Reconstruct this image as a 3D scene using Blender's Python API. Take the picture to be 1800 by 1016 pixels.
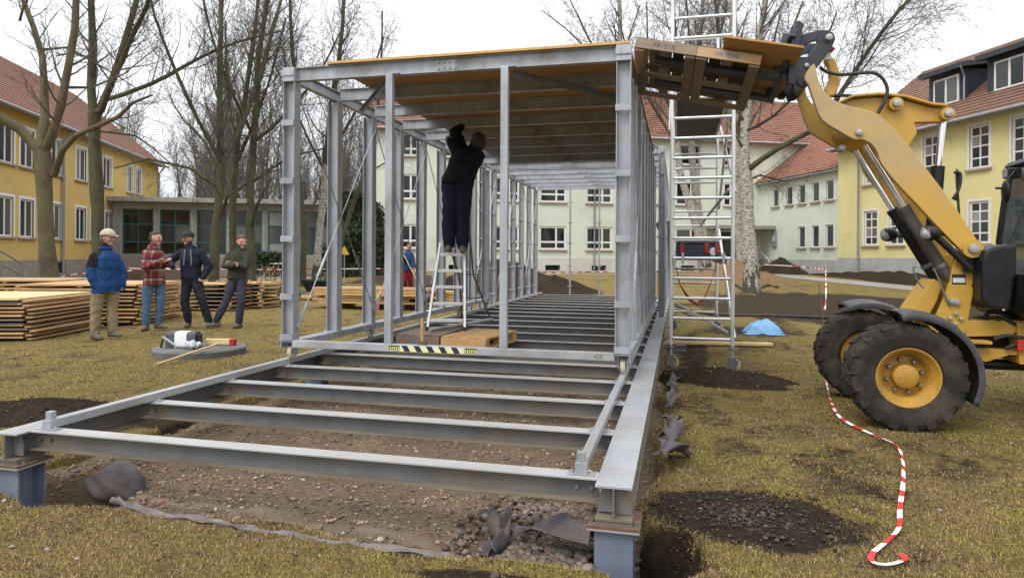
import bpy, bmesh, math, random
import numpy as np
from mathutils import Vector, Matrix
R = math.radians
random.seed(7); RNG = np.random.default_rng(7)
for o in list(bpy.data.objects): bpy.data.objects.remove(o)
scene = bpy.context.scene
COL = scene.collection

# ------------------------------------------------------------------ camera
F, YAW, ROLL, YH, H = 1183.0, 13.84, 0.34, 449.6, 1.5      # measured on the 1800 px wide photograph
A = R(YAW); RR = R(ROLL); CA, SA = math.cos(A), math.sin(A)
cam = bpy.data.cameras.new('camera'); camo = bpy.data.objects.new('camera', cam); COL.objects.link(camo)
cam.sensor_width = 36.0; cam.lens = F / 1800 * 36.0; cam.shift_y = -(508 - YH) / 1800
cam.clip_start = 0.05; cam.clip_end = 2000
camo.matrix_world = Matrix.Translation((0, 0, H)) @ Matrix.Rotation(A, 4, 'Z') @ Matrix.Rotation(R(90), 4, 'X') @ Matrix.Rotation(RR, 4, 'Z')
scene.camera = camo
# ------------------------------------------------------------------ overcast sky
SUN_EL, SUN_AZ = R(52), R(205)
wd = bpy.data.worlds.new('World'); scene.world = wd; wd.use_nodes = True
wn = wd.node_tree; wn.nodes.clear()
wo = wn.nodes.new('ShaderNodeOutputWorld'); bg = wn.nodes.new('ShaderNodeBackground')
sky = wn.nodes.new('ShaderNodeTexSky'); sky.sky_type = 'NISHITA'; sky.sun_disc = False
sky.sun_elevation = SUN_EL; sky.sun_rotation = SUN_AZ; sky.dust_density = 4.0; sky.air_density = 1.0
sc_ = wn.nodes.new('ShaderNodeVectorMath'); sc_.operation = 'SCALE'; sc_.inputs[3].default_value = 0.8
tc = wn.nodes.new('ShaderNodeTexCoord'); nz = wn.nodes.new('ShaderNodeTexNoise')
nz.inputs['Scale'].default_value = 1.6; nz.inputs['Detail'].default_value = 5
cr = wn.nodes.new('ShaderNodeValToRGB')
cr.color_ramp.elements[0].position = .3; cr.color_ramp.elements[0].color = (6.6, 6.85, 7.2, 1)
cr.color_ramp.elements[1].position = .75; cr.color_ramp.elements[1].color = (8.6, 8.7, 8.8, 1)
mx = wn.nodes.new('ShaderNodeMix'); mx.data_type = 'RGBA'; mx.inputs[0].default_value = 0.9
wn.links.new(tc.outputs['Generated'], nz.inputs['Vector']); wn.links.new(nz.outputs['Fac'], cr.inputs['Fac'])
wn.links.new(sky.outputs['Color'], sc_.inputs[0]); wn.links.new(sc_.outputs[0], mx.inputs[6]); wn.links.new(cr.outputs['Color'], mx.inputs[7])
sz = wn.nodes.new('ShaderNodeSeparateXYZ'); wn.links.new(tc.outputs['Generated'], sz.inputs[0])
mr = wn.nodes.new('ShaderNodeMapRange'); mr.inputs['From Min'].default_value = 0; mr.inputs['From Max'].default_value = 1; mr.inputs['To Min'].default_value = .66; mr.inputs['To Max'].default_value = 1.65   # overcast: brighter overhead
wn.links.new(sz.outputs['Z'], mr.inputs['Value']); ml = wn.nodes.new('ShaderNodeVectorMath'); ml.operation = 'SCALE'
wn.links.new(mx.outputs[2], ml.inputs[0]); wn.links.new(mr.outputs[0], ml.inputs[3]); wn.links.new(ml.outputs[0], bg.inputs['Color']); bg.inputs['Strength'].default_value = 0.1
wn.links.new(bg.outputs[0], wo.inputs['Surface'])
sl = bpy.data.lights.new('sun', 'SUN'); sl.energy = 0.9; sl.angle = R(25); sl.color = (1, .97, .93)
so = bpy.data.objects.new('sun', sl); COL.objects.link(so)
so.rotation_euler = (Vector((math.sin(SUN_AZ) * math.cos(SUN_EL), math.cos(SUN_AZ) * math.cos(SUN_EL), math.sin(SUN_EL)))).to_track_quat('Z', 'Y').to_euler()
vs = scene.view_settings; vs.view_transform = 'Standard'; vs.look = 'None'; vs.gamma = 1.0; vs.exposure = 1.0; vs.use_curve_mapping = False

# ------------------------------------------------------------------ measuring helpers (photo px -> metres)
def uvp(x, y):
    u = x - 900; v = y - YH
    return (u * math.cos(RR) + v * math.sin(RR)) / F, (-u * math.sin(RR) + v * math.cos(RR)) / F
def at(x, y, d):
    U, V = uvp(x, y); xc = U * d
    return Vector((xc * CA - d * SA, xc * SA + d * CA, H - V * d))
def gz(x, y, z=0.0):
    U, V = uvp(x, y); return at(x, y, (H - z) / V)
def onY(x, y, Y0):
    U, V = uvp(x, y); return at(x, y, Y0 / (U * SA + CA))
def onX(x, y, X0):
    U, V = uvp(x, y); return at(x, y, X0 / (U * CA - SA))
def cw(xc, d, z=0): return Vector((xc * CA - d * SA, xc * SA + d * CA, z))
BETA = R(24.34); CB, SB = math.cos(BETA), math.sin(BETA)      # the school buildings stand square to this axis
def bw(bx, by, z=0): return Vector((bx * CB - by * SB, bx * SB + by * CB, z))

# ------------------------------------------------------------------ materials
MATS = {}
def nodes(name):
    m = bpy.data.materials.new(name); m.use_nodes = True; MATS[name] = m
    t = m.node_tree; b = t.nodes['Principled BSDF']
    return m, t, b
def N(t, typ, **kw):
    n = t.nodes.new('ShaderNode' + typ)
    for k, v in kw.items():
        if k.startswith('i_'): n.inputs[int(k[2:]) if k[2:].isdigit() else k[2:].replace('_', ' ')].default_value = v
        else: setattr(n, k, v)
    return n
def ramp(t, fac, stops):
    r = N(t, 'ValToRGB'); e = r.color_ramp.elements
    while len(e) < len(stops): e.new(0.5)
    for el, (p, c) in zip(e, stops): el.position = p; el.color = (*c, 1) if len(c) == 3 else c
    t.links.new(fac, r.inputs['Fac']); return r.outputs['Color']
def mixc(t, fac, a, b, blend='MIX'):
    m = N(t, 'Mix', data_type='RGBA', blend_type=blend)
    for s, v in ((0, fac), (6, a), (7, b)):
        if hasattr(v, 'is_linked') or hasattr(v, 'links'): t.links.new(v, m.inputs[s])
        else: m.inputs[s].default_value = v if s == 0 else (*v, 1)
    return m.outputs[2]
def noise(t, scale, detail=4, rough=.55, stretch=None, coord='Object', dist=0.0):
    c = N(t, 'TexCoord'); n = N(t, 'TexNoise'); n.inputs['Scale'].default_value = scale; n.inputs['Detail'].default_value = detail
    n.inputs['Roughness'].default_value = rough; n.inputs['Distortion'].default_value = dist
    if stretch:
        mp = N(t, 'Mapping'); mp.inputs['Scale'].default_value = stretch
        t.links.new(c.outputs[coord], mp.inputs['Vector']); t.links.new(mp.outputs[0], n.inputs['Vector'])
    else: t.links.new(c.outputs[coord], n.inputs['Vector'])
    return n.outputs['Fac']
def bump(t, b, h, strength=.3, dist=.01):
    n = N(t, 'Bump'); n.inputs['Strength'].default_value = strength; n.inputs['Distance'].default_value = dist
    t.links.new(h, n.inputs['Height']); t.links.new(n.outputs[0], b.inputs['Normal'])
def simple(name, c1, c2=None, scale=8, rough=.6, metal=0, stretch=None, bmp=0.0, bscale=40, bdist=.004, lo=.35, hi=.65, spec=.5, dirt=None, dscale=3, coord='Object', rvar=0):
    m, t, b = nodes(name)
    b.inputs['Roughness'].default_value = rough; b.inputs['Metallic'].default_value = metal; b.inputs['Specular IOR Level'].default_value = spec
    c2 = c2 or tuple(x * .8 for x in c1)
    col = ramp(t, noise(t, scale, 5, .6, stretch, coord), [(lo, c1), (hi, c2)])
    if dirt:
        f = ramp(t, noise(t, dscale, 6, .65, None, coord), [(.48, (0, 0, 0)), (.7, (.8, .8, .8))])
        col = mixc(t, f, col, dirt)
    t.links.new(col, b.inputs['Base Color'])
    if rvar:
        r_ = ramp(t, noise(t, dscale * 2, 4, .6, None, coord), [(.3, (rough - rvar,) * 3), (.7, (rough + rvar,) * 3)]); t.links.new(r_, b.inputs['Roughness'])
    if bmp: bump(t, b, noise(t, bscale, 4, .6, stretch, coord), bmp, bdist)
    return m
def jitter(m, amt=.25, sat=.1):                        # piece-to-piece colour differences
    t = m.node_tree; b = t.nodes['Principled BSDF']; l = b.inputs['Base Color'].links[0]; src = l.from_socket
    oi = N(t, 'ObjectInfo'); hs = N(t, 'HueSaturation'); mr = N(t, 'MapRange')
    mr.inputs['To Min'].default_value = 1 - amt; mr.inputs['To Max'].default_value = 1 + amt
    t.links.new(oi.outputs['Random'], mr.inputs['Value']); t.links.new(mr.outputs[0], hs.inputs['Value']); t.links.new(src, hs.inputs['Color'])
    t.links.new(hs.outputs[0], b.inputs['Base Color']); return m

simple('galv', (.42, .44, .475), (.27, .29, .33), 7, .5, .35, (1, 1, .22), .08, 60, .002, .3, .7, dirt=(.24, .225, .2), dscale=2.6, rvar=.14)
simple('galv_lit_top', (.46, .47, .48), (.36, .35, .33), 3, .45, .3, (.3, 1, 1), .08, 60, .002, dirt=(.34, .28, .22), dscale=2.5, rvar=.12)  # crossbeam tops: light from above put into the grey, plus dirt spots
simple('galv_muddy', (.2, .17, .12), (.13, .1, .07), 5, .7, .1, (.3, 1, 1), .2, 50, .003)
simple('galv_shaded_dirty', (.19, .2, .215), (.13, .14, .155), 4, .5, .35, (1, 1, 1), .1, 50, .002, dirt=(.2, .15, .095), dscale=1.6, rvar=.15)  # darkened grey: shade on beam webs put into the colour, plus dirt
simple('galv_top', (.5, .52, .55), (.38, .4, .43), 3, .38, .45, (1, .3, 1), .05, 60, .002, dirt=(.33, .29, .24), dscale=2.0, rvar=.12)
simple('post_paint', (.165, .195, .255), (.13, .155, .21), 7, .55, .1, (1, 1, .2), .1, 60, .002)
simple('bolt', (.3, .31, .33), (.2, .21, .22), 20, .4, .7)
simple('alu', (.72, .73, .74), (.6, .61, .62), 10, .38, .6, (1, 1, .3))
simple('alu_dirty', (.5, .5, .5), (.4, .4, .4), 10, .45, .5, dirt=(.3, .28, .25), dscale=6)
simple('osb', (.42, .235, .08), (.28, .14, .045), 26, .75, 0, (1, 2.2, 1), .25, 30, .003, .3, .7)
simple('osb_edge', (.62, .4, .15), (.45, .26, .08), 18, .75, 0, (1, 1, 4), .2, 60, .003, .3, .7)
t = MATS['yellow_dusty'].node_tree if 'yellow_dusty' in MATS else None
jitter(simple('wood_fresh', (.52, .34, .17), (.31, .185, .085), 6, .7, 0, (.5, 6, 6), .3, 30, .003, .3, .7), .22)
jitter(simple('wood_pale', (.66, .48, .27), (.54, .36, .17), 5, .7, 0, (.5, 6, 6), .25, 30, .003, .3, .7), .12)
jitter(simple('wood_warm', (.52, .33, .14), (.38, .21, .075), 6, .7, 0, (.5, 6, 6), .3, 30, .003, .3, .7), .2)
jitter(simple('wood_grey', (.22, .165, .115), (.13, .1, .075), 8, .8, 0, (.6, 8, 8), .4, 30, .003, .3, .7), .25)
jitter(simple('felt', (.1, .095, .095), (.06, .058, .06), 9, .9, 0, None, .3, 60, .003), .35)
simple('text_dark', (.05, .05, .05), (.09, .08, .07), 60, .8); simple('text_blue', (.05, .17, .36), (.08, .22, .4), 60, .8)
simple('yellow_cat', (.5, .295, .045), (.45, .26, .036), 4, .38, 0, None, .04, 20, .003, dirt=(.3, .19, .06), dscale=2.5, rvar=.12)
simple('yellow_dusty', (.4, .295, .165), (.44, .3, .12), 3.5, .62, 0, None, .06, 40, .003, .4, .62, dirt=(.34, .25, .14), dscale=6)
t = MATS['yellow_dusty'].node_tree; b = t.nodes['Principled BSDF']; src = b.inputs['Base Color'].links[0].from_socket; oc_ = N(t, 'TexCoord'); sz_ = N(t, 'SeparateXYZ'); t.links.new(oc_.outputs['Object'], sz_.inputs[0])
nd_ = N(t, 'Math', operation='MULTIPLY_ADD'); nd_.inputs[1].default_value = .9; t.links.new(noise(t, 3, 6, .7), nd_.inputs[0]); t.links.new(sz_.outputs['Z'], nd_.inputs[2])
t.links.new(mixc(t, ramp(t, nd_.outputs[0], [(.0, (1, 1, 1)), (1.0, (1, 1, 1))]), (.5, .295, .045), src), b.inputs['Base Color']); rp_ = [n_ for n_ in t.nodes if n_.type == 'VALTORGB'][-1]
mr_ = N(t, 'MapRange'); mr_.inputs['From Min'].default_value = 2.3; mr_.inputs['From Max'].default_value = 3.0; t.links.new(nd_.outputs[0], mr_.inputs['Value']); mixn_ = b.inputs['Base Color'].links[0].from_node; t.links.new(mr_.outputs[0], mixn_.inputs[0])
simple('rim_yellow', (.46, .25, .03), (.36, .19, .03), 9, .55, 0, None, .1, 50, .003, dirt=(.2, .14, .07), dscale=5)
simple('coupler_blue', (.018, .022, .034), (.03, .033, .045), 8, .42, .1, None, .08, 40, .002, dirt=(.06, .055, .05), dscale=5)
simple('black_plastic', (.006, .0065, .008), (.01, .01, .012), 6, .42, 0, None, .05, 120, .002, dirt=(.02, .019, .018), dscale=3, rvar=.08, spec=.35)
simple('black_rubber', (.015, .015, .016), (.03, .028, .027), 9, .7)
simple('tyre', (.02, .0185, .0175), (.036, .031, .027), 6, .85, 0, None, .35, 30, .006, .3, .7, dirt=(.085, .067, .05), dscale=3, spec=.2)
simple('fender', (.05, .053, .06), (.035, .037, .042), 6, .5, 0, None, .1, 30, .003, dirt=(.09, .085, .08), dscale=4, rvar=.1)
simple('chrome', (.75, .75, .76), (.68, .68, .7), 10, .12, 1.0)
simple('pin_steel', (.42, .42, .42), (.3, .3, .3), 30, .4, .5)
simple('cyl_dirty', (.1, .085, .068), (.055, .05, .045), 12, .7, .1, None, .3, 60, .003)
simple('lamp_glass', (.3, .3, .31), (.18, .19, .2), 40, .2, 0)
simple('white_label', (.6, .6, .6), (.5, .5, .5), 40, .6); simple('black_flat', (.014, .014, .014), (.02, .02, .02), 20, .6)
simple('yellow_tape', (.75, .72, .12), (.7, .66, .1), 9, .5); simple('pale_tape', (.66, .68, .5), (.6, .62, .46), 9, .5)
simple('red_plastic', (.33, .014, .014), (.26, .012, .012), 9, .45); simple('white_plastic', (.78, .77, .77), (.7, .69, .69), 9, .5)
simple('barrier_red', (.55, .03, .025), (.48, .03, .025), 9, .45); simple('barrier_white', (.8, .79, .78), (.72, .72, .71), 9, .45)
simple('plaster_ochre', (.58, .405, .135), (.545, .375, .12), 1.1, .9, 0, None, .15, 90, .01, dirt=(.5, .35, .13), dscale=.5)
simple('plaster_yellow', (.7, .62, .3), (.66, .585, .275), 1.1, .9, 0, None, .15, 90, .01, dirt=(.58, .52, .22), dscale=.5)
simple('plaster_green', (.625, .662, .57), (.59, .627, .535), .8, .9, 0, None, .15, 90, .01, dirt=(.5, .535, .43), dscale=.4)
simple('plinth_grey', (.42, .42, .41), (.35, .35, .345), 1.2, .9, 0, None, .3, 40, .01, dirt=(.3, .29, .27), dscale=1.0)
simple('plinth_pale', (.58, .58, .56), (.52, .52, .5), 1.2, .9, 0, None, .3, 40, .01, dirt=(.45, .44, .42), dscale=.8)
simple('stone_grey', (.3, .26, .22), (.22, .19, .16), 3, .9, 0, None, .5, 20, .02)
simple('frame_white', (.74, .72, .71), (.68, .66, .65), 4, .55)
simple('frame_green', (.02, .1, .075), (.015, .08, .06), 4, .45)
simple('sill', (.36, .27, .22), (.3, .22, .18), 6, .8)
simple('zinc', (.33, .34, .37), (.27, .28, .31), 4, .5, .3); simple('slate', (.02, .024, .034), (.03, .035, .046), 6, .6)
simple('soffit', (.36, .33, .3), (.3, .27, .25), 4, .8)
simple('curtain', (.5, .49, .45), (.38, .38, .36), 14, .9, 0, (4, 4, .2))
simple('concrete', (.33, .32, .3), (.24, .23, .22), 5, .9, 0, None, .4, 30, .01, dirt=(.15, .15, .1), dscale=3)
simple('concrete_dark', (.14, .14, .145), (.09, .09, .09), 5, .85, 0, None, .5, 30, .01, dirt=(.09, .1, .05), dscale=3)
simple('path', (.33, .31, .285), (.26, .245, .225), 2, .9, 0, None, .3, 40, .01)
simple('tarp_blue', (.2, .42, .68), (.13, .3, .56), 5, .45, 0, None, .2, 14, .02)
simple('fleece', (.105, .09, .095), (.06, .05, .056), 9, .95, 0, None, .5, 30, .01, dirt=(.13, .1, .075), dscale=3)
simple('fleece_pale', (.2, .17, .165), (.1, .085, .085), 9, .95, 0, None, .5, 30, .01)
simple('skin', (.5, .27, .2), (.42, .2, .145), 20, .6); simple('lips', (.28, .12, .095), (.3, .1, .09), 20, .6); simple('eye', (.03, .025, .02), (.05, .04, .03), 20, .4)
simple('hair_dark', (.022, .016, .012), (.05, .038, .03), 90, .7, 0, None, .6, 120, .006); simple('hair_brown', (.06, .035, .02), (.1, .06, .035), 90, .7, 0, None, .6, 120, .006)
simple('hair_grey', (.1, .085, .075), (.18, .16, .15), 90, .7, 0, None, .6, 120, .006)
simple('cloth_blue', (.016, .055, .165), (.011, .04, .125), 9, .75, 0, None, .4, 24, .01); simple('cloth_black', (.008, .009, .012), (.013, .014, .018), 9, .8, 0, None, .4, 24, .01)
simple('cloth_navy', (.012, .015, .03), (.02, .023, .042), 9, .8, 0, None, .4, 24, .01); simple('cloth_khaki', (.26, .2, .125), (.2, .15, .09), 8, .9, 0, None, .4, 20, .01)
simple('jeans', (.09, .15, .235), (.055, .1, .165), 6, .9, 0, (1, 1, .4), .4, 24, .01); simple('cloth_olive', (.035, .037, .026), (.05, .05, .036), 9, .95, 0, None, .5, 60, .008)
simple('cloth_slate', (.038, .04, .06), (.055, .056, .076), 8, .9, 0, None, .4, 24, .01); simple('cloth_purple', (.011, .011, .026), (.018, .017, .036), 8, .9, 0, None, .4, 24, .01)
simple('cloth_black2', (.018, .02, .026), (.03, .033, .04), 8, .9, 0, None, .4, 24, .01); simple('cloth_maroon', (.18, .012, .02), (.13, .01, .016), 8, .9, 0, None, .4, 24, .01)
simple('cloth_grey', (.15, .145, .135), (.1, .1, .095), 20, .9); simple('glove', (.05, .055, .075), (.08, .085, .1), 20, .9)
simple('cap_beige', (.42, .37, .29), (.36, .31, .24), 14, .85, 0, None, .3, 60, .004); simple('cap_navy', (.012, .013, .02), (.02, .022, .03), 14, .85, 0, None, .3, 60, .004)
simple('shoe_brown', (.11, .075, .055), (.15, .11, .085), 14, .8, 0, None, .3, 40, .004); simple('shoe_grey', (.12, .11, .1), (.08, .075, .07), 14, .8, 0, None, .3, 40, .004)
simple('bag_grey', (.085, .09, .115), (.06, .063, .08), 20, .8, 0, None, .3, 90, .003); simple('plastic_film', (.55, .58, .6), (.3, .34, .37), 30, .2, 0, None, .8, 30, .02)
simple('bristle_red', (.45, .012, .015), (.33, .01, .012), 60, .8, 0, None, .6, 160, .006); simple('rust', (.16, .09, .05), (.1, .06, .035), 20, .8)
simple('ladder_brown', (.13, .1, .085), (.09, .07, .06), 20, .5, .3); simple('ply_brown', (.04, .03, .025), (.055, .042, .036), 10, .6)
simple('wheel_cream', (.5, .45, .33), (.42, .37, .26), 20, .6); simple('toolbox', (.012, .018, .034), (.02, .028, .045), 20, .5)
simple('chip_wood', (.3, .185, .085), (.15, .088, .042), 22, .9, 0, None, .9, 30, .05, .3, .7); simple('bark_litter', (.1, .075, .05), (.06, .045, .03), 14, .95, 0, None, .9, 20, .05)
simple('lantern', (.02, .022, .024), (.03, .032, .034), 20, .5); simple('bin_green', (.03, .06, .04), (.025, .05, .033), 20, .6)
simple('sign_yellow', (.6, .36, .03), (.55, .32, .03), 20, .6); simple('yew', (.018, .035, .014), (.035, .055, .02), 3, .8)
m, t, b = nodes('glass'); b.inputs['Base Color'].default_value = (.012, .016, .017, 1); b.inputs['Roughness'].default_value = .06; b.inputs['Specular IOR Level'].default_value = .55
bump(t, b, noise(t, .8, 2), .05, .05)
m, t, b = nodes('glass_grey'); b.inputs['Base Color'].default_value = (.1, .125, .12, 1); b.inputs['Roughness'].default_value = .08; b.inputs['Specular IOR Level'].default_value = .6
m, t, b = nodes('cab_glass'); b.inputs['Base Color'].default_value = (.035, .05, .047, 1); b.inputs['Roughness'].default_value = .06; b.inputs['Alpha'].default_value = .8
for gn, lo_, hi_ in (('glass', .006, .06), ('glass_grey', .03, .2)):      # random paler panes: curtains and reflections painted into the glass colour
    t = MATS[gn].node_tree; b = t.nodes['Principled BSDF']; oi = N(t, 'ObjectInfo'); t.links.new(ramp(t, oi.outputs['Random'], [(.45, (lo_, lo_ * 1.15, lo_ * 1.15)), (.8, ((lo_ + hi_) / 2,) * 3), (.97, (hi_ * 1.6, hi_ * 1.6, hi_ * 1.5))]), b.inputs['Base Color'])
for k_, m_ in MATS.items():
    if k_.startswith('cloth_') or k_ == 'jeans': m_.node_tree.nodes['Principled BSDF'].inputs['Specular IOR Level'].default_value = .15
# red checked lumber shirt
m, t, b = nodes('plaid'); b.inputs['Roughness'].default_value = .95
g = N(t, 'TexCoord'); sep = N(t, 'SeparateXYZ'); t.links.new(g.outputs['Object'], sep.inputs[0])
def band(sock, freq, ph, stops):
    a_ = N(t, 'Math', operation='MULTIPLY_ADD'); a_.inputs[1].default_value = freq; a_.inputs[2].default_value = ph; t.links.new(sock, a_.inputs[0])
    f_ = N(t, 'Math', operation='FRACT'); t.links.new(a_.outputs[0], f_.inputs[0])
    r_ = ramp(t, f_.outputs[0], stops); r_.node.color_ramp.interpolation = 'CONSTANT'; return r_
hb = band(sep.outputs['Z'], 5.6, .1, [(0, (0, 0, 0)), (.55, (1, 1, 1)), (.78, (0, 0, 0))])
hd = band(sep.outputs['Z'], 5.6, .1, [(0, (0, 0, 0)), (.82, (1, 1, 1)), (.97, (0, 0, 0))])
vb = band(sep.outputs['X'], 9.0, .3, [(0, (0, 0, 0)), (.5, (1, 1, 1)), (.8, (0, 0, 0))])
pc = mixc(t, vb, (.12, .013, .02), (.19, .08, .065)); pc2 = mixc(t, vb, (.2, .085, .07), (.3, .23, .17))
pc = mixc(t, hb, pc, pc2); pc = mixc(t, hd, pc, (.022, .016, .024)); t.links.new(pc, b.inputs['Base Color']); bump(t, b, noise(t, 60), .4, .01)
# bark
def bark(name, c1, c2, green, sc=6):
    m, t, b = nodes(name); b.inputs['Roughness'].default_value = .95
    c = ramp(t, noise(t, sc, 8, .8, (1, 1, .3)), [(.36, tuple(x * .6 for x in c2)), (.5, c2), (.64, c1)])
    c = mixc(t, ramp(t, noise(t, 1.2, 4, .6), [(.4, (0, 0, 0)), (.65, (1, 1, 1))]), c, green); t.links.new(c, b.inputs['Base Color'])
    bump(t, b, noise(t, sc * 2.5, 8, .75, (1, 1, .25)), 1.0, .08)
bark('bark', (.115, .095, .065), (.058, .048, .034), (.1, .105, .04)); bark('bark_plane', (.17, .13, .088), (.09, .07, .047), (.135, .12, .05), 4)
bark('bark_far', (.16, .14, .12), (.1, .088, .078), (.14, .13, .095), 3)  # distance haze put into the colour, likewise in twig_far
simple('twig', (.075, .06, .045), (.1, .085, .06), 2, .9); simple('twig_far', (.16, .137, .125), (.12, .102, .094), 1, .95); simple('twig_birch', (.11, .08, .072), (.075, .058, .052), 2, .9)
m, t, b = nodes('bark_birch'); b.inputs['Roughness'].default_value = .85
c = ramp(t, noise(t, 8, 8, .75, (1, 1, 2.6)), [(.37, (.04, .034, .027)), (.45, (.16, .14, .112)), (.51, (.4, .37, .32)), (.7, (.54, .505, .45))])
oz = N(t, 'TexCoord'); sp_ = N(t, 'SeparateXYZ'); t.links.new(oz.outputs['Object'], sp_.inputs[0])
low = N(t, 'MapRange'); low.inputs['From Min'].default_value = .2; low.inputs['From Max'].default_value = 2.6; low.inputs['To Min'].default_value = .66; low.inputs['To Max'].default_value = .3
t.links.new(sp_.outputs['Z'], low.inputs['Value'])
nb = N(t, 'Math', operation='LESS_THAN'); t.links.new(noise(t, 3.5, 6, .7, (1, 1, .5)), nb.inputs[0])
mu = N(t, 'Math', operation='MULTIPLY'); mu.inputs[1].default_value = .85; t.links.new(low.outputs[0], mu.inputs[0]); t.links.new(mu.outputs[0], nb.inputs[1])
c = mixc(t, nb.outputs[0], c, (.06, .055, .04)); t.links.new(c, b.inputs['Base Color']); bump(t, b, noise(t, 12, 6, .7, (1, 1, 2)), .7, .02)
# roof tiles
def tiles(name, c1, c2, moss):
    m, t, b = nodes(name); b.inputs['Roughness'].default_value = .85
    uv = N(t, 'UVMap'); br = N(t, 'TexBrick'); br.inputs['Scale'].default_value = 1.0; br.inputs['Brick Width'].default_value = .24; br.inputs['Row Height'].default_value = .34
    br.inputs['Mortar Size'].default_value = .012; br.inputs['Color1'].default_value = (*c1, 1); br.inputs['Color2'].default_value = (*c2, 1); br.inputs['Mortar'].default_value = (.07, .04, .03, 1); br.inputs['Bias'].default_value = -.1
    t.links.new(uv.outputs[0], br.inputs['Vector'])
    c = mixc(t, ramp(t, noise(t, .7, 6, .65), [(.45, (0, 0, 0)), (.75, (.7, .7, .7))]), br.outputs['Color'], moss); t.links.new(c, b.inputs['Base Color'])
    bump(t, b, br.outputs['Fac'], -.6, .03)
tiles('tile_red', (.25, .1, .058), (.185, .074, .045), (.12, .07, .045)); tiles('tile_brown', (.19, .1, .065), (.14, .072, .05), (.2, .09, .045)); tiles('tile_orange', (.3, .115, .06), (.235, .09, .052), (.14, .08, .055))
# ground
m, t, b = nodes('ground'); b.inputs['Roughness'].default_value = 1.0; b.inputs['Specular IOR Level'].default_value = .1
c = ramp(t, noise(t, 1.6, 9, .78, None, 'Object', .6), [(.34, (.08, .056, .032)), (.43, (.2, .14, .07)), (.51, (.3, .23, .08)), (.58, (.215, .175, .062)), (.66, (.3, .21, .11))])
c2 = ramp(t, noise(t, 22, 6, .8, (1, 1.8, 1)), [(.36, (.22, .2, .17)), (.52, (1, 1, 1)), (.68, (1.5, 1.45, 1.15))]); c = mixc(t, .75, c, c2, 'MULTIPLY')
va = N(t, 'VertexColor'); va.layer_name = 'soil'; sp2 = N(t, 'SeparateColor'); t.links.new(va.outputs[0], sp2.inputs[0])
ns = noise(t, 7, 8, .75); ed = N(t, 'Math', operation='MULTIPLY_ADD'); ed.inputs[1].default_value = .9; ed.inputs[2].default_value = -.45; t.links.new(ns, ed.inputs[0])
ad = N(t, 'Math', operation='ADD'); t.links.new(sp2.outputs[0], ad.inputs[0]); t.links.new(ed.outputs[0], ad.inputs[1])
sf = ramp(t, ad.outputs[0], [(.42, (0, 0, 0)), (.58, (1, 1, 1))])
soilc = ramp(t, noise(t, 16, 8, .75), [(.3, (.03, .021, .014)), (.55, (.062, .044, .03)), (.75, (.11, .08, .056))])
c = mixc(t, sf, c, soilc); t.links.new(c, b.inputs['Base Color']); bump(t, b, noise(t, 34, 9, .85), 1.0, .06)
def soil(name, c1, c2, c3, sc=14):
    m, t, b = nodes(name); b.inputs['Roughness'].default_value = 1.0; b.inputs['Specular IOR Level'].default_value = .1
    c = ramp(t, noise(t, sc, 9, .8), [(.3, c1), (.52, c2), (.74, c3)])
    c = mixc(t, .6, c, ramp(t, noise(t, 1.7, 4, .6), [(.3, (.6, .58, .55)), (.7, (1.25, 1.22, 1.2))]), 'MULTIPLY'); t.links.new(c, b.inputs['Base Color']); bump(t, b, noise(t, sc * 2, 9, .85), 1.0, .06)
soil('soil_dark', (.022, .016, .011), (.05, .036, .025), (.09, .066, .047)); soil('soil_bed', (.17, .12, .08), (.34, .25, .17), (.44, .345, .25), 26)
soil('soil_trench', (.05, .037, .026), (.1, .074, .053), (.16, .12, .09))
t = MATS['soil_bed'].node_tree; b = t.nodes['Principled BSDF']; src = b.inputs['Base Color'].links[0].from_socket; va = N(t, 'VertexColor'); va.layer_name = 'soil'; sp3 = N(t, 'SeparateColor'); t.links.new(va.outputs[0], sp3.inputs[0])
t.links.new(mixc(t, sp3.outputs[0], src, (.5, .4, .3)), b.inputs['Base Color'])
m, t, b = nodes('blade'); b.inputs['Roughness'].default_value = .9; b.inputs['Specular IOR Level'].default_value = .15
va = N(t, 'VertexColor'); va.layer_name = 'tint'; t.links.new(va.outputs[0], b.inputs['Base Color'])
m, t, b = nodes('rubble'); b.inputs['Roughness'].default_value = .95
va = N(t, 'VertexColor'); va.layer_name = 'tint'; c = mixc(t, .7, va.outputs[0], ramp(t, noise(t, 60, 4, .7), [(.3, (.6, .6, .6)), (.7, (1.2, 1.2, 1.2))]), 'MULTIPLY'); t.links.new(c, b.inputs['Base Color'])

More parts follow.
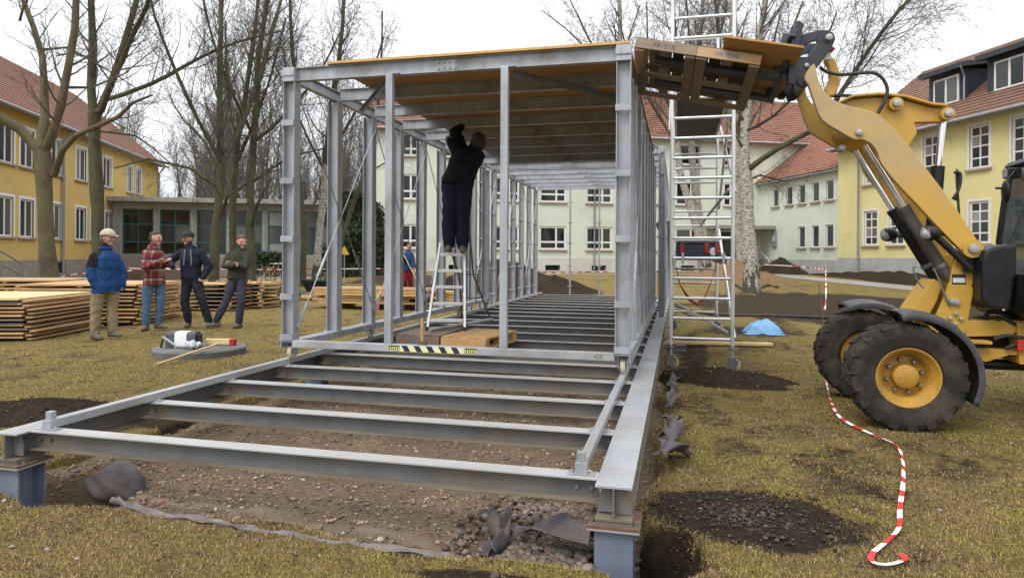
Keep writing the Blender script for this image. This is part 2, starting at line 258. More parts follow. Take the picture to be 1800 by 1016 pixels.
# ------------------------------------------------------------------ mesh helpers
def tag(o, label, cat, group=None):
    o['label'] = label; o['category'] = cat
    if group: o['group'] = group
    return o
def thing(name, label, cat, loc=(0, 0, 0), rz=0.0, group=None):
    o = bpy.data.objects.new(name, None); COL.objects.link(o); o.location = loc; o.rotation_euler = (0, 0, rz); o.empty_display_size = .2
    return tag(o, label, cat, group)
def link(name, me, parent=None, loc=(0, 0, 0), rz=0.0):
    o = bpy.data.objects.new(name, me); COL.objects.link(o); o.location = loc; o.rotation_euler = (0, 0, rz)
    if parent: o.parent = parent
    return o
def copy_tree(o, parent=None):
    c = o.copy(); COL.objects.link(c); c.parent = parent
    if parent: c.matrix_parent_inverse = Matrix.Identity(4)
    for ch in [x for x in o.children]: copy_tree(ch, c)
    return c
class MB:
    def __init__(s): s.v = []; s.f = []; s.m = []; s.k = 0
    def add(s, vs, fs):
        n = len(s.v); s.v.extend([tuple(p) for p in vs]); s.f.extend([tuple(i + n for i in f) for f in fs]); s.m.extend([s.k] * len(fs)); return s
    def box(s, x0, x1, y0, y1, z0, z1, M=None):
        vs = [Vector((x, y, z)) for z in (z0, z1) for x, y in ((x0, y0), (x1, y0), (x1, y1), (x0, y1))]
        if M: vs = [M @ p for p in vs]
        return s.add(vs, [(3, 2, 1, 0), (4, 5, 6, 7), (0, 1, 5, 4), (1, 2, 6, 5), (2, 3, 7, 6), (3, 0, 4, 7)])
    def frame(s, p, q, up=(0, 0, 1)):
        p = Vector(p); q = Vector(q); d = (q - p); L = d.length; d.normalize(); up = Vector(up)
        if abs(d.dot(up)) > .98: up = Vector((0, 1, 0))
        sd = d.cross(up).normalized(); u = sd.cross(d).normalized()
        M = Matrix((sd, d, u)).transposed().to_4x4(); M.translation = p; return M, L
    def bar(s, p, q, w, h, up=(0, 0, 1)):
        M, L = s.frame(p, q, up); return s.box(-w / 2, w / 2, 0, L, -h / 2, h / 2, M)
    def sect(s, pts, p, q, up=(0, 0, 1)):            # closed outline (x,z) swept p->q, pts counter-clockwise seen from p's back
        M, L = s.frame(p, q, up); n = len(pts)
        vs = [M @ Vector((x, 0, z)) for x, z in pts] + [M @ Vector((x, L, z)) for x, z in pts]
        return s.add(vs, [tuple(range(n))] + [tuple(range(2 * n - 1, n - 1, -1))] + [(i, i + n, (i + 1) % n + n, (i + 1) % n) for i in range(n)])
    def ibeam(s, p, q, h, b, tw=.007, tf=.009, up=(0, 0, 1)):     # three boxes make the profile, ends butted
        M, L = s.frame(p, q, up)
        s.box(-b / 2, b / 2, 0, L, h / 2 - tf, h / 2, M); s.box(-b / 2, b / 2, 0, L, -h / 2, -h / 2 + tf, M); return s.box(-tw / 2, tw / 2, 0, L, -h / 2 + tf, h / 2 - tf, M)
    def tube(s, pts, rad, seg=8, caps=True):
        pts = [Vector(p) for p in pts]; n = len(pts); rad = rad if hasattr(rad, '__len__') else [rad] * n
        vs = []; fs = []; ref = None
        for i, p in enumerate(pts):
            d = (pts[min(i + 1, n - 1)] - pts[max(i - 1, 0)]); d = d.normalized() if d.length > 1e-9 else Vector((0, 0, 1))
            if ref is None: ref = Vector((1, 0, 0)) if abs(d.x) < .8 else Vector((0, 1, 0))
            u = (ref - d * ref.dot(d)).normalized(); w = d.cross(u); ref = u
            for k in range(seg):
                a = 2 * math.pi * k / seg; vs.append(p + (u * math.cos(a) + w * math.sin(a)) * rad[i])
        for i in range(n - 1):
            for k in range(seg):
                a = i * seg + k; b_ = i * seg + (k + 1) % seg; fs.append((a, b_, b_ + seg, a + seg))
        if caps: fs.append(tuple(range(seg - 1, -1, -1))); fs.append(tuple((n - 1) * seg + k for k in range(seg)))
        return s.add(vs, fs)
    def cyl(s, p, q, r, seg=12): return s.tube([p, q], r, seg)
    def prism(s, poly, e1, e2, org, th):              # polygon in plane (e1,e2), thickness th along e1 x e2
        e1 = Vector(e1); e2 = Vector(e2); n = e1.cross(e2).normalized() * th; org = Vector(org)
        a = [org + e1 * x + e2 * y for x, y in poly]; k = len(a)
        ar = sum(poly[i][0] * poly[(i + 1) % k][1] - poly[(i + 1) % k][0] * poly[i][1] for i in range(k))
        if ar < 0: a = a[::-1]
        vs = a + [p + n for p in a]
        return s.add(vs, [tuple(range(k - 1, -1, -1)), tuple(range(k, 2 * k))] + [(i, (i + 1) % k, (i + 1) % k + k, i + k) for i in range(k)])
    def lathe(s, prof, org, axis, seg=32, closed=False):     # profile (r, t) about axis
        axis = Vector(axis).normalized(); u = axis.orthogonal().normalized(); w = axis.cross(u); org = Vector(org); n = len(prof); vs = []; fs = []
        for r, tt in prof:
            for k in range(seg):
                a = 2 * math.pi * k / seg; vs.append(org + axis * tt + (u * math.cos(a) + w * math.sin(a)) * r)
        for i in range(n - 1 + (1 if closed else 0)):
            for k in range(seg):
                j = (i + 1) % n; fs.append((i * seg + k, i * seg + (k + 1) % seg, j * seg + (k + 1) % seg, j * seg + k))
        if not closed: fs.append(tuple(range(seg - 1, -1, -1))); fs.append(tuple((n - 1) * seg + k for k in range(seg)))
        return s.add(vs, fs)
    def ell(s, c, r, seg=12, rings=8, M=None):
        c = Vector(c); vs = []; fs = []
        for i in range(1, rings):
            th = math.pi * i / rings
            for k in range(seg):
                a = 2 * math.pi * k / seg; p = Vector((r[0] * math.sin(th) * math.cos(a), r[1] * math.sin(th) * math.sin(a), r[2] * math.cos(th))); vs.append(c + (M @ p if M else p))
        top = len(vs); p = Vector((0, 0, r[2])); vs.append(c + (M @ p if M else p)); vs.append(c - (M @ p if M else p))
        for i in range(rings - 2):
            for k in range(seg): fs.append((i * seg + k, (i + 1) * seg + k, (i + 1) * seg + (k + 1) % seg, i * seg + (k + 1) % seg))
        for k in range(seg): fs.append((top, k, (k + 1) % seg)); fs.append((top + 1, (rings - 2) * seg + (k + 1) % seg, (rings - 2) * seg + k))
        return s.add(vs, fs)
    def mesh(s, name, mats, smooth=None, bev=0.0, off=None):
        me = bpy.data.meshes.new(name)
        v = s.v if off is None else [(p[0] - off[0], p[1] - off[1], p[2] - off[2]) for p in s.v]
        me.from_pydata(v, [], s.f); mats = mats if isinstance(mats, (list, tuple)) else [mats]
        for mm in mats: me.materials.append(MATS[mm])
        if len(mats) > 1: me.polygons.foreach_set('material_index', s.m)
        if bev:
            bm = bmesh.new(); bm.from_mesh(me); bmesh.ops.remove_doubles(bm, verts=bm.verts, dist=1e-5)
            es = [e for e in bm.edges if len(e.link_faces) == 2 and e.calc_face_angle(0) > .6]
            bmesh.ops.bevel(bm, geom=es, offset=bev, segments=2, profile=.6, affect='EDGES', clamp_overlap=True); bm.to_mesh(me); bm.free()
        if smooth is not None:
            me.shade_smooth(); me.set_sharp_from_angle(angle=R(smooth))
        me.update(); return me
    def build(s, name, mats, parent=None, smooth=None, bev=0.0, loc=(0, 0, 0), rz=0.0, off=None):
        return link(name, s.mesh(name, mats, smooth, bev, off), parent, loc, rz)
def local(root, p): return Vector(p) - root.location
def kind(o, k): o['kind'] = k; return o
def vnoise(x, y, s, seed=0):                             # cheap smooth 2-D noise for numpy arrays
    v = 0
    r = np.random.default_rng(seed)
    for i in range(6):
        a = r.uniform(0, 6.283); ph = r.uniform(0, 6.283); f = s * r.uniform(.6, 1.7)
        v = v + np.sin((x * math.cos(a) + y * math.sin(a)) * f + ph + 1.3 * np.sin((x * math.sin(a) - y * math.cos(a)) * f * .7 + ph * 2))
    return v / 6
# ================================================================== ground
def sst(a, b, x): 
    t_ = np.clip((x - a) / (b - a), 0, 1); return t_ * t_ * (3 - 2 * t_)
PIT_R = (-.14, 3.5, .27, .36); PIT_L = (-3.78, 3.55, .42, .3)
BX0, BX1, BY0, BY1 = -4.32, -.14, 3.24, 20.6
def bed_front(x): return BY0 + .07 * np.sin(x * 2.1 + .5) + .05 * np.sin(x * 5.3) + .16 * sst(-3.0, -4.0, x) + .05 * sst(-.9, -.5, x)
def bed_w(x, y):                                          # 1 inside the dug-out bed
    w = sst(0, .12, y - bed_front(x)) * sst(0, .1, x - BX0 - .05 * np.sin(y * 3)) * sst(0, .1, BX1 + .05 * np.sin(y * 4.1) - x) * sst(0, .2, BY1 - y)
    return w
def ghn(x, y):
    x = np.asarray(x, float); y = np.asarray(y, float)
    by = -x * SB + y * CB; bx = x * CB + y * SB
    z = .42 * sst(20, 40, by) * sst(-12, 4, bx)
    near = 1 - sst(14, 40, np.hypot(x, y))
    z = z + near * (.018 * vnoise(x, y, 2.2, 1) + .012 * vnoise(x, y, 6, 2))
    z = z - .3 * bed_w(x, y)
    for cx, cy, rx, ry in (PIT_R, PIT_L):
        q = np.hypot((x - cx) / rx, (y - cy) / ry) + .12 * np.sin(np.arctan2(y - cy, x - cx) * 5)
        z = z - .5 * (1 - sst(.65, 1.05, q))
    return z
def gh(x, y): return float(ghn(np.array([x]), np.array([y]))[0])
SOIL = [(.42, 4.12, .7, .54, 1), (-.75, 3.0, .62, .13, .8), (-.14, 3.5, .33, .42, 1), (-3.8, 3.6, .62, .36, 1), (.45, 8.6, 1.1, .55, .9), (5.2, 22.5, 5.6, 8.2, 1), (1.4, 14.4, 1.6, 1.5, .62), (-4.7, 8, .38, 5.5, .8), (.25, 11.3, .35, 3.5, .6),
        (-5.3, 5.1, 1.5, .45, .95), (-9, 23.5, 9, 2.0, .55), (4, 22.5, 7, 1.0, .6), (-24, 37.5, 9, 2.2, .95), (-10.5, 27, 4, 1.6, .95), (16, 36, 3, 6, .5), (12, 22, 5, 1.3, .62), (-5, 26, 3, 4, .8), (.9, 6.1, .7, .4, .45), (-3, 22, 6, 1.2, .7), (1.2, 5.3, .5, .2, .35)]
def soilw(x, y):
    w = np.zeros_like(x)
    for cx, cy, rx, ry, k in SOIL: 
        q = np.hypot((x - cx) / rx, (y - cy) / ry) + .13 * vnoise(x, y, 5, 71) + .08 * vnoise(x, y, 14, 72); w = np.maximum(w, k * (1 - sst(.45, 1.2, q)))
    return np.maximum(w, .5 * sst(.12, .62, vnoise(x, y, 1.5, 73) + .6 * vnoise(x, y, 4.7, 74)))
def axis(a, b, fine, lo, hi, grow=1.13):
    v = list(np.arange(a, b, fine)); s_ = fine; x = v[-1]
    while x < hi: s_ *= grow; x += s_; v.append(x)
    s_ = fine; x = v[0]; pre = []
    while x > lo: s_ *= grow; x -= s_; pre.append(x)
    return np.array(pre[::-1] + v)
def sheet(name, xs, ys, zf, mat, attr=None):
    X, Y = np.meshgrid(xs, ys); Z = zf(X, Y); nx, ny = len(xs), len(ys)
    co = np.stack([X, Y, Z], -1).reshape(-1, 3).astype(np.float32)
    idx = np.arange(nx * ny).reshape(ny, nx); q = np.stack([idx[:-1, :-1], idx[:-1, 1:], idx[1:, 1:], idx[1:, :-1]], -1).reshape(-1, 4)
    me = bpy.data.meshes.new(name); me.vertices.add(len(co)); me.vertices.foreach_set('co', co.ravel())
    me.loops.add(q.size); me.loops.foreach_set('vertex_index', q.ravel().astype(np.int32)); me.polygons.add(len(q)); me.polygons.foreach_set('loop_start', (np.arange(len(q)) * 4).astype(np.int32))
    me.update(calc_edges=True); me.validate(); me.materials.append(MATS[mat]); me.shade_smooth()
    if attr is not None:
        a = me.color_attributes.new('soil', 'FLOAT_COLOR', 'POINT'); w = attr(X, Y).reshape(-1); c = np.stack([w, w, w, np.ones_like(w)], -1).astype(np.float32); a.data.foreach_set('color', c.ravel())
    return link(name, me)
kind(sheet('ground', axis(-5.5, 3.2, .055, -260, 220), axis(2.4, 7.5, .055, -30, 420), ghn, 'ground', soilw), 'structure')
def bedz(x, y):
    z = -.055 + .03 * vnoise(x, y, 3.2, 5) + .024 * vnoise(x, y, 11, 6) + .022 * vnoise(x, y, 27, 8)
    z = z + .03 * np.exp(-((y - 3.62 + .12 * np.sin(x * 1.7)) / .06) ** 2) + .02 * np.exp(-((y - 3.42 + .06 * x) / .05) ** 2)
    for cx, cy, rx, ry in (PIT_R, PIT_L):
        q = np.hypot((x - cx) / rx, (y - cy) / ry); z = z - .4 * (1 - sst(.7, 1.1, q))
    e = np.minimum.reduce([x - BX0 + .15, BX1 + .15 - x, y - BY0 + .14, BY1 + .3 - y]); return z - .25 * (1 - sst(0, .16, e))
def ridge_w(x, y):
    c1 = 3.56 - .07 * (x + 3.3) + .02 * np.sin(x * 7) - .35 * np.clip(x + 1.35, 0, 1) ; w = np.exp(-((y - c1) / .035) ** 2) * sst(-3.6, -3.3, x) * sst(-.9, -1.1, x); c2 = 3.75 - .05 * (x + 3) + .02 * np.sin(x * 5); w = w + .5 * np.exp(-((y - c2) / .03) ** 2) * sst(-3.4, -3, x) * sst(-1.5, -1.9, x)
    return np.clip(w * (.6 + .5 * vnoise(x, y, 16, 41)), 0, .85)
bed = kind(sheet('excavated_bed', np.arange(BX0 - .15, BX1 + .16, .045), np.concatenate([np.arange(BY0 - .14, 7, .045), np.arange(7, 21, .15)]), bedz, 'soil_bed', ridge_w), 'structure')

def scatter(name, co, tri, tint, mat, parent=None):
    me = bpy.data.meshes.new(name); me.vertices.add(len(co)); me.vertices.foreach_set('co', co.astype(np.float32).ravel())
    k = tri.shape[1]; me.loops.add(tri.size); me.loops.foreach_set('vertex_index', tri.ravel().astype(np.int32)); me.polygons.add(len(tri)); me.polygons.foreach_set('loop_start', (np.arange(len(tri)) * k).astype(np.int32))
    me.update(calc_edges=True); me.materials.append(MATS[mat])
    if tint is not None:
        a = me.color_attributes.new('tint', 'FLOAT_COLOR', 'POINT'); a.data.foreach_set('color', np.concatenate([tint, np.ones((len(tint), 1))], 1).astype(np.float32).ravel())
    return link(name, me, parent)
LIT = []
def grass():
    rg = np.random.default_rng(3); P = []; S = []
    for d0, d1, dens, sc in ((2.9, 4.6, 34000, .8), (4.6, 7, 11500, 1.05), (7, 11, 2600, 1.6), (11, 18, 420, 2.6)):
        n = int(dens * (d1 - d0) * (d0 + d1) * .5 * 1.56); d = np.sqrt(rg.uniform(d0 * d0, d1 * d1, n)); u = rg.uniform(-.79, .79, n); P.append(np.stack([u * d * CA - d * SA, u * d * SA + d * CA], -1)); S.append(np.full(n, sc))
    P = np.concatenate(P); S = np.concatenate(S); x, y = P[:, 0], P[:, 1]
    keep = (bed_w(x, y) < .25) & (soilw(x, y) + .35 * vnoise(x, y, 9, 11) < rg.uniform(.25, .75, len(x))); keep &= 1.2 * vnoise(x, y, 4, 12) + .9 * vnoise(x, y, 15, 13) > rg.uniform(-1.3, .45, len(x))
    for cx, cy, rx, ry in (PIT_R, PIT_L): keep &= np.hypot((x - cx) / rx, (y - cy) / ry) > .95
    P = P[keep]; S = S[keep]; x, y = P[:, 0], P[:, 1]; n = len(P); z = ghn(x, y)
    a = rg.uniform(0, 6.283, n); L = (.008 + .03 * rg.uniform(0, 1, n) ** 2) * (.6 + .4 * S); tilt = rg.uniform(.7, 1.54, n); w = rg.uniform(.0013, .003, n) * S
    dx, dy = np.cos(a), np.sin(a); h = np.cos(tilt) * L; o = np.sin(tilt) * L
    b0 = np.stack([x - dy * w, y + dx * w, z - .004], -1); b1 = np.stack([x + dy * w, y - dx * w, z - .004], -1); tp = np.stack([x + dx * o, y + dy * o, z + h], -1)
    co = np.stack([b0, b1, tp], 1).reshape(-1, 3); tri = np.arange(3 * n).reshape(n, 3)
    pal = np.array([(.33, .265, .06), (.29, .205, .08), (.34, .23, .115), (.23, .15, .075), (.19, .165, .05), (.12, .08, .048), (.4, .3, .18)])
    g = 1.8 * vnoise(x, y, 1.9, 21) + 1.6 * vnoise(x, y, 6.5, 22) + 1.0 * vnoise(x, y, 19, 23); pr = np.stack([.7 + 2.2 * np.clip(g, 0, 2), np.ones(n) * .8, .9 - .9 * g, .9 - 1.2 * g, .35 + .9 * g, .6 - .9 * g, .3 - .2 * g], -1).clip(.02); pr /= pr.sum(1, keepdims=True)
    ci = (pr.cumsum(1) < rg.uniform(0, 1, (n, 1))).sum(1).clip(0, 6); c = (pal[ci] * 1.16 + np.array([0, 0, .003])) * rg.uniform(.5, 1.2, (n, 1))
    m = 16000; d = np.sqrt(rg.uniform(9, 90, m)); u = rg.uniform(-.78, .78, m); lx_ = u * d * CA - d * SA; ly_ = u * d * SA + d * CA; kk = (bed_w(lx_, ly_) < .1) & (vnoise(lx_, ly_, 7, 51) + .7 * vnoise(lx_, ly_, 18, 52) > rg.uniform(-.6, 1.1, m))
    for cx, cy, rx, ry in (PIT_R, PIT_L): kk &= np.hypot((lx_ - cx) / rx, (ly_ - cy) / ry) > 1.0
    lx_, ly_, d = lx_[kk], ly_[kk], d[kk]; sz = rg.uniform(.003, .009, len(lx_)) * (.7 + d * .06); LIT.append((np.stack([lx_, ly_, ghn(lx_, ly_) + .008], -1), sz, np.array([(.05, .035, .022), (.09, .06, .035), (.035, .026, .018), (.17, .115, .07)])[rg.integers(0, 4, len(lx_))]))
    kind(scatter('grass', co, tri, np.repeat(c, 3, 0), 'blade'), 'stuff')
grass()
# stones: jittered octahedra subdivided to 20-odd faces
def stones(name, pts, sizes, tints, seed, parent=None, flat=.7):
    rg = np.random.default_rng(seed); base = []
    ph = (1 + 5 ** .5) / 2
    ico = np.array([(-1, ph, 0), (1, ph, 0), (-1, -ph, 0), (1, -ph, 0), (0, -1, ph), (0, 1, ph), (0, -1, -ph), (0, 1, -ph), (ph, 0, -1), (ph, 0, 1), (-ph, 0, -1), (-ph, 0, 1)]) / 1.9
    fc = np.array([(0, 11, 5), (0, 5, 1), (0, 1, 7), (0, 7, 10), (0, 10, 11), (1, 5, 9), (5, 11, 4), (11, 10, 2), (10, 7, 6), (7, 1, 8), (3, 9, 4), (3, 4, 2), (3, 2, 6), (3, 6, 8), (3, 8, 9), (4, 9, 5), (2, 4, 11), (6, 2, 10), (8, 6, 7), (9, 8, 1)])
    n = len(pts); v = ico[None] * rg.uniform(.6, 1.25, (n, 12, 1)) * sizes[:, None, None] * np.stack([rg.uniform(.7, 1.35, n), rg.uniform(.7, 1.35, n), rg.uniform(.45, .9, n) * flat / .7], -1)[:, None]
    a = rg.uniform(0, 6.28, n); ca, sa = np.cos(a)[:, None], np.sin(a)[:, None]; v = np.stack([v[..., 0] * ca - v[..., 1] * sa, v[..., 0] * sa + v[..., 1] * ca, v[..., 2]], -1) + pts[:, None]
    tri = (fc[None] + 12 * np.arange(n)[:, None, None]).reshape(-1, 3)
    return kind(scatter(name, v.reshape(-1, 3), tri, np.repeat(tints, 12, 0), 'rubble', parent), 'stuff')
rg = np.random.default_rng(9)
pal = np.array([(.22, .155, .105), (.17, .12, .082), (.29, .22, .155), (.22, .125, .085), (.15, .12, .1), (.33, .27, .21), (.13, .088, .06)])
n = 5200; y = 3.2 + (rg.uniform(0, 1, n) ** 1.8) * 8; x = rg.uniform(BX0 + .1, BX1 - .05, n); k = (y > bed_front(x) + .05) & (vnoise(x, y, 3, 31) + .4 > rg.uniform(-.4, 1, n)); x, y = x[k], y[k]
s = rg.exponential(.0085, len(x)).clip(.004, .022) + .003; stones('rubble', np.stack([x, y, bedz(x, y) + s * .15], -1), s, pal[rg.integers(0, 7, len(x))] * rg.uniform(.7, 1.3, (len(x), 1)), 4)
n = 1500; x = rg.normal(-.55, .26, n); y = rg.uniform(3.3, 4.1, n); k = (x < -.2) & (x > -1.2); x, y = x[k], y[k]; s = rg.uniform(.012, .032, len(x)); o = stones('coarse_gravel', np.stack([x, y, bedz(x, y) + s * .3 + .01], -1), s, np.array([(.13, .088, .066), (.155, .12, .1), (.1, .072, .058), (.19, .155, .13)])[rg.integers(0, 4, len(x))] * rg.uniform(.7, 1.3, (len(x), 1)), 5)
def grit(name, pts, sizes, tints, seed, parent=None):        # angular crumbs, eight faces each
    rg = np.random.default_rng(seed); oc = np.array([(1, 0, 0), (-1, 0, 0), (0, 1, 0), (0, -1, 0), (0, 0, 1), (0, 0, -1)], float); fc = np.array([(0, 2, 4), (2, 1, 4), (1, 3, 4), (3, 0, 4), (2, 0, 5), (1, 2, 5), (3, 1, 5), (0, 3, 5)]); n = len(pts)
    v = oc[None] * rg.uniform(.5, 1.5, (n, 6, 1)) * sizes[:, None, None]; a = rg.uniform(0, 6.28, n); ca, sa = np.cos(a)[:, None], np.sin(a)[:, None]; v = np.stack([v[..., 0] * ca - v[..., 1] * sa, v[..., 0] * sa + v[..., 1] * ca, v[..., 2] * .7], -1) + pts[:, None]
    return kind(scatter(name, v.reshape(-1, 3), (fc[None] + 6 * np.arange(n)[:, None, None]).reshape(-1, 3), np.repeat(tints, 6, 0), 'rubble', parent), 'stuff')
grit('leaf_litter', *LIT[0], 53)
n = 34000; y = 3.2 + (rg.uniform(0, 1, n) ** 1.9) * 6; x = rg.uniform(BX0 + .05, BX1 - .03, n); k = (y > bed_front(x) - .02) & (1.2 * vnoise(x, y, 4, 33) + .7 * vnoise(x, y, 13, 34) > rg.uniform(-1.2, .8, n)); k &= ridge_w(x, y) < .25; x, y = x[k], y[k]
s = rg.exponential(.0042, len(x)).clip(.002, .016) + .0022; grit('crumbled_soil', np.stack([x, y, bedz(x, y) + s * .3], -1), s, np.array([(.26, .185, .125), (.33, .245, .17), (.14, .1, .068), (.41, .325, .24)])[rg.choice(4, len(x), p=[.35, .25, .32, .08])] * rg.uniform(.65, 1.25, (len(x), 1)), 36)
n = 9000; x = rg.uniform(-.5, 1.3, n); y = rg.uniform(3.3, 5.0, n); sw = soilw(x, y) + .4 * vnoise(x, y, 9, 37); k = (sw > rg.uniform(.3, 1.0, n)) & (bed_w(x, y) < .1) & (np.hypot((x - PIT_R[0]) / PIT_R[2], (y - PIT_R[1]) / PIT_R[3]) > 1.05); x, y = x[k], y[k]; s = rg.exponential(.004, len(x)).clip(.002, .014) + .002
n = 9000; x = rg.uniform(-.7, 1.5, n); y = rg.uniform(3.2, 5.1, n); q = np.hypot((x - .42) / .68, (y - 4.12) / .52) + .2 * vnoise(x, y, 7, 61); k = (q < rg.uniform(.2, 1.15, n)) & (bed_w(x, y) < .1) & (np.hypot((x - PIT_R[0]) / PIT_R[2], (y - PIT_R[1]) / PIT_R[3]) > 1.05); x, y = x[k], y[k]; s = rg.exponential(.004, len(x)).clip(.002, .014) + .002
grit('soil_crumbs', np.stack([x, y, ghn(x, y) + .012], -1), s, np.array([(.045, .032, .022), (.075, .055, .04), (.025, .018, .013)])[rg.integers(0, 3, len(x))] * rg.uniform(.7, 1.3, (len(x), 1)), 62)
# dirt heaps
def heap(name, label, cat, c, rx, ry, h, seed, mat='soil_dark', rz=0.0, n=46, rough=.22, stone=60, group=None, flat=.0):
    rgs = np.random.default_rng(seed); gx = np.linspace(-1.15, 1.15, n); X, Y = np.meshgrid(gx, gx); q = np.hypot(X, Y) * (1 + .13 * np.sin(np.arctan2(Y, X) * 3 + seed) + .08 * np.sin(np.arctan2(Y, X) * 7 + seed * 2))
    pr = np.clip(1 - q, 0, 1); prof = np.minimum(pr / (1 - flat + 1e-6), 1) if flat else pr ** .85
    Z = h * prof * (1 + rough * vnoise(X * rx, Y * ry, 3.5, seed)) + h * .35 * rough * (vnoise(X * rx, Y * ry, 12, seed + 1) + .6 * vnoise(X * rx, Y * ry, 30, seed + 2)) * np.clip(pr * 4, 0, 1) - .03 - .12 * np.clip(q - 1, 0, 1)
    ca, sa = math.cos(rz), math.sin(rz); Xw = c[0] + X * rx * ca - Y * ry * sa; Yw = c[1] + X * rx * sa + Y * ry * ca
    Z = Z + ghn(Xw, Yw); z0 = gh(c[0], c[1]); idx = np.arange(n * n).reshape(n, n); q4 = np.stack([idx[:-1, :-1], idx[:-1, 1:], idx[1:, 1:], idx[1:, :-1]], -1).reshape(-1, 4)
    q4 = q4[(np.hypot(X, Y).reshape(-1)[q4] < 1.14).any(1)]
    root = thing(name, label, cat, (c[0], c[1], z0), 0, group)
    co = np.stack([Xw - c[0], Yw - c[1], Z - z0], -1).reshape(-1, 3); o = scatter('soil', co, q4, None, mat, root); o.data.shade_smooth()
    if stone:
        i = rgs.integers(0, n * n, stone); i = i[pr.reshape(-1)[i] > .1]; s = rgs.exponential(.006, len(i)).clip(.003, .022) + .002
        stones('clods', co[i] + np.array([0, 0, .004]), s, np.array([(.06, .043, .03), (.2, .17, .15), (.11, .08, .06)])[rgs.choice(3, len(i), p=[.6, .12, .28])] * rgs.uniform(.7, 1.3, (len(i), 1)), seed, root)
        m = stone * 9; i = rgs.integers(0, n * n, m); i = i[pr.reshape(-1)[i] > .03]; s = rgs.exponential(.0045, len(i)).clip(.002, .016) + .0025; jx = np.stack([rgs.uniform(-1, 1, len(i)) * rx / n * 2.2, rgs.uniform(-1, 1, len(i)) * ry / n * 2.2, s * .4], -1)
        grit('crumbs', co[i] + jx, s, np.array([(.045, .032, .022), (.075, .055, .04), (.025, .018, .013)])[rgs.integers(0, 3, len(i))] * rgs.uniform(.7, 1.3, (len(i), 1)), seed, root)
    return root
heap('dirt_pile', 'flat patch of dark loose soil beside the near foundation post', 'dirt pile', (.42, 4.12), .5, .4, .035, 1, stone=380, flat=.2)
heap('dirt_pile', 'low dark mound of soil in front of the scaffold wheel', 'dirt pile', (.52, 8.55), 1.0, .5, .2, 2, stone=200)
heap('dirt_pile', 'dark soil heap beside the left end of the base frame', 'dirt pile', (-5.75, 5.05), 1.35, .5, .16, 3, rz=.35, stone=160)
heap('dirt_pile', 'trampled dark soil strip on the grass below the gravel bed', 'dirt pile', (-.72, 2.98), .62, .15, .025, 4, stone=160, flat=.5)
heap('dirt_pile', 'tall brown earth heap behind the left rear steel columns', 'dirt pile', (-6.9, 26.2), 3.4, 1.6, 1.25, 5, 'soil_dark', stone=80)
heap('dirt_pile', 'earth heap near the entrance steps of the green wing', 'dirt pile', bw(25.6, 40.6), 1.3, 2.4, 1.05, 6, 'soil_dark', BETA, stone=40)
heap('dirt_pile', 'long soil bank along the plinth of the yellow house', 'dirt pile', bw(26.2, 30.6), 1.0, 7.0, .62, 7, 'soil_dark', BETA, stone=60)
heap('dirt_pile', 'long earth bank in front of the glazed link', 'dirt pile', bw(-13.2, 42.3), 3.6, 1.2, 1.0, 8, 'soil_trench', BETA, stone=40)
heap('dirt_pile', 'low earth bank by the red trousered worker', 'dirt pile', (-12.2, 28.6), 2.6, 1.0, .6, 9, 'soil_trench', stone=40)
heap('wood_chip_pile', 'orange brown heap of wood chips behind the big birch', 'wood chips', cw(10.6, 32.5), 2.7, 1.6, 1.15, 12, 'chip_wood', A, stone=0, rough=.25)
# paths
def strip(name, pts, w, mat, lift=.012):
    mb = MB(); L = []
    for i, p in enumerate(pts):
        a = Vector(pts[max(i - 1, 0)][:2]); b_ = Vector(pts[min(i + 1, len(pts) - 1)][:2]); d = (b_ - a).normalized(); nrm = Vector((-d.y, d.x)) * w / 2; c = Vector(p[:2])
        for s in (1, -1):
            q = c + nrm * s; L.append((q.x, q.y, gh(q.x, q.y) + lift))
    mb.add(L, [(2 * i, 2 * i + 1, 2 * i + 3, 2 * i + 2) for i in range(len(pts) - 1)]); return kind(mb.build(name, mat), 'structure')
def dense(pts, n):
    out = []
    for i in range(len(pts) - 1):
        for k in range(n): out.append(Vector(pts[i][:2]).lerp(Vector(pts[i + 1][:2]), k / n))
    return out + [Vector(pts[-1][:2])]
strip('path', dense([bw(-14, 37.6), bw(6, 38.6), bw(15, 39), bw(20, 39.2)], 14), .9, 'path')
strip('path', dense([bw(24.2, 43.6), bw(23.6, 40), bw(23.2, 34), bw(23.6, 26), bw(24.4, 14)], 12), 2.2, 'path', .016)
strip('path', dense([bw(-10, 42.5), bw(-3, 40.5), bw(2, 38.5)], 8), 1.3, 'path', .02)
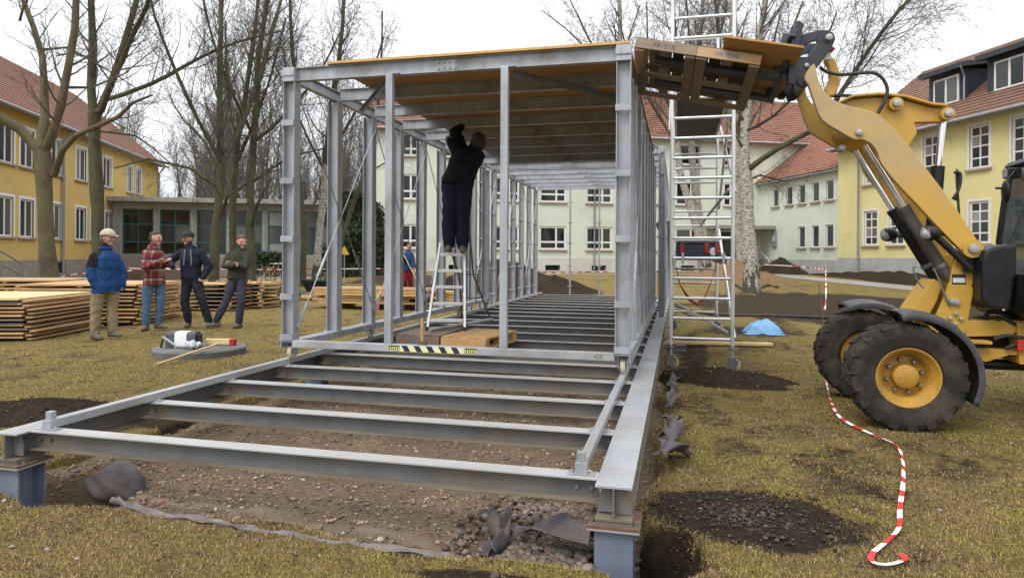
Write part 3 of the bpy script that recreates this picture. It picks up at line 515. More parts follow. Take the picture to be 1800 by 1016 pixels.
# ---------------------------------------------------------------- fleece (geotextile) scraps
def ribbon(label, pts, w, seed, mat='fleece', amp=.03, nu=60, nv=7, up=.5):
    rgs = np.random.default_rng(seed); pts = [Vector(p) for p in pts]; org = pts[0].copy(); ln = [0]
    for i in range(1, len(pts)): ln.append(ln[-1] + (pts[i] - pts[i - 1]).length)
    V = []; 
    for i in range(nu):
        s_ = ln[-1] * i / (nu - 1); k = max(j for j in range(len(ln)) if ln[j] <= s_ + 1e-9); k = min(k, len(pts) - 2); f = (s_ - ln[k]) / max(ln[k + 1] - ln[k], 1e-6); p = pts[k].lerp(pts[k + 1], f); d = (pts[k + 1] - pts[k]).normalized(); sd = Vector((-d.y, d.x, 0)).normalized()
        for j in range(nv):
            v_ = j / (nv - 1) - .5; ww = w * (1 + .35 * math.sin(s_ * 9 + seed) + .2 * math.sin(s_ * 23 + seed * 3)); fold = math.sin(v_ * 7 + 2.4 * math.sin(s_ * 6 + seed) + seed)
            V.append(p - org + sd * (v_ * ww + .25 * amp * math.sin(s_ * 31 + j)) + Vector((0, 0, amp * (up + fold * .8 + .35 * math.sin(s_ * 17 + v_ * 9 + seed)))))
    mb = MB(); mb.add(V, [(i * nv + j, (i + 1) * nv + j, (i + 1) * nv + j + 1, i * nv + j + 1) for i in range(nu - 1) for j in range(nv - 1)])
    o = mb.build('fleece_strip', mat, None, 180, loc=org); sm = o.modifiers.new('t', 'SOLIDIFY'); sm.thickness = .004; return tag(o, label, 'fleece', 'geotextile fleece scraps along the bed')
z = .0
ribbon('pale grey fleece edge along the front rim of the gravel bed', [(-3.3, 3.37, .008), (-3.0, 3.3, .0), (-2.5, 3.23, .002), (-2.1, 3.21, -.006), (-1.75, 3.18, -.004), (-1.4, 3.19, -.015), (-1.1, 3.22, -.02)], .05, 3, 'fleece_pale', .018, 110)
ribbon('crumpled purple grey fleece on the gravel left of the near post', [(-.83, 3.52, .0), (-.7, 3.5, .04), (-.55, 3.44, .07), (-.42, 3.42, .06)], .17, 5, 'fleece', .05, 44, 9)
ribbon('torn upright fleece scrap on the gravel under the front crossbeam', [(-.98, 3.66, .03), (-.93, 3.55, .05), (-.9, 3.42, .0), (-.93, 3.32, -.02)], .11, 8, 'fleece', .05, 36, 8)
ribbon('dark fleece fold hanging beside the right main beam, nearest piece', [(-.12, 4.75, .12), (-.05, 4.9, .16), (0, 5.1, .08), (.02, 5.25, .02)], .15, 11, 'fleece', .04, 40, 9)
ribbon('looped fleece strip beside the right main beam, second piece', [(-.1, 5.3, .1), (.0, 5.5, .16), (-.05, 5.8, .12), (-.04, 6.2, .03)], .12, 13, 'fleece', .04, 46, 9)
ribbon('long thin fleece strip beside the right main beam towards the scaffold', [(-.08, 6.6, .06), (-.02, 7.0, .1), (-.06, 7.6, .08), (-.02, 8.4, .05)], .09, 17, 'fleece', .035, 60, 8)
# wrapped lump in the left pit
mb = MB(); mb.ell((0, 0, 0), (.22, .14, .13), 48, 32); vv = []
for p in mb.v:
    q = Vector(p); f = 1 + .16 * math.sin(q.x * 13 + q.z * 9) + .1 * math.sin(q.y * 31 + q.x * 11) - .06 * abs(math.sin(q.x * 19 + 3 * math.sin(q.z * 14 + q.y * 9))) + .05 * math.sin(q.z * 37 + q.x * 29 + q.y * 23); vv.append(tuple(q * f))
mb.v = vv; tag(mb.build('covered_boulder', 'fleece', None, 50, loc=(-3.66, 3.74, -.05)), 'boulder like lump wrapped in grey fleece inside the left pit', 'boulder')
# loose stones on the lawn
rg = np.random.default_rng(14); n = 90; d = rg.uniform(3.1, 9, n); u = rg.uniform(-.76, .76, n); x = u * d * CA - d * SA; y = u * d * SA + d * CA; k = bed_w(x, y) < .1; x, y = x[k], y[k]; s = rg.uniform(.006, .02, len(x))
stones('pebbles', np.stack([x, y, ghn(x, y) + s * .4], -1), s, np.array([(.42, .37, .33), (.25, .21, .18), (.2, .13, .08)])[rg.integers(0, 3, len(x))], 15)
# ================================================================== steel base frame
def part(root, name, mb, mat, smooth=None, bev=0.0): return mb.build(name, mat, root, smooth, bev, off=root.location)
ZB = .37; MR0, MR1, ML0, ML1 = -.391, -.209, -4.172, -3.99; SP = .8834; CY0 = 3.476; NCB = 19; YEND = CY0 + SP * 18 + .2
base = thing('steel_base_frame', 'galvanised steel beam grid with running rails lying over the gravel bed', 'steel frame', (-2.19, 3.33, 0))
for (x0, x1) in ((MR0, MR1), (ML0, ML1)):
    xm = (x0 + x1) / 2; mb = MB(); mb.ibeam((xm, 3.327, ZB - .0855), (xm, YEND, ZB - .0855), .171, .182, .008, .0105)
    mb.m = [0] * 6 + [2] * 6 + [1] * 6; o = part(base, 'main_beam', mb, ['galv_top', 'galv_shaded_dirty', 'galv_muddy'])  # top flange painted lighter, web darker, as under overhead light
    for Y in (3.34, 7.0, 11.0, 15.0, 19.0):                # stiffeners in the open web
        s_ = MB(); 
        for sgn in (1, -1):
            s_.prism([(.006, -.148), (.085, -.148), (.085, -.09), (.055, -.012), (.012, -.012), (.006, -.04)], (sgn, 0, 0), (0, 0, 1), (xm, Y + .05, ZB - .0), .01)
        q = part(base, 'stiffener', s_, 'galv_shaded_dirty')
for k, Y in enumerate((3.335, 7.0, 11.0, 15.0, 19.0)):       # foundation posts
    for xm, nm in (((MR0 + MR1) / 2, 'r'), ((ML0 + ML1) / 2, 'l')):
        mb = MB(); mb.box(xm - .128, xm + .128, Y - .03, Y + .225, .166, .178); c1 = part(base, 'base_plate', mb, 'rust')
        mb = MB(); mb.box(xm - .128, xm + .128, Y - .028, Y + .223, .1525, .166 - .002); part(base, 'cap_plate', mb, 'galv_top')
        mb = MB(); mb.box(xm - .09, xm + .09, Y + .0, Y + .19, .178, .1985); part(base, 'packing_plate', mb, 'galv_shaded_dirty')
        if k == 0 or xm < -2:
            mb = MB(); mb.ibeam((xm, Y + .1, -.75), (xm, Y + .1, .1525), .19, .19, .01, .012, (0, 1, 0)) ; part(base, 'foundation_post', mb, 'post_paint')
            b_ = MB()
            for sx in (-1, 1): b_.cyl((xm + sx * .108, Y + .03, .178), (xm + sx * .108, Y + .03, .196), .011, 6)
            part(base, 'bolt', b_, 'bolt')
m1 = MB(); m1.ibeam((MR0 - .001, 0, ZB - .06), (ML1 + .001, 0, ZB - .06), .12, .115, .0065, .008); m1.m = [0] * 6 + [2] * 6 + [1] * 6; me_cb = m1.mesh('crossbeam', ['galv_lit_top', 'galv_shaded_dirty', 'galv_muddy'], off=(-2.19, 0, 0))  # lit top and shaded web again set by colour
bm_ = MB()
for X in (MR0 - .035, MR0 - .11, ML1 + .035, ML1 + .11):
    bm_.cyl((X, -.0035, ZB - .06), (X, -.016, ZB - .06), .014, 6); bm_.cyl((X, -.016, ZB - .06), (X, -.026, ZB - .06), .008, 8)
me_cbb = bm_.mesh('bolt', 'bolt', off=(-2.19, 0, 0))
me_fp = []
for xc in (-.479, -3.901):
    fp = MB(); fp.box(xc - .07, xc + .07, -.03, .03, ZB + .0005, ZB + .009)
    for s in (-1, 1): fp.cyl((xc + s * .05, 0, ZB + .009), (xc + s * .05, 0, ZB + .02), .011, 6)
    me_fp.append(fp.mesh('rail_foot', 'galv', off=(-2.19, 0, 0)))
for k in range(NCB):
    Y = CY0 + SP * k - 3.33
    o = link('crossbeam', me_cb, base, (0, Y, 0))
    if k < 9: link('bolt', me_cbb, o); [link('rail_foot', q_, o) for q_ in me_fp]
for xc in (-.479, -3.901):
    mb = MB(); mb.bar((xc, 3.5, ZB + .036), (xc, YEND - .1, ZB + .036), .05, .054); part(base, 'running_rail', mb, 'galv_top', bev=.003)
    mb = MB(); mb.box(xc - .031, xc + .031, 3.455, 3.498, ZB + .009, ZB + .065); mb.box(xc - .024, xc + .02, 3.47, 3.51, ZB + .0655, ZB + .115); part(base, 'rail_stop', mb, 'galv', bev=.002)
# ================================================================== moving portal frame
def colmesh(z0, z1, w, h=.12, mat='galv'):
    m = MB(); m.ibeam((0, 0, z0), (0, 0, z1), w, h, .007, .008, (1, 0, 0)); return m.mesh('column', mat)
PXL, PXR, PY, ZT = -3.871, -.484, 6.19, 3.41; PS = .905; NP = 9
pf = thing('rolling_portal_frame', 'tall galvanised steel portal frame on wheels, standing on the base rails', 'steel frame', (-2.18, PY, ZB + .06))
L0 = pf.location
def pmesh(name, mb, mat, loc, **k): o = link(name, mb if isinstance(mb, bpy.types.Mesh) else mb.mesh(name, mat, **k), pf, Vector(loc) - L0); return o
cm = colmesh(.625, ZT - .145, .13)
raf = MB(); raf.ibeam((PXL + .068, 0, ZT - .068), (PXR - .068, 0, ZT - .068), .136, .075, .006, .008); raf_me = raf.mesh('rafter', 'galv', off=(-2.18, 0, 0))
spl = MB(); spl.box(-.115, .115, -.012, -.0035, ZT - .116, ZT - .02)
bol = MB()
for i in range(4):
    for j in range(2): bol.cyl((-.085 + i * .0566, -.012, ZT - .095 + j * .052), (-.085 + i * .0566, -.024, ZT - .095 + j * .052), .0105, 6)
spl_me = spl.mesh('splice_plate', 'galv'); bol_me = bol.mesh('bolt', 'bolt')
wh = MB(); wh.lathe([(.02, -.022), (.062, -.022), (.068, -.014), (.068, .014), (.062, .022), (.02, .022)], (0, 0, 0), (1, 0, 0), 20); wh_me = wh.mesh('tyre', 'wheel_cream', 40)
fk = MB(); fk.box(-.045, -.038, -.035, .035, -.03, .085); fk.box(.038, .045, -.035, .035, -.03, .085); fk.cyl((-.06, 0, 0), (.06, 0, 0), .009, 8); fk_me = fk.mesh('fork', 'galv')
for k in range(NP):
    Y = PY + k * PS
    for xc in (PXL, PXR):
        o = pmesh('column', cm, None, (xc, Y, 0))
        if k: 
            bp = MB(); bp.box(-.09, .09, -.085, .085, .617, .625); q = pmesh('foot_plate', bp, 'galv', (xc, Y, 0))
    o = pmesh('rafter', raf_me, None, (-2.18, Y, 0)); q = link('splice_plate', spl_me, o); link('bolt', bol_me, o)
    if k % 2 == 0:
        for xc in (PXL, PXR):
            w = pmesh('wheel', fk_me, None, (xc + (.01 if xc < -2 else .005), Y + .02, ZB + .06 + .07)); link('tyre', wh_me, w)
for xc, s in ((PXL, 1), (PXR, -1)):
    mb = MB(); mb.box(xc - .072, xc + .072, PY - .075, PY + PS * 8 + .09, .606, .616); mb.box(xc - .072, xc - .064, PY - .075, PY + PS * 8 + .09, .545, .606); mb.box(xc + .064, xc + .072, PY - .075, PY + PS * 8 + .09, .545, .606)
    part(pf, 'floor_channel', mb, 'galv')
    mb = MB(); mb.ibeam((xc, PY + .068, ZT - .075), (xc, PY + PS * 8, ZT - .075), .12, .07, .006, .008); part(pf, 'eaves_beam', mb, 'galv')
    mb = MB(); mb.box(xc - .066, xc + .066, PY - .074, PY + .07, ZT - .145, ZT - .003); part(pf, 'corner_block', mb, 'galv')
    for z_ in (ZT - .06, 2.84, 2.25, 1.66, 1.07, .655):       # bracket plates on the front columns
        mb = MB(); mb.box(xc - .07, xc + .07, PY - .086, PY - .0605 if z_ < 3 else PY - .0745, z_ - .03, z_ + .03)
        for sx in (-.035, .035): mb.cyl((xc + sx * s + .01, PY - .086, z_ - .012), (xc + sx * s + .01, PY - .09, z_ - .012), .007, 6)
        part(pf, 'bracket', mb, 'galv')
FY = PY - .07
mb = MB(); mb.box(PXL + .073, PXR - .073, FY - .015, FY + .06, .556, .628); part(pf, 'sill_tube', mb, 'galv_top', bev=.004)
sk = MB()                                                     # hazard sticker on the sill
def para(mb, x0, x1, z0, z1, sl, y): mb.add([(x0 - sl, y, z0), (x1 - sl, y, z0), (x1, y, z1), (x0, y, z1)], [(0, 1, 2, 3)])
xa, xb = -2.62, -2.0 + .03; za, zb_ = .564, .622; yk = FY - .0165
st = MB(); st.box(xa, xb, FY - .0162, FY - .0151, za, zb_); o = part(pf, 'hazard_sticker', st, 'pale_tape')
st = MB(); st.box(xa, xb, FY - .0168, FY - .0163, za, za + .012); o2 = st.build('yellow_edge', 'yellow_tape', o, off=L0)
st = MB()
for i in range(5): para(st, xa + .01 + i * .127, xa + .07 + i * .127, za, zb_, -.036, FY - .0172)
for f_ in range(len(st.f)): pass
st.build('black_stripe', 'black_flat', o, off=L0)
for xo in (xa - .125, xb + .012):
    st = MB(); st.box(xo, xo + .113, FY - .0162, FY - .0151, za + .014, zb_ - .004); q = part(pf, 'hazard_sticker', st, 'yellow_tape')
    st = MB(); st.box(xo, xo + .113, FY - .0168, FY - .0163, zb_ - .014, zb_ - .004)
    for i in range(5): para(st, xo + .01 + i * .022, xo + .02 + i * .022, za + .014, zb_ - .014, .008, FY - .0172)
    st.build('black_stripe', 'black_flat', q, off=L0)
for xm in (-2.757, -1.589):                                   # front mullions
    mb = MB(); mb.box(xm - .036, xm + .036, FY - .012, FY + .05, .6285, ZT - .137); part(pf, 'mullion', mb, 'galv', bev=.003)
    mb = MB(); mb.box(xm - .03, xm + .1, FY - .005, FY + .03, ZT - .1365, ZT - .127); part(pf, 'mullion_clip', mb, 'galv')
for p, q in (((-2.83, PY + .06, ZT - .15), (PXL + .1, PY + 1.35, ZT - .15)), ((-1.53, PY + .06, ZT - .15), (PXR - .1, PY + 1.35, ZT - .15))):
    mb = MB(); mb.bar(p, q, .06, .006); mb.bar(Vector(p) + Vector((0, 0, -.03)), Vector(q) + Vector((0, 0, -.03)), .006, .054); part(pf, 'roof_brace', mb, 'galv_shaded_dirty')
def rod(k0, z0, k1, z1, xc, mat='galv', strap=True):
    p = Vector((xc, PY + k0 * PS, z0)); q = Vector((xc, PY + k1 * PS, z1)); mb = MB(); mb.cyl(p, q, .006, 8)
    m_ = p.lerp(q, .72); mb.tube([p.lerp(q, .66), m_, p.lerp(q, .78)], [.012, .016, .012], 8); part(pf, 'tension_rod', mb, mat)
    if strap:
        mb = MB(); mb.bar(q, q.lerp(p, .1), .012, .03, (1, 0, 0)); part(pf, 'rod_lug', mb, 'galv')
XI = PXL + .078
for a_, b_ in ((2, 0), (4, 2), (6, 4)): rod(a_, 3.1, b_, .75, XI, 'galv_top')
for a_, b_ in ((0, 2), (2, 4), (4, 6)): rod(a_, 3.1, b_, .75, XI + .012, 'bolt')
for a_, b_ in ((2, 0), (0, 2)): rod(a_, 3.1, b_, .75, PXR + .08, 'galv', False)
# roof boards (OSB) laid across the rafters
yb = PY - .07; i = 0
while yb < PY + PS * 7 - .05:
    ye = min(yb + 1.0, PY + PS * 7 + .02); x_ = -3.44 + .02 * math.sin(i * 3)
    for x0, x1 in ((x_, -2.2), (-2.195, -.43)):
        mb = MB(); mb.box(x0, x1, yb + .004, ye - .004, ZT + .002, ZT + .026); o = part(pf, 'roof_board', mb, 'osb', bev=.002)
    yb = ye; i += 1
mb = MB(); mb.box(-3.43, -.425, PY - .076, PY - .0712, ZT + .002, ZT + .0262); part(pf, 'board_edge', mb, 'osb_edge')
# ================================================================== outer fixed frame at the far end
OXL, OXR, OY, OZ = -4.081, -.3, 12.95, 3.57; NO = 8
of = thing('outer_portal_frame', 'larger galvanised portal frame fixed on the far half of the base', 'steel frame', (-2.19, OY, ZB)); L1 = of.location
cm2 = colmesh(ZB + .012, OZ - .14, .11, .12); SPO = (YEND - .12 - OY) / (NO - 1)
r2 = MB(); r2.ibeam((OXL + .06, 0, OZ - .068), (OXR - .06, 0, OZ - .068), .136, .075, .006, .008); r2m = r2.mesh('rafter', 'galv', off=(-2.19, 0, 0))
cl = MB()
for z_ in (.62, 1.2, 1.85, 2.45, 3.05): cl.box(-.085, .085, -.045, -.035, z_, z_ + .035); 
cl_me = cl.mesh('clip', 'galv')
for k in range(NO):
    Y = OY + k * SPO
    for xc in (OXL, OXR):
        o = link('column', cm2, of, Vector((xc, Y, 0)) - L1); link('clip', cl_me, o)
        bp = MB(); bp.box(xc - .085, xc + .085, Y - .08, Y + .08, ZB + .002, ZB + .012); part(of, 'foot_plate', bp, 'galv')
    o = link('rafter', r2m, of, Vector((-2.19, Y, 0)) - L1)
    sp2_ = link('splice_plate', spl_me, o, (0, 0, OZ - ZT)); link('bolt', bol_me, o, (0, 0, OZ - ZT))
for xc in (OXL, OXR):
    mb = MB(); mb.ibeam((xc, OY, OZ - .075), (xc, OY + SPO * 7, OZ - .075), .12, .07, .006, .008); part(of, 'eaves_beam', mb, 'galv')
    mb = MB(); mb.box(xc - .06, xc + .06, OY - .075, OY - .062, OZ - .12, OZ - .005)
    for sx in (-.03, .03):
        for sz in (-.09, -.04): mb.cyl((xc + sx, OY - .075, OZ + sz), (xc + sx, OY - .088, OZ + sz), .011, 6)
    part(of, 'end_plate', mb, 'galv')
for xm in (-3.05, -2.2):
    mb = MB(); mb.box(xm - .022, xm + .022, YEND - .15, YEND - .1, ZB + .002, OZ - .137); o = part(of, 'rear_mullion', mb, 'galv')
    mb = MB()
    for z_ in (.62, 1.2, 1.85, 2.45, 3.05): mb.box(xm - .07, xm + .07, YEND - .162, YEND - .1505, z_, z_ + .035)
    mb.build('clip', 'galv', o, off=L1)
for a_, b_ in ((2, 0), (0, 2), (4, 2), (7, 5), (5, 7)):
    mb = MB(); mb.cyl((OXL + .06, OY + a_ * SPO, 3.3), (OXL + .06, OY + b_ * SPO, .6), .006, 6); part(of, 'tension_rod', mb, 'galv_top')
# ================================================================== pallets
LET = {'F': [((0, 0), (0, 1)), ((0, 1), (.6, 1)), ((0, .52), (.5, .52))], 'R': [((0, 0), (0, 1)), ((0, 1), (.55, 1)), ((.55, 1), (.55, .52)), ((.55, .52), (0, .52)), ((.2, .52), (.6, 0))],
       'I': [((.3, 0), (.3, 1))], 'S': [((0, 0), (.55, 0)), ((.55, 0), (.55, .5)), ((.55, .5), (0, .5)), ((0, .5), (0, 1)), ((0, 1), (.55, 1))], 'N': [((0, 0), (0, 1)), ((0, 1), (.55, 0)), ((.55, 0), (.55, 1))],
       'A': [((0, 0), (.28, 1)), ((.28, 1), (.56, 0)), ((.1, .36), (.46, .36))], '4': [((.45, 0), (.45, 1)), ((.45, 1), (0, .35)), ((0, .35), (.62, .35))], '2': [((.0, 1), (.5, 1)), ((.5, 1), (.5, .55)), ((.5, .55), (0, 0)), ((0, 0), (.55, 0))], '0': [((.05, 0), (.05, 1)), ((.05, 1), (.5, 1)), ((.5, 1), (.5, 0)), ((.5, 0), (.05, 0))]}
def lettering(mb, text, x, z, h, y, sw=.16):                 # flat strokes on a face looking along +y
    for ch in text:
        for (a_, b_) in LET[ch]:
            p = Vector((x + a_[0] * h, y, z + a_[1] * h)); q = Vector((x + b_[0] * h, y, z + b_[1] * h)); d = (q - p).normalized(); p -= d * h * sw * .4; q += d * h * sw * .4; n_ = Vector((d.z, 0, -d.x)) * h * sw / 2
            mb.add([p - n_, p + n_, q + n_, q - n_], [(0, 1, 2, 3)])
        x += h * .86
def pallet(label, W, D, M, wood='wood_grey', face='wood_grey', txt='text_dark', nb=5, group=None, textx=.3):
    root = thing('pallet', label, 'pallet', (0, 0, 0), 0, group); root.matrix_world = M; root.rotation_mode = 'XYZ'
    for i in range(nb):                                      # top deck boards run in depth direction x
        bw_ = W / nb * .93; x0 = i * (W - bw_) / (nb - 1); m_ = MB(); m_.box(x0, x0 + bw_, .002, D - .002, .122 + .001 * (i % 2), .144); m_.build('deck_board', wood, root, bev=.002)
    for y0 in (.0, D / 2 - .05, D - .1):
        m_ = MB(); m_.box(0, W, y0, y0 + .1, .1, .1215); m_.build('cross_board', wood, root, bev=.002)
        for x0 in (0, W / 2 - .05, W - .1):
            m_ = MB(); m_.box(x0 + .002, x0 + .098, y0 + .002, y0 + .098, .022, .0995); m_.build('block', wood, root)
    for x0 in (0, W - .1): m_ = MB(); m_.box(x0, x0 + .1, .0, D, 0, .0215); m_.build('bottom_board', wood, root, bev=.002)
    for y0 in (D / 2 - .05, D - .1): m_ = MB(); m_.box(.101, W - .101, y0, y0 + .1, .001, .021); m_.build('bottom_board', wood, root, bev=.002)
    m_ = MB(); m_.box(-.002, W + .002, -.019, -.002, .022, .121); f_ = m_.build('side_board', face, root, bev=.002)
    if txt: m_ = MB(); lettering(m_, 'FRISIN', W * textx, .05, .042, -.0205); m_.build('stencil', txt, f_)
    return root
def MT(x, y, z, rz=0.0): return Matrix.Translation((x, y, z)) @ Matrix.Rotation(rz, 4, 'Z')
m_ = MB(); lettering(m_, '420', onY(1045, 627, FY).x, .575, .032, FY - .0165, .12); part(pf, 'size_mark', m_, 'text_dark')['kind'] = 'stuff'
pA = gz(697, 607, ZB + .004); pB = gz(770, 609, ZB + .004)
pallet('weathered grey pallet under the left foot of the stepladder', .57, .95, MT(pA.x, pA.y, ZB + .004, -.02), 'wood_grey', 'wood_grey', 'text_blue', textx=.36)
pallet('new yellowish pallet under the right foot of the stepladder', .6, .95, MT(pA.x + .6, pA.y - .02, ZB + .004, -.16), 'wood_warm', 'wood_warm', None)
mb = MB(); o = thing('hammer', 'hammer with orange wooden handle standing on the sill tube', 'hammer', (-2.08 - .44, FY + .03, .629))
hx = onY(742, 600, FY + .03).x; o.location = (hx, FY + .03, .629); mb.box(-.045, .045, -.02, .02, 0, .04); mb.build('head', 'rust', o, bev=.004); mb = MB(); mb.box(-.014, .014, -.01, .01, .04, .26); mb.build('handle', 'wood_warm', o, bev=.003)
# ================================================================== stepladder and the man on it
lx = gz(784, 581, .52); root = thing('stepladder', 'aluminium stepladder standing on two pallets inside the portal frame', 'ladder', lx, A)
def lad(name, p, q, w, h, mat): m_ = MB(); m_.bar(p, q, w, h, (0, 1, 0)); return m_.build(name, mat, root)
wb, wt, hh, dy = .245, .165, 1.0, .32
for s in (-1, 1):
    lad('rail', (s * wb, 0, 0), (s * wt + .05, dy * .95, hh + .15), .028, .06, 'alu')
    m_ = MB(); m_.box(s * wb - .022, s * wb + .022, -.035, .035, 0, .05); m_.build('foot', 'black_rubber', root)
for i in range(5):
    f_ = .14 + .215 * i; w = wb + (wt - wb) * f_; m_ = MB(); m_.box(-w + .02 + .04 * f_, w - .02 + .04 * f_, dy * f_ * .85 - .045, dy * f_ * .85 + .045, f_ * hh - .032, f_ * hh + .008); st_ = m_.build('step', 'alu', root, bev=.004)
for s, xx in ((-1, .14), (1, .57)):
    m_ = MB(); m_.tube([(.13 + s * .09, .42, hh + .85 if s > 0 else hh), (.2 + s * .1 + .02, .6, hh * .6 + .1), (xx, .98, .01)], .0125, 8); m_.build('rear_leg', 'ladder_brown', root)
m_ = MB(); m_.cyl((-.2, -.1, .02), (xx, .98, .06), .022, 8); m_.build('spreader_bar', 'alu_dirty', root)
for z_, y_ in ((.72, .55), (.38, .72)): m_ = MB(); m_.cyl((.1, y_, z_), (.1 + .36 * (1 - z_ * .3), y_, z_), .008, 6); m_.build('rear_brace', 'ladder_brown', root)
# ================================================================== buildings
def by_on(x, bx):
    U, V = uvp(x, 450); c10, s10 = math.cos(BETA - A), math.sin(BETA - A)
    d = bx / (c10 * U + s10); return d * (c10 - s10 * U)
def bx_on(x, by):
    U, V = uvp(x, 450); c10, s10 = math.cos(BETA - A), math.sin(BETA - A); d = by / (c10 - s10 * U); return d * (c10 * U + s10)
def house(name, label, bx, by, z): return thing(name, label, 'building', bw(bx, by, z), BETA)
def wall(root, org, rz, L, z0, z1, holes, mat, rev=.16, name='wall'):    # local x along the wall, outside is -y
    xs = sorted({0, L} | {h[0] for h in holes} | {h[1] for h in holes}); zs = sorted({z0, z1} | {h[2] for h in holes} | {h[3] for h in holes}); mb = MB()
    for i in range(len(xs) - 1):
        for j in range(len(zs) - 1):
            xm, zm = (xs[i] + xs[i + 1]) / 2, (zs[j] + zs[j + 1]) / 2
            if any(h[0] < xm < h[1] and h[2] < zm < h[3] for h in holes): continue
            mb.add([(xs[i], 0, zs[j]), (xs[i + 1], 0, zs[j]), (xs[i + 1], 0, zs[j + 1]), (xs[i], 0, zs[j + 1])], [(0, 1, 2, 3)])
    for a, b_, c, d in holes:
        mb.add([(a, 0, c), (b_, 0, c), (b_, 0, d), (a, 0, d), (a, rev, c), (b_, rev, c), (b_, rev, d), (a, rev, d)], [(0, 4, 5, 1), (1, 5, 6, 2), (2, 6, 7, 3), (3, 7, 4, 0)])
    o = mb.build(name, mat, root, loc=org, rz=rz); return o
WC = {}
def window_meshes(key, w, h, cols, rows, fr, mun, surround=0.0, sill=True, fmat='frame_white', glass='glass'):
    if key in WC: return WC[key]
    f = MB(); y0, y1 = .06, .12
    f.box(0, fr, y0, y1, 0, h); f.box(w - fr, w, y0, y1, 0, h); f.box(fr, w - fr, y0, y1, 0, fr); f.box(fr, w - fr, y0, y1, h - fr, h)
    xs = [fr] + [w * c for c in cols] + [w - fr]; zs = [fr] + [h * r_ for r_ in rows] + [h - fr]
    for c in cols: f.box(w * c - mun / 2, w * c + mun / 2, y0 + .004, y1 - .004, fr, h - fr)
    for r_ in rows:
        for i in range(len(xs) - 1):
            a = xs[i] + (mun / 2 if i else 0); b_ = xs[i + 1] - (mun / 2 if i < len(xs) - 2 else 0); f.box(a, b_, y0 + .008, y1 - .008, h * r_ - mun / 2, h * r_ + mun / 2)
    if surround:
        s_ = surround; f.box(-s_, 0, -.015, .05, -s_ * .2, h + s_); f.box(w, w + s_, -.015, .05, -s_ * .2, h + s_); f.box(0, w, -.015, .05, h, h + s_)
    panes = []
    for i in range(len(xs) - 1):
        for j in range(len(zs) - 1):
            p = MB(); p.box(xs[i], xs[i + 1], .088, .096, zs[j], zs[j + 1]); panes.append(p.mesh('pane', glass))
    sl_ = MB(); sl_.box(-.06 - surround, w + .06 + surround, -.12, .06, -.09, -.0)
    WC[key] = (f.mesh('window', fmat), panes, sl_.mesh('sill', 'sill') if sill else None); return WC[key]
def window(wl, key, x, z, curtain=None, **k):
    fm, panes, sm = window_meshes(key, **k); o = link('window', fm, wl, (x, 0, z))
    for p in panes: link('pane', p, o)
    if sm: link('sill', sm, o)
    return o
def slope(root, name, p0, p1, p2, p3, mat, step=.34):       # p0-p1 eaves, p3-p2 ridge; tile courses as real steps
    p0, p1, p2, p3 = map(Vector, (p0, p1, p2, p3)); n = (p1 - p0).cross(p3 - p0).normalized(); Ls = max((p3 - p0).length, .1); nc = max(2, int(Ls / step)); V = []; Fc = []; UV = []
    u0 = (p1 - p0).normalized()
    for i in range(nc):
        a, b_ = i / nc, (i + 1) / nc; L0_, L1_ = p0.lerp(p3, a), p1.lerp(p2, a); U0, U1 = p0.lerp(p3, b_), p1.lerp(p2, b_); up = n * .035; k = len(V)
        V += [L0_ + up, L1_ + up, U1 + n * .004, U0 + n * .004, L0_ - n * .02, L1_ - n * .02]; Fc += [(k, k + 1, k + 2, k + 3), (k + 4, k + 5, k + 1, k)]
        for p in ((L0_, i), (L1_, i), (U1, i + 1), (U0, i + 1)): UV.append(((p[0] - p0).dot(u0), p[1] * .34))
        for p in ((L0_, i), (L1_, i), (L1_, i + .05), (L0_, i + .05)): UV.append(((p[0] - p0).dot(u0), p[1] * .34))
    me = bpy.data.meshes.new(name); me.from_pydata([tuple(v) for v in V], [], Fc); me.materials.append(MATS[mat]); uv = me.uv_layers.new(name='UVMap')
    for i, c in enumerate(UV): uv.data[i].uv = c
    return link(name, me, root)
def gutter(root, p, q, pipe=None): 
    mb = MB(); mb.tube([p, q], .075, 8); mb.build('gutter', 'zinc', root, 40)
def pipe(root, pts, r=.05): mb = MB(); mb.tube(pts, r, 10); return mb.build('downpipe', 'zinc', root, 40)
# ---- ochre house on the left: facade bx=-17.2 looks to +bx
G = -.1
ho = house('ochre_house', 'ochre plastered school wing with red tiled roof on the left', -17.2, 26, G); L = 29.4
ucx = [10, 47, 100, 142, 188, 228, 243, -40]; lcx = [10, 47, 97, 142, 167, 192, -40]
def hole(cx, w, z, h): c = L - (by_on(cx, -17.2) - 26) if False else (by_on(cx, -17.2) - 26); return c - w / 2, c + w / 2, z, z + h
# local wall x runs along +by, outside (-y of the wall) must be +bx  -> rotate wall by +90 deg
wH = [hole(c, 1.25 if c < 225 else .95, 5.72, 1.85) for c in ucx] + [hole(c, 1.25, 2.34, 1.85) for c in lcx] + [hole(107, .9, .45, .75)]
wl = wall(ho, (0, 0, 0), R(90), L, 1.25, 8.55, wH[:-1], 'plaster_ochre')
pl = wall(ho, (.06, 0, 0), R(90), L, -.6, 1.25, [wH[-1]], 'stone_grey', name='plinth'); mb = MB(); mb.box(0, L, -.0605, 0, 1.2, 1.25); mb.build('plinth_ledge', 'stone_grey', ho, rz=R(90), loc=(0, 0, .003))
for (a, b_, c, d) in wH[:-1]:
    window(wl, 'ochre%.2f' % (b_ - a), a, c, w=b_ - a, h=d - c, cols=[.5], rows=[], fr=.09, mun=.1, surround=.13, glass='glass_grey')
window(pl, 'base', wH[-1][0], wH[-1][2], w=.9, h=.75, cols=[], rows=[], fr=.07, mun=.05, sill=False)
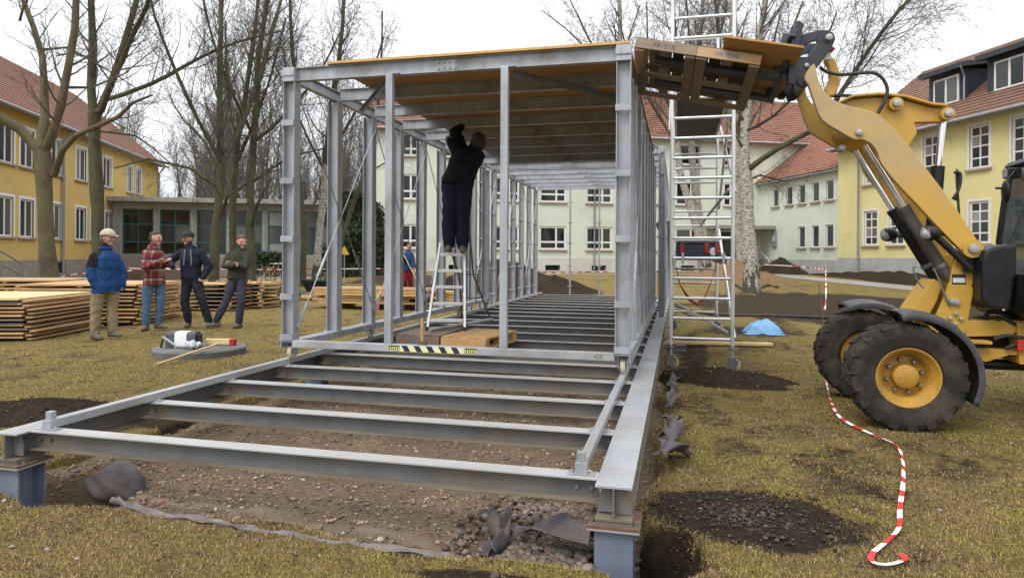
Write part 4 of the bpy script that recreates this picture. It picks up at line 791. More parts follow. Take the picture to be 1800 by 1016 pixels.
window(pl, 'base', wH[-1][0], wH[-1][2], w=.9, h=.75, cols=[], rows=[], fr=.07, mun=.05, sill=False) if False else None
EV = 8.55
wall(ho, (-12, L, 0), R(180) + 0, 0.01, 0, .01, [], 'plaster_ochre', name='wall') if False else None
mb = MB(); mb.add([(0, L, -.6), (-12, L, -.6), (-12, L, EV), (-6, L, EV + 4.9), (0, L, EV)], [(0, 1, 2, 3, 4)]); mb.build('gable_wall', 'plaster_ochre', ho)
sl1 = slope(ho, 'roof', (.55, -.3, EV - .3), (.55, L + .35, EV - .3), (-6, L + .35, EV + 5.0), (-6, -.3, EV + 5.0), 'tile_red')
slope(ho, 'roof', (-12.55, L + .35, EV - .3), (-12.55, -.3, EV - .3), (-6, -.3, EV + 5.0), (-6, L + .35, EV + 5.0), 'tile_red')
mb = MB(); mb.add([(.005, 0, EV - .32), (.5, 0, EV - .36), (.5, L + .3, EV - .36), (.005, L + .3, EV - .32), (.5, 0, EV - .24), (.5, L + .3, EV - .24)], [(0, 1, 2, 3), (1, 4, 5, 2)]); mb.build('soffit', 'soffit', ho)
gutter(ho, (.6, -.3, EV - .34), (.6, L + .35, EV - .34))
yp = by_on(107, -17.2) - 26; pipe(ho, [(.5, yp, EV - .4), (.12, yp, EV - 1.0), (.12, yp, -.3)], .07); yp = L - .25; pipe(ho, [(.5, yp, EV - .4), (.12, yp, EV - .9), (.12, yp, .6)], .06)
# entrance steps and handrail of the ochre house
stp = thing('stone_steps', 'grey stone entrance steps of the ochre house with two handrails', 'steps', bw(-17.1, by_on(2, -16) - 1.2, G), BETA)
for i in range(5): mb = MB(); mb.box(.03, 1.6, -2.0, 1.9 - i * .38, i * .24, i * .24 + .238); mb.build('step', 'stone_grey', stp, bev=.01)
for xx in (1.55,):
    for dz in (.95, .45): mb = MB(); mb.tube([(xx, -1.6, 1.3 + dz), (xx, 2.2, .1 + dz)], .035, 8); mb.build('handrail', 'galv', stp, 40)
    for yy, zz in ((2.1, 0), (.2, .62)): mb = MB(); mb.cyl((xx, yy, zz), (xx, yy, zz + 1.02 + (.06 if yy < 1 else 0)), .03, 8); mb.build('handrail_post', 'galv', stp, 40)
# ---- glazed link
lk = house('glazed_link', 'low flat roofed glazed corridor with green window frames between the houses', -17.1, 46.5, 0); LL = 16.3; NBY = 7
bays = [(.55 + i * 2.2, .55 + i * 2.2 + 1.85) for i in range(NBY)]
lw = wall(lk, (0, 0, 0), 0, LL, -.2, 4.75, [(a, b_, 1.45, 4.35) for a, b_ in bays], 'soffit', .22)
for i, (a, b_) in enumerate(bays):
    window(lw, 'link%d' % (i > 3), a, 1.45, w=b_ - a, h=2.9, cols=[.5], rows=[.27, .66], fr=.09, mun=.075, sill=False, fmat='frame_green', glass='glass' if i < 4 else 'glass_grey')
    if i < 4: mb = MB(); mb.box(a + .1, a + .75, .3, .32, 1.5, 4.2); mb.build('curtain', 'curtain', lk)
mb = MB(); mb.box(-.05, LL + .1, -.75, 6, 4.76, 5.06); mb.build('flat_roof', 'concrete', lk, bev=.02); mb = MB(); mb.box(.1, LL, -.03, -.002, -.2, 1.38); mb.build('plinth_panel', 'bark_litter' if False else 'stone_grey', lk)
for i in range(NBY + 1): mb = MB(); mb.box(.2 + i * 2.2, .45 + i * 2.2, -.06, -.002, 1.4, 4.5); mb.build('pillar', 'concrete', lk)
# ---- green main building
GZ = .35
mn = house('green_main_building', 'pale green three storey school building with red tiled roof in the back', -1, 46.5, GZ); LM = 28.6
hol = []; rows_ = [(1.94 - GZ, 1.67), (5.3 - GZ, 1.75), (8.26 - GZ, 1.55)]
for k in range(8):
    c = 2.3 + 3.42 * k
    for j, (z_, h_) in enumerate(rows_):
        if k == 7 and j == 0: continue
        w_ = 1.95 if k < 7 else 1.2; hol.append((c - w_ / 2, c + w_ / 2, z_, z_ + h_))
door = (25.3, 28.2, .62, 3.0)
mw = wall(mn, (0, 0, 0), 0, LM, 1.02, 10.0, hol + [(door[0], door[1], 1.02, door[3])], 'plaster_green')
bsm = [(2.3 + 3.42 * k - .55, 2.3 + 3.42 * k + .55, .12, .5) for k in range(7)]
pw = wall(mn, (0, -.05, 0), 0, LM, -.5, 1.02, bsm + [(door[0], door[1], door[2], 1.02)], 'plinth_pale', .4, name='plinth'); mb = MB(); mb.box(0, door[0], -.0495, -.001, .98, 1.019); mb.build('plinth_ledge', 'plinth_pale', mn)
for a, b_, c, d in hol: window(mw, 'main%.2f_%.2f' % (b_ - a, d - c), a, c, w=b_ - a, h=d - c, cols=[.63] if b_ - a > 1.5 else [.5], rows=[.33], fr=.13, mun=.13)
for a, b_, c, d in bsm: mb = MB(); mb.box(a, b_, .36, .38, c, d); mb.build('basement_window', 'glass', mn)
window(mw, 'door', door[0], door[2], w=2.9, h=door[3] - door[2], cols=[.33, .66], rows=[.35, .8], fr=.12, mun=.12, sill=False, fmat='frame_green', glass='glass_grey').name = 'entrance_door'
mb = MB(); mb.box(23.8, LM - .02, -2.2, -.06, 3.15, 3.42); mb.build('entrance_canopy', 'concrete', mn, bev=.03)
for i in range(4): mb = MB(); mb.box(25.0, 28.3, -1.9 + i * .32, -.052, -.35 + i * .24 - .02, -.35 + (i + 1) * .24); mb.build('entrance_step', 'concrete', mn)
for s in (25.05, 28.2): mb = MB(); mb.tube([(s, -2.0, .9), (s, -.8, 1.6), (s, -.1, 1.6)], .03, 8); mb.cyl((s, -2.0, 0), (s, -2.0, .9), .03, 8); mb.build('handrail', 'frame_white', mn)
slope(mn, 'roof', (-.4, -.5, 9.72), (LM + 9, -.5, 9.72), (LM + 9, 6, 14.45), (-.4, 6, 14.45), 'tile_red')
slope(mn, 'roof', (LM + 9, 12.5, 9.72), (-.4, 12.5, 9.72), (-.4, 6, 14.45), (LM + 9, 6, 14.45), 'tile_red')
wall(mn, (LM + .02, .03, 0), 0, 9, 5, 9.9, [], 'plaster_green')
mb = MB(); mb.box(-.3, LM, -.42, -.001, 9.62, 9.8); mb.build('cornice', 'soffit', mn); gutter(mn, (-.4, -.55, 9.7), (LM + 9, -.55, 9.7))
mb = MB(); mb.add([(0, 0, -.5), (0, 12, -.5), (0, 12, 9.8), (0, 6, 14.3), (0, 0, 9.8)], [(0, 4, 3, 2, 1)]); mb.build('gable_wall', 'plaster_green', mn)
for xx in (6.15, 15.6, 23.6): pipe(mn, [(xx, -.5, 9.6), (xx, -.1, 9.1), (xx, -.1, .2)], .055)
# ---- green side wing (facade bx=27.6 looks to -bx); wall x runs along -by so that outside is -bx
wg = house('green_side_wing', 'two storey pale green wing with orange tiled roof beside the entrance', 27.6, 46.5, GZ); LW = 9.3
cs = [46.5 - by_on(x_, 27.6) for x_ in (1363, 1387, 1409, 1433, 1458, 1483)]
hw = [(c - .38, c + .38, 5.14 - GZ, 6.45 - GZ) for c in cs] + [(c - .38, c + .38, 2.15 - GZ, 3.6 - GZ) for c in cs[2:]]
ww = wall(wg, (0, 0, 0), R(-90), LW, 1.0, 6.9, hw, 'plaster_green'); wall(wg, (-.05, 0, 0), R(-90), LW, -.5, 1.0, [], 'plinth_grey', name='plinth')
mb = MB(); mb.box(0, LW, -.0495, -.001, .97, .999); mb.build('plinth_ledge', 'plinth_grey', wg, rz=R(-90))
for a, b_, c, d in hw: window(ww, 'wing%.2f' % (d - c), a, c, w=b_ - a, h=d - c, cols=[], rows=[], fr=.08, mun=.06, surround=.1, glass='glass_grey')
slope(wg, 'roof', (-.45, .05, 6.68), (-.45, -LW, 6.68), (5, -LW, 11.2), (5, .05, 11.2), 'tile_orange') if False else slope(wg, 'roof', (-.45, -0.02, 6.68), (-.45, -LW, 6.68), (5.5, -LW, 11.0), (5.5, -.02, 11.0), 'tile_orange')
mb = MB(); mb.box(-.42, -.001, -LW, -.05, 6.55, 6.74); mb.build('cornice', 'zinc', wg); mb = MB(); mb.box(-.14, -.001, -2.35, -1.85, 1.9, 3.1); o = mb.build('notice_case', 'zinc', wg); mb = MB(); mb.box(-.146, -.141, -2.25, -1.95, 2.3, 2.7); mb.build('notice', 'white_label', o)
# ---- yellow house on the right
yh_ = house('yellow_house', 'bright yellow plastered house with brown tiled roof and dark dormers on the right', 27.35, 37.2, GZ); LY = 27; EY = 8.42 - GZ
cu = [37.2 - by_on(x_, 27.35) for x_ in (1530, 1575, 1636, 1720, 1797)] + [14.6, 17.0, 19.5]
hy = [(c - .55, c + .55, 5.72 - GZ, 7.78 - GZ) for c in cu] + [(c - .55, c + .55, 2.2 - GZ, 4.2 - GZ) for c in cu]
yw = wall(yh_, (0, 0, 0), R(-90), LY, 1.15, EY, hy, 'plaster_yellow'); wall(yh_, (-.03, 0, 0), R(-90), LY, -.5, 1.15, [], 'plinth_grey', name='plinth')
mb = MB(); mb.box(0, LY, -.0295, -.001, 1.12, 1.149); mb.build('plinth_ledge', 'plinth_grey', yh_, rz=R(-90))
for a, b_, c, d in hy: window(yw, 'yel%.2f' % (d - c), a, c, w=b_ - a, h=d - c, cols=[.5], rows=[.25, .52, .76], fr=.11, mun=.07, surround=.1, glass='glass_grey')
mb = MB(); mb.add([(0, .0, -.5), (12.4, .0, -.5), (12.4, 0, EY), (6.2, 0, EY + 5), (0, 0, EY)], [(0, 4, 3, 2, 1)]); mb.build('gable_wall', 'plaster_yellow', yh_)
slope(yh_, 'roof', (-.6, .25, EY - .3), (-.6, -LY, EY - .3), (6.25, -LY, EY + 5.0), (6.25, .25, EY + 5.0), 'tile_brown'); slope(yh_, 'roof', (13, -LY, EY - .3), (13, .25, EY - .3), (6.25, .25, EY + 5.0), (6.25, -LY, EY + 5.0), 'tile_brown')
mb = MB(); mb.box(-.5, -.002, -LY, .12, EY - .42, EY - .3); mb.build('soffit', 'soffit', yh_); gutter(yh_, (-.66, .2, EY - .33), (-.66, -LY, EY - .33)); yp = -(37.2 - by_on(1511, 27.35)); pipe(yh_, [(-.6, yp, EY - .4), (-.12, yp, EY - .9), (-.12, yp, -.2)], .06)
for px_, dw in ((1664, 1.75), (1776, 1.9), (1880, 1.9)):
    yc = -(37.2 - by_on(px_, 28.6)); zr = 9.35 - GZ; fx = 1.2; dm = MB(); dm.box(fx, fx + 3.4, yc - dw / 2 - .28, yc + dw / 2 + .28, zr - .9, zr + 1.75); do = dm.build('dormer', 'slate', yh_)
    r_ = MB(); r_.add([(fx - .45, yc - dw / 2 - .55, zr + 1.72), (fx - .45, yc + dw / 2 + .55, zr + 1.72), (fx + 4.6, yc + dw / 2 + .55, zr + 2.5), (fx + 4.6, yc - dw / 2 - .55, zr + 2.5), (fx - .45, yc - dw / 2 - .55, zr + 1.98), (fx - .45, yc + dw / 2 + .55, zr + 1.98), (fx + 4.6, yc + dw / 2 + .55, zr + 2.72), (fx + 4.6, yc - dw / 2 - .55, zr + 2.72)], [(0, 3, 2, 1), (4, 5, 6, 7), (0, 1, 5, 4), (1, 2, 6, 5), (3, 0, 4, 7)]); r_.build('dormer_roof', 'slate', do)
    fm, panes, sm = window_meshes('dorm', w=1.6, h=1.4, cols=[.5], rows=[], fr=.09, mun=.12, sill=False); w_ = link('window', fm, do, (fx - .13, yc + .8, zr + .12), R(-90))
    for p in panes: link('pane', p, w_)
    mb = MB(); mb.tube([(fx - .46, yc - dw / 2 - .45, zr + 1.75), (fx - .1, yc - dw / 2 - .3, zr + 1.3), (fx - .1, yc - dw / 2 - .3, zr + .1)], .045, 8); mb.build('downpipe', 'zinc', do)
# ================================================================== bare winter trees
def rdir(rnd): 
    a = rnd.uniform(0, 6.283); z = rnd.uniform(-1, 1); s = math.sqrt(1 - z * z); return Vector((s * math.cos(a), s * math.sin(a), z))
class Tree:
    def __init__(s, seed, droop=0.0, gnarl=.18, up=.12, fine=1.15, minr=.005, maxlev=3, ang=(28, 62)):
        s.r = random.Random(seed); s.tr = MB(); s.tw = MB(); s.lb = MB(); s.birch = False; s.droop = droop; s.gnarl = gnarl; s.up = up; s.fine = fine; s.minr = minr; s.maxlev = maxlev; s.ang = ang
    def limb(s, pts, r0, r1, lev=0, dens=1.0, start=.25, lenf=.55, seg=None):
        pts = [Vector(p) for p in pts]
        # resample with light wobble so the given polyline reads as wood
        out = []; 
        for i in range(len(pts) - 1):
            L = (pts[i + 1] - pts[i]).length; k = max(1, int(L / .7)) if lev == 0 else 1
            a = pts[max(i - 1, 0)]; b = pts[i]; c = pts[i + 1]; d = pts[min(i + 2, len(pts) - 1)]
            for j in range(k):
                t = j / k; t2, t3 = t * t, t * t * t
                p = (b * 2 + (c - a) * t + (a * 2 - b * 5 + c * 4 - d) * t2 + (b * 3 - a - c * 3 + d) * t3) * .5
                out.append(p + (rdir(s.r) * r0 * .12 if lev == 0 and i + j else Vector()))
        out.append(pts[-1]); n = len(out); rad = [r0 + (r1 - r0) * (i / (n - 1)) for i in range(n)]
        if lev == 0: rad = [r * (1 + .12 * s.r.uniform(-1, 1)) for r in rad]
        if lev == 0 and out[0].z < 0: rad[0] *= 1.5; rad[1] *= 1.12
        (s.lb if lev == 0 and s.birch and r0 < .15 else s.tr if lev == 0 else s.tw).tube(out, rad, seg or (12 if r0 > .1 else 7 if r0 > .04 else 5 if r0 > .015 else 3), caps=(lev == 0))
        tot = sum((out[i + 1] - out[i]).length for i in range(n - 1)); nch = max(1, int(tot * dens * s.fine * (3.0 if lev == 0 else 4.2 if lev == 1 else 5.0)))
        if lev >= s.maxlev: return
        for c in range(nch):
            f = start + (1 - start) * (c + s.r.random()) / nch; k = min(int(f * (n - 1)), n - 2); p = out[k].lerp(out[k + 1], f * (n - 1) - k); d = (out[k + 1] - out[k]).normalized(); rr = rad[k]
            L = tot * lenf * s.r.uniform(.55, 1.15) * (1 - .45 * f) if lev else min(tot * lenf * s.r.uniform(.5, 1.1) * (1.05 - .5 * f), 6.5)
            s.branch(p, d, max(rr * s.r.uniform(.17, .34), s.minr * (1.8 if lev == 0 else 1)), max(L, .25), lev + 1)
    def branch(s, p, d, r, L, lev):
        a = R(s.r.uniform(*s.ang)); ax = d.cross(rdir(s.r)); 
        if ax.length < 1e-3: return
        d = (Matrix.Rotation(a, 3, ax.normalized()) @ d).normalized(); n = 6 if lev == 1 else 4 if lev == 2 else 4; pts = [p]; q = p.copy()
        for i in range(n):
            g = s.up if lev < 2 else s.up * .6; dr = s.droop * (lev - .5) * (i + 1) / n
            d = (d + rdir(s.r) * s.gnarl * (1.0 if lev < 3 else 1.2) + Vector((0, 0, g - dr))).normalized(); q = q + d * L / n; pts.append(q.copy())
        s.limb(pts, r, s.minr * .7, lev, {1: 1.0, 2: 1.0, 3: 1.0}[lev], .18, .5)
    def build(s, name, label, loc, rz, bm, tm, group=None):
        root = thing(name, label, 'tree', loc, rz, group); s.tr.build('trunk', bm, root, 60); s.tw.build('crown', tm, root, 180)
        if s.lb.v: s.lb.build('limbs', 'bark', root, 60)
        return root
def ptree(name, label, base, d, limbs, seed, bm='bark', tm='twig', dens=.9, lenf=.5, group=None, **kw):
    rs = .78 if bm in ('bark', 'bark_plane') else .86
    b0 = at(base[0], base[1], d); b0.z = gh(b0.x, b0.y); iv = Matrix.Rotation(-A, 4, 'Z'); T = Tree(seed, **kw); T.birch = bm == 'bark_birch'
    def cv(p): q = at(p[0], p[1], d) - b0; q = iv @ q; q.y += p[2] if len(p) > 2 else 0; return q
    for i, (pp, r0, r1, st) in enumerate(limbs):
        P = [cv(p) for p in pp]
        if i == 0: P[0].z = -.15
        T.limb(P, r0 * rs, r1 * rs, 0, dens if st < 1 else 0, min(st, .99), lenf)
    return T.build(name, label, b0, A, bm, tm, group)
ptree('plane_tree', 'thick forked plane tree at the far left in front of the ochre house', (86, 530), 20, [
    ([(88, 530), (82, 430), (80, 350), (74, 268)], .3, .27, 1.0), ([(74, 272), (35, 228), (-25, 180, -1), (-80, 120, -2)], .2, .1, .3),
    ([(70, 262), (66, 200, .3), (50, 90, .6), (25, 30, .8), (-15, -50, 1)], .15, .07, .2), ([(80, 264), (108, 230, -.3), (124, 190, -.4), (136, 120, -.4), (146, 60, -.4), (152, -60, -.4)], .18, .1, .2),
    ([(95, 308), (130, 270, -.5), (172, 248, -1), (212, 240, -1.3), (262, 226, -1.6), (290, 204, -1.7), (330, 196, -2)], .13, .035, .35),
    ([(130, 160, -.4), (150, 150, .3), (190, 118, .8), (240, 60, 1.2)], .06, .02, .3), ([(45, 75, .7), (80, 65, 1), (130, 95, 1.4), (180, 130, 2)], .05, .02, .2), ([(0, 20, .8), (40, 15, 0), (90, 30, -1), (140, 10, -2)], .05, .015, .2)], 3, 'bark_plane', 'twig', .8, .45)
ptree('lime_tree', 'mossy dark trunk splitting into three limbs behind the man in the cap', (172, 520), 24, [
    ([(174, 520), (172, 420), (168, 300), (166, 200)], .27, .26, 1.0), ([(164, 205), (160, 150), (164, 80), (159, 0), (157, -80)], .2, .13, .25), ([(172, 200), (184, 150, .3), (198, 90, .5), (210, 30, .7), (226, -60, .9)], .18, .1, .2),
    ([(178, 195), (225, 145, -.8), (270, 92, -1.4), (312, 48, -2), (330, 0, -2.3), (342, -50, -2.5)], .14, .06, .2), ([(180, 178), (245, 138, .8), (320, 76, 1.6), (385, 36, 2.2), (450, 5, 3)], .11, .04, .2),
    ([(165, 150), (140, 110, 1), (112, 80, 1.6), (60, 62, 2.2), (0, 55, 3)], .09, .03, .2), ([(166, 230), (210, 230, 1), (280, 300, 2), (320, 330, 2.4)], .05, .015, .3)], 5, 'bark', 'twig', .8, .45)
ptree('lime_tree', 'mossy multi branched tree behind the man in the black jacket', (376, 528), 25, [
    ([(374, 528), (378, 440), (384, 340), (392, 280)], .25, .19, 1.0), ([(388, 300), (386, 180), (388, 60), (392, -60)], .16, .09, .1), ([(392, 285), (412, 220, .5), (440, 120, 1), (462, 20, 1.2), (480, -60, 1.5)], .15, .07, .1),
    ([(384, 330), (350, 300, -.8), (300, 290, -1.6), (262, 310, -2.2)], .09, .025, .2), ([(392, 290), (370, 220, -1), (340, 140, -1.4), (318, 60, -1.8), (300, -30, -2)], .1, .04, .1), ([(388, 380), (420, 350, -1), (470, 325, -1.5), (520, 310, -2)], .09, .03, .2), ([(386, 310), (340, 240, .8), (290, 200, 1.5), (250, 150, 2)], .08, .02, .1)], 7, 'bark', 'twig', 1.0, .5)
ptree('lime_tree', 'slim dark tree between the capped man and the man with folded arms', (410, 520), 29, [
    ([(412, 520), (408, 400), (412, 300), (420, 220)], .22, .17, 1.0), ([(420, 225), (436, 140), (450, 40), (456, -60)], .16, .08, .1), ([(416, 260), (390, 200, 1), (372, 110, 1.5), (362, 10, 2)], .1, .05, .1), ([(414, 290), (460, 230, -1), (500, 150, -1.6), (530, 60, -2)], .1, .04, .1), ([(412, 330), (370, 300, 1), (320, 260, 2), (280, 250, 2)], .07, .02, .1)], 9, 'bark', 'twig', 1.0, .5)
ptree('lime_tree', 'straight dark tree just left of the portal frame', (440, 515), 27, [
    ([(442, 515), (440, 400), (442, 300), (450, 200)], .23, .17, 1.0), ([(450, 205), (455, 100), (470, 0), (480, -70)], .17, .08, .1), ([(442, 400), (470, 360, -1), (500, 320, -1.5)], .1, .04, .3), ([(446, 250), (490, 190, 1), (540, 100, 2), (570, 20, 2.5)], .11, .04, .1), ([(446, 240), (420, 160, -1), (400, 80, -1.5), (390, -10, -2)], .09, .04, .1), ([(444, 320), (500, 270, .8), (560, 250, 1.4), (610, 200, 2)], .08, .02, .1)], 11, 'bark', 'twig', 1.0, .5)
BIR = dict(bm='bark_birch', tm='twig_birch', droop=.16, up=.16, minr=.0052)
ptree('birch_tree', 'large white birch with dark cracked base in front of the entrance', (1322, 512), 27, [
    ([(1323, 512), (1320, 480), (1317, 420), (1312, 330), (1309, 262)], .36, .24, 1.0), ([(1309, 268), (1313, 190), (1330, 100), (1345, 10), (1360, -80)], .21, .1, .12),
    ([(1313, 300), (1350, 268, -1), (1398, 242, -1.6), (1425, 200, -2), (1470, 120, -2.6), (1530, 40, -3.2), (1625, -5, -4)], .14, .045, .2), ([(1310, 250), (1290, 190, .6), (1282, 110, 1), (1275, 0, 1.2), (1270, -70, 1.4)], .13, .07, .1),
    ([(1318, 175), (1370, 110, 1), (1410, 50, 1.5), (1450, -30, 2)], .1, .04, .1), ([(1312, 322), (1360, 300, 1.5), (1420, 310, 2), (1470, 295, 2.5)], .06, .02, .2), ([(1310, 230), (1340, 215, -1.2), (1390, 150, -2), (1420, 60, -2.4)], .08, .03, .1)], 21, dens=1.1, lenf=.5, **BIR)
ptree('birch_tree', 'slender birch trunk directly left behind the large birch', (1302, 500), 33, [([(1302, 500), (1300, 420), (1297, 330), (1298, 240)], .27, .21, 1.0), ([(1298, 245), (1300, 150), (1292, 60), (1288, -60)], .2, .1, .05), ([(1298, 240), (1340, 160, 1), (1380, 80, 2), (1400, 0, 2)], .1, .04, .1), ([(1299, 230), (1260, 150, 1), (1235, 70, 2), (1225, -30, 2)], .1, .04, .1)], 23, dens=1.0, lenf=.5, **BIR)
ptree('birch_tree', 'leaning birch seen between the scaffold rungs, left trunk', (1243, 488), 34, [([(1243, 488), (1232, 430), (1212, 360), (1196, 300), (1188, 240)], .27, .19, 1.0), ([(1188, 245), (1184, 150), (1186, 60), (1180, -60)], .17, .09, .05), ([(1192, 260), (1150, 170, 1), (1120, 90, 2), (1100, 10, 2)], .1, .04, .1), ([(1190, 250), (1230, 150, -1), (1250, 60, -2), (1262, -30, -2)], .1, .04, .1)], 25, dens=1.0, lenf=.5, **BIR)
ptree('birch_tree', 'thicker birch seen between the scaffold rungs, right trunk', (1246, 490), 36, [([(1244, 488), (1236, 420), (1222, 340), (1216, 260)], .3, .22, 1.0), ([(1216, 265), (1220, 160), (1232, 60), (1240, -60)], .19, .1, .05), ([(1217, 250), (1180, 170, 1), (1155, 80, 2), (1150, -20, 2)], .1, .04, .1)], 27, dens=1.0, lenf=.5, **BIR)
ptree('birch_tree', 'tall birch whose crown rises above the portal frame roof', (1092, 482), 38, [([(1094, 482), (1092, 350), (1088, 200), (1086, 110)], .3, .2, 1.0), ([(1086, 115), (1090, 40), (1086, -60)], .19, .1, .05), ([(1087, 150), (1050, 80, 1), (1020, 20, 1), (1000, -40, 2)], .1, .04, .1), ([(1088, 160), (1040, 110, -1), (990, 60, -1), (950, 30, -1)], .08, .03, .1), ([(1087, 130), (1110, 60, 1), (1130, 0, 1)], .08, .03, .1)], 29, dens=1.2, lenf=.45, **BIR)
ptree('birch_tree', 'thin white birch behind the first bay of the portal frame', (532, 515), 29, [([(530, 515), (534, 430), (529, 355), (523, 290)], .16, .12, 1.0), ([(523, 292), (520, 180), (512, 60), (508, -60)], .12, .06, .05), ([(534, 400), (548, 350, .6), (556, 300, 1), (552, 220, 1.4)], .07, .03, .1)], 31, dens=1.1, lenf=.5, **BIR)
ptree('birch_tree', 'white birch beside the wheelbarrow behind the frame', (557, 506), 30, [([(556, 506), (560, 430), (567, 360), (571, 290)], .2, .16, 1.0), ([(571, 292), (582, 190), (598, 90), (606, -40)], .15, .08, .05), ([(572, 280), (610, 200, 1), (640, 120, 1.4), (660, 40, 2)], .09, .04, .1), ([(570, 300), (540, 220, -1), (520, 140, -1), (505, 80, -1)], .07, .03, .1)], 33, dens=1.1, lenf=.5, **BIR)
ptree('birch_tree', 'birch leaning far to the right in front of the dark evergreen', (572, 503), 31, [([(572, 503), (598, 430), (618, 370), (636, 318), (652, 260)], .16, .1, 1.0), ([(652, 262), (664, 190), (670, 110), (672, 20)], .09, .04, .05), ([(640, 305), (690, 270, 1), (730, 230, 1)], .05, .02, .1)], 35, dens=1.0, lenf=.45, **BIR)
# the wood behind the glazed link: four kinds of slim bare tree, repeated
def wood_tree(seed, hgt):
    T = Tree(seed, gnarl=.16, up=.2, fine=.62, minr=.015, maxlev=3, ang=(22, 50)); r = random.Random(seed); p = Vector((0, 0, -.3)); P = [p.copy()]
    for i in range(7): p = p + Vector((r.uniform(-.35, .35), r.uniform(-.35, .35), hgt / 7)); P.append(p.copy())
    T.limb(P, .2, .03, 0, 1.15, .22, .33)
    if seed % 2: 
        q = P[2].copy(); Q = [q.copy()]
        for i in range(5): q = q + Vector((r.uniform(.1, .5) * (1 if seed % 4 == 1 else -1), r.uniform(-.3, .3), hgt / 8)); Q.append(q.copy())
        T.limb(Q, .13, .03, 0, 1.1, .2, .4)
    return T
KIND = []
for i, (sd, hg) in enumerate(((41, 15), (42, 17), (43, 13.5), (45, 18))):
    T = wood_tree(sd, hg); KIND.append((T.tr.mesh('trunk', 'bark_far', 60), T.tw.mesh('crown', 'twig_far', 180)))
r = random.Random(99); spots = []
for i in range(56):
    u = (i * .618034) % 1; spots.append((-20 + 23 * u + r.uniform(-1, 1), 58 + 34 * ((i * .7548) % 1)))
spots += [(-26 + r.uniform(-3, 3), 60 + 30 * r.random()) for _ in range(8)]
for i, (bx, by) in enumerate(spots):
    p = bw(bx, by); t_ = thing('woodland_tree', 'slim bare tree in the wood behind the glazed link', 'tree', (p.x, p.y, -.2), r.uniform(0, 6.28), 'bare trees of the wood behind the glazed link'); s_ = r.uniform(.66, 1.05); t_.scale = (s_, s_, s_)
    a_, b_ = KIND[i % 4]; link('trunk', a_, t_); link('crown', b_, t_)
for i, (bx, by, lab) in enumerate(((38, 60, 'far bare tree rising behind the hip of the yellow house'), (33, 66, 'far bare tree left of the yellow house roof'), (20, 68, 'far bare tree above the roof ridge of the green building'))):
    p = bw(bx, by); t_ = thing('bare_tree', lab, 'tree', (p.x, p.y, 0), i * 2.0); a_, b_ = KIND[i]; link('trunk', a_, t_); link('crown', b_, t_)
# evergreens: many small needle sprays spread through a volume
def bush(name, label, c, rx, ry, h, n, seed, mat='yew', size=.16, cone=.6, dark=None):
    rg = np.random.default_rng(seed); z = rg.uniform(0, 1, n); a = rg.uniform(0, 6.283, n); lob = 1 + .22 * np.sin(a * 3 + z * 9 + seed) + .15 * np.sin(a * 7 - z * 14); rad = np.sqrt(rg.uniform(.15, 1, n)) * (1 - cone * z ** 1.4) * lob * np.minimum(1, z * 6 + .55)
    P = np.stack([np.cos(a) * rad * rx, np.sin(a) * rad * ry, z * h], -1); D = rg.normal(size=(n, 3)); D /= np.linalg.norm(D, axis=1, keepdims=True); E_ = np.cross(D, rg.normal(size=(n, 3))); E_ /= np.linalg.norm(E_, axis=1, keepdims=True); s = size * rg.uniform(.5, 1.3, (n, 1))
    co = np.stack([P - E_ * s * .25, P + E_ * s * .25, P + D * s], 1).reshape(-1, 3); root = thing(name, label, 'shrub', c); o = scatter('foliage', co, np.arange(3 * n).reshape(n, 3), None, mat, root)
    mb = MB()
    for k in range(5): mb.tube([(0, 0, 0), (rx * .2 * math.cos(k * 1.3), ry * .2 * math.sin(k * 1.3), h * .4), (rx * .35 * math.cos(k * 1.3), ry * .35 * math.sin(k * 1.3), h * .75)], [.07, .05, .02], 6)
    kind(mb.build('stems', 'bark', root), 'stuff'); return root
p = cw(-8.6, 38.0); bush('yew_shrub', 'big dark evergreen yew behind the frame columns', (p.x, p.y, 0), 2.0, 1.6, 5.0, 16000, 1, size=.26)
p = cw(-7.1, 37.0); bush('yew_shrub', 'lower dark evergreen bush right of the big yew', (p.x, p.y, 0), 1.1, 1.0, 2.9, 6000, 2, size=.24)
p = cw(-15.2, 42.0); bush('leafy_bush', 'small green bush behind the bicycles', (p.x, p.y, 0), 1.2, .8, 1.6, 4000, 3, size=.2, cone=.3)
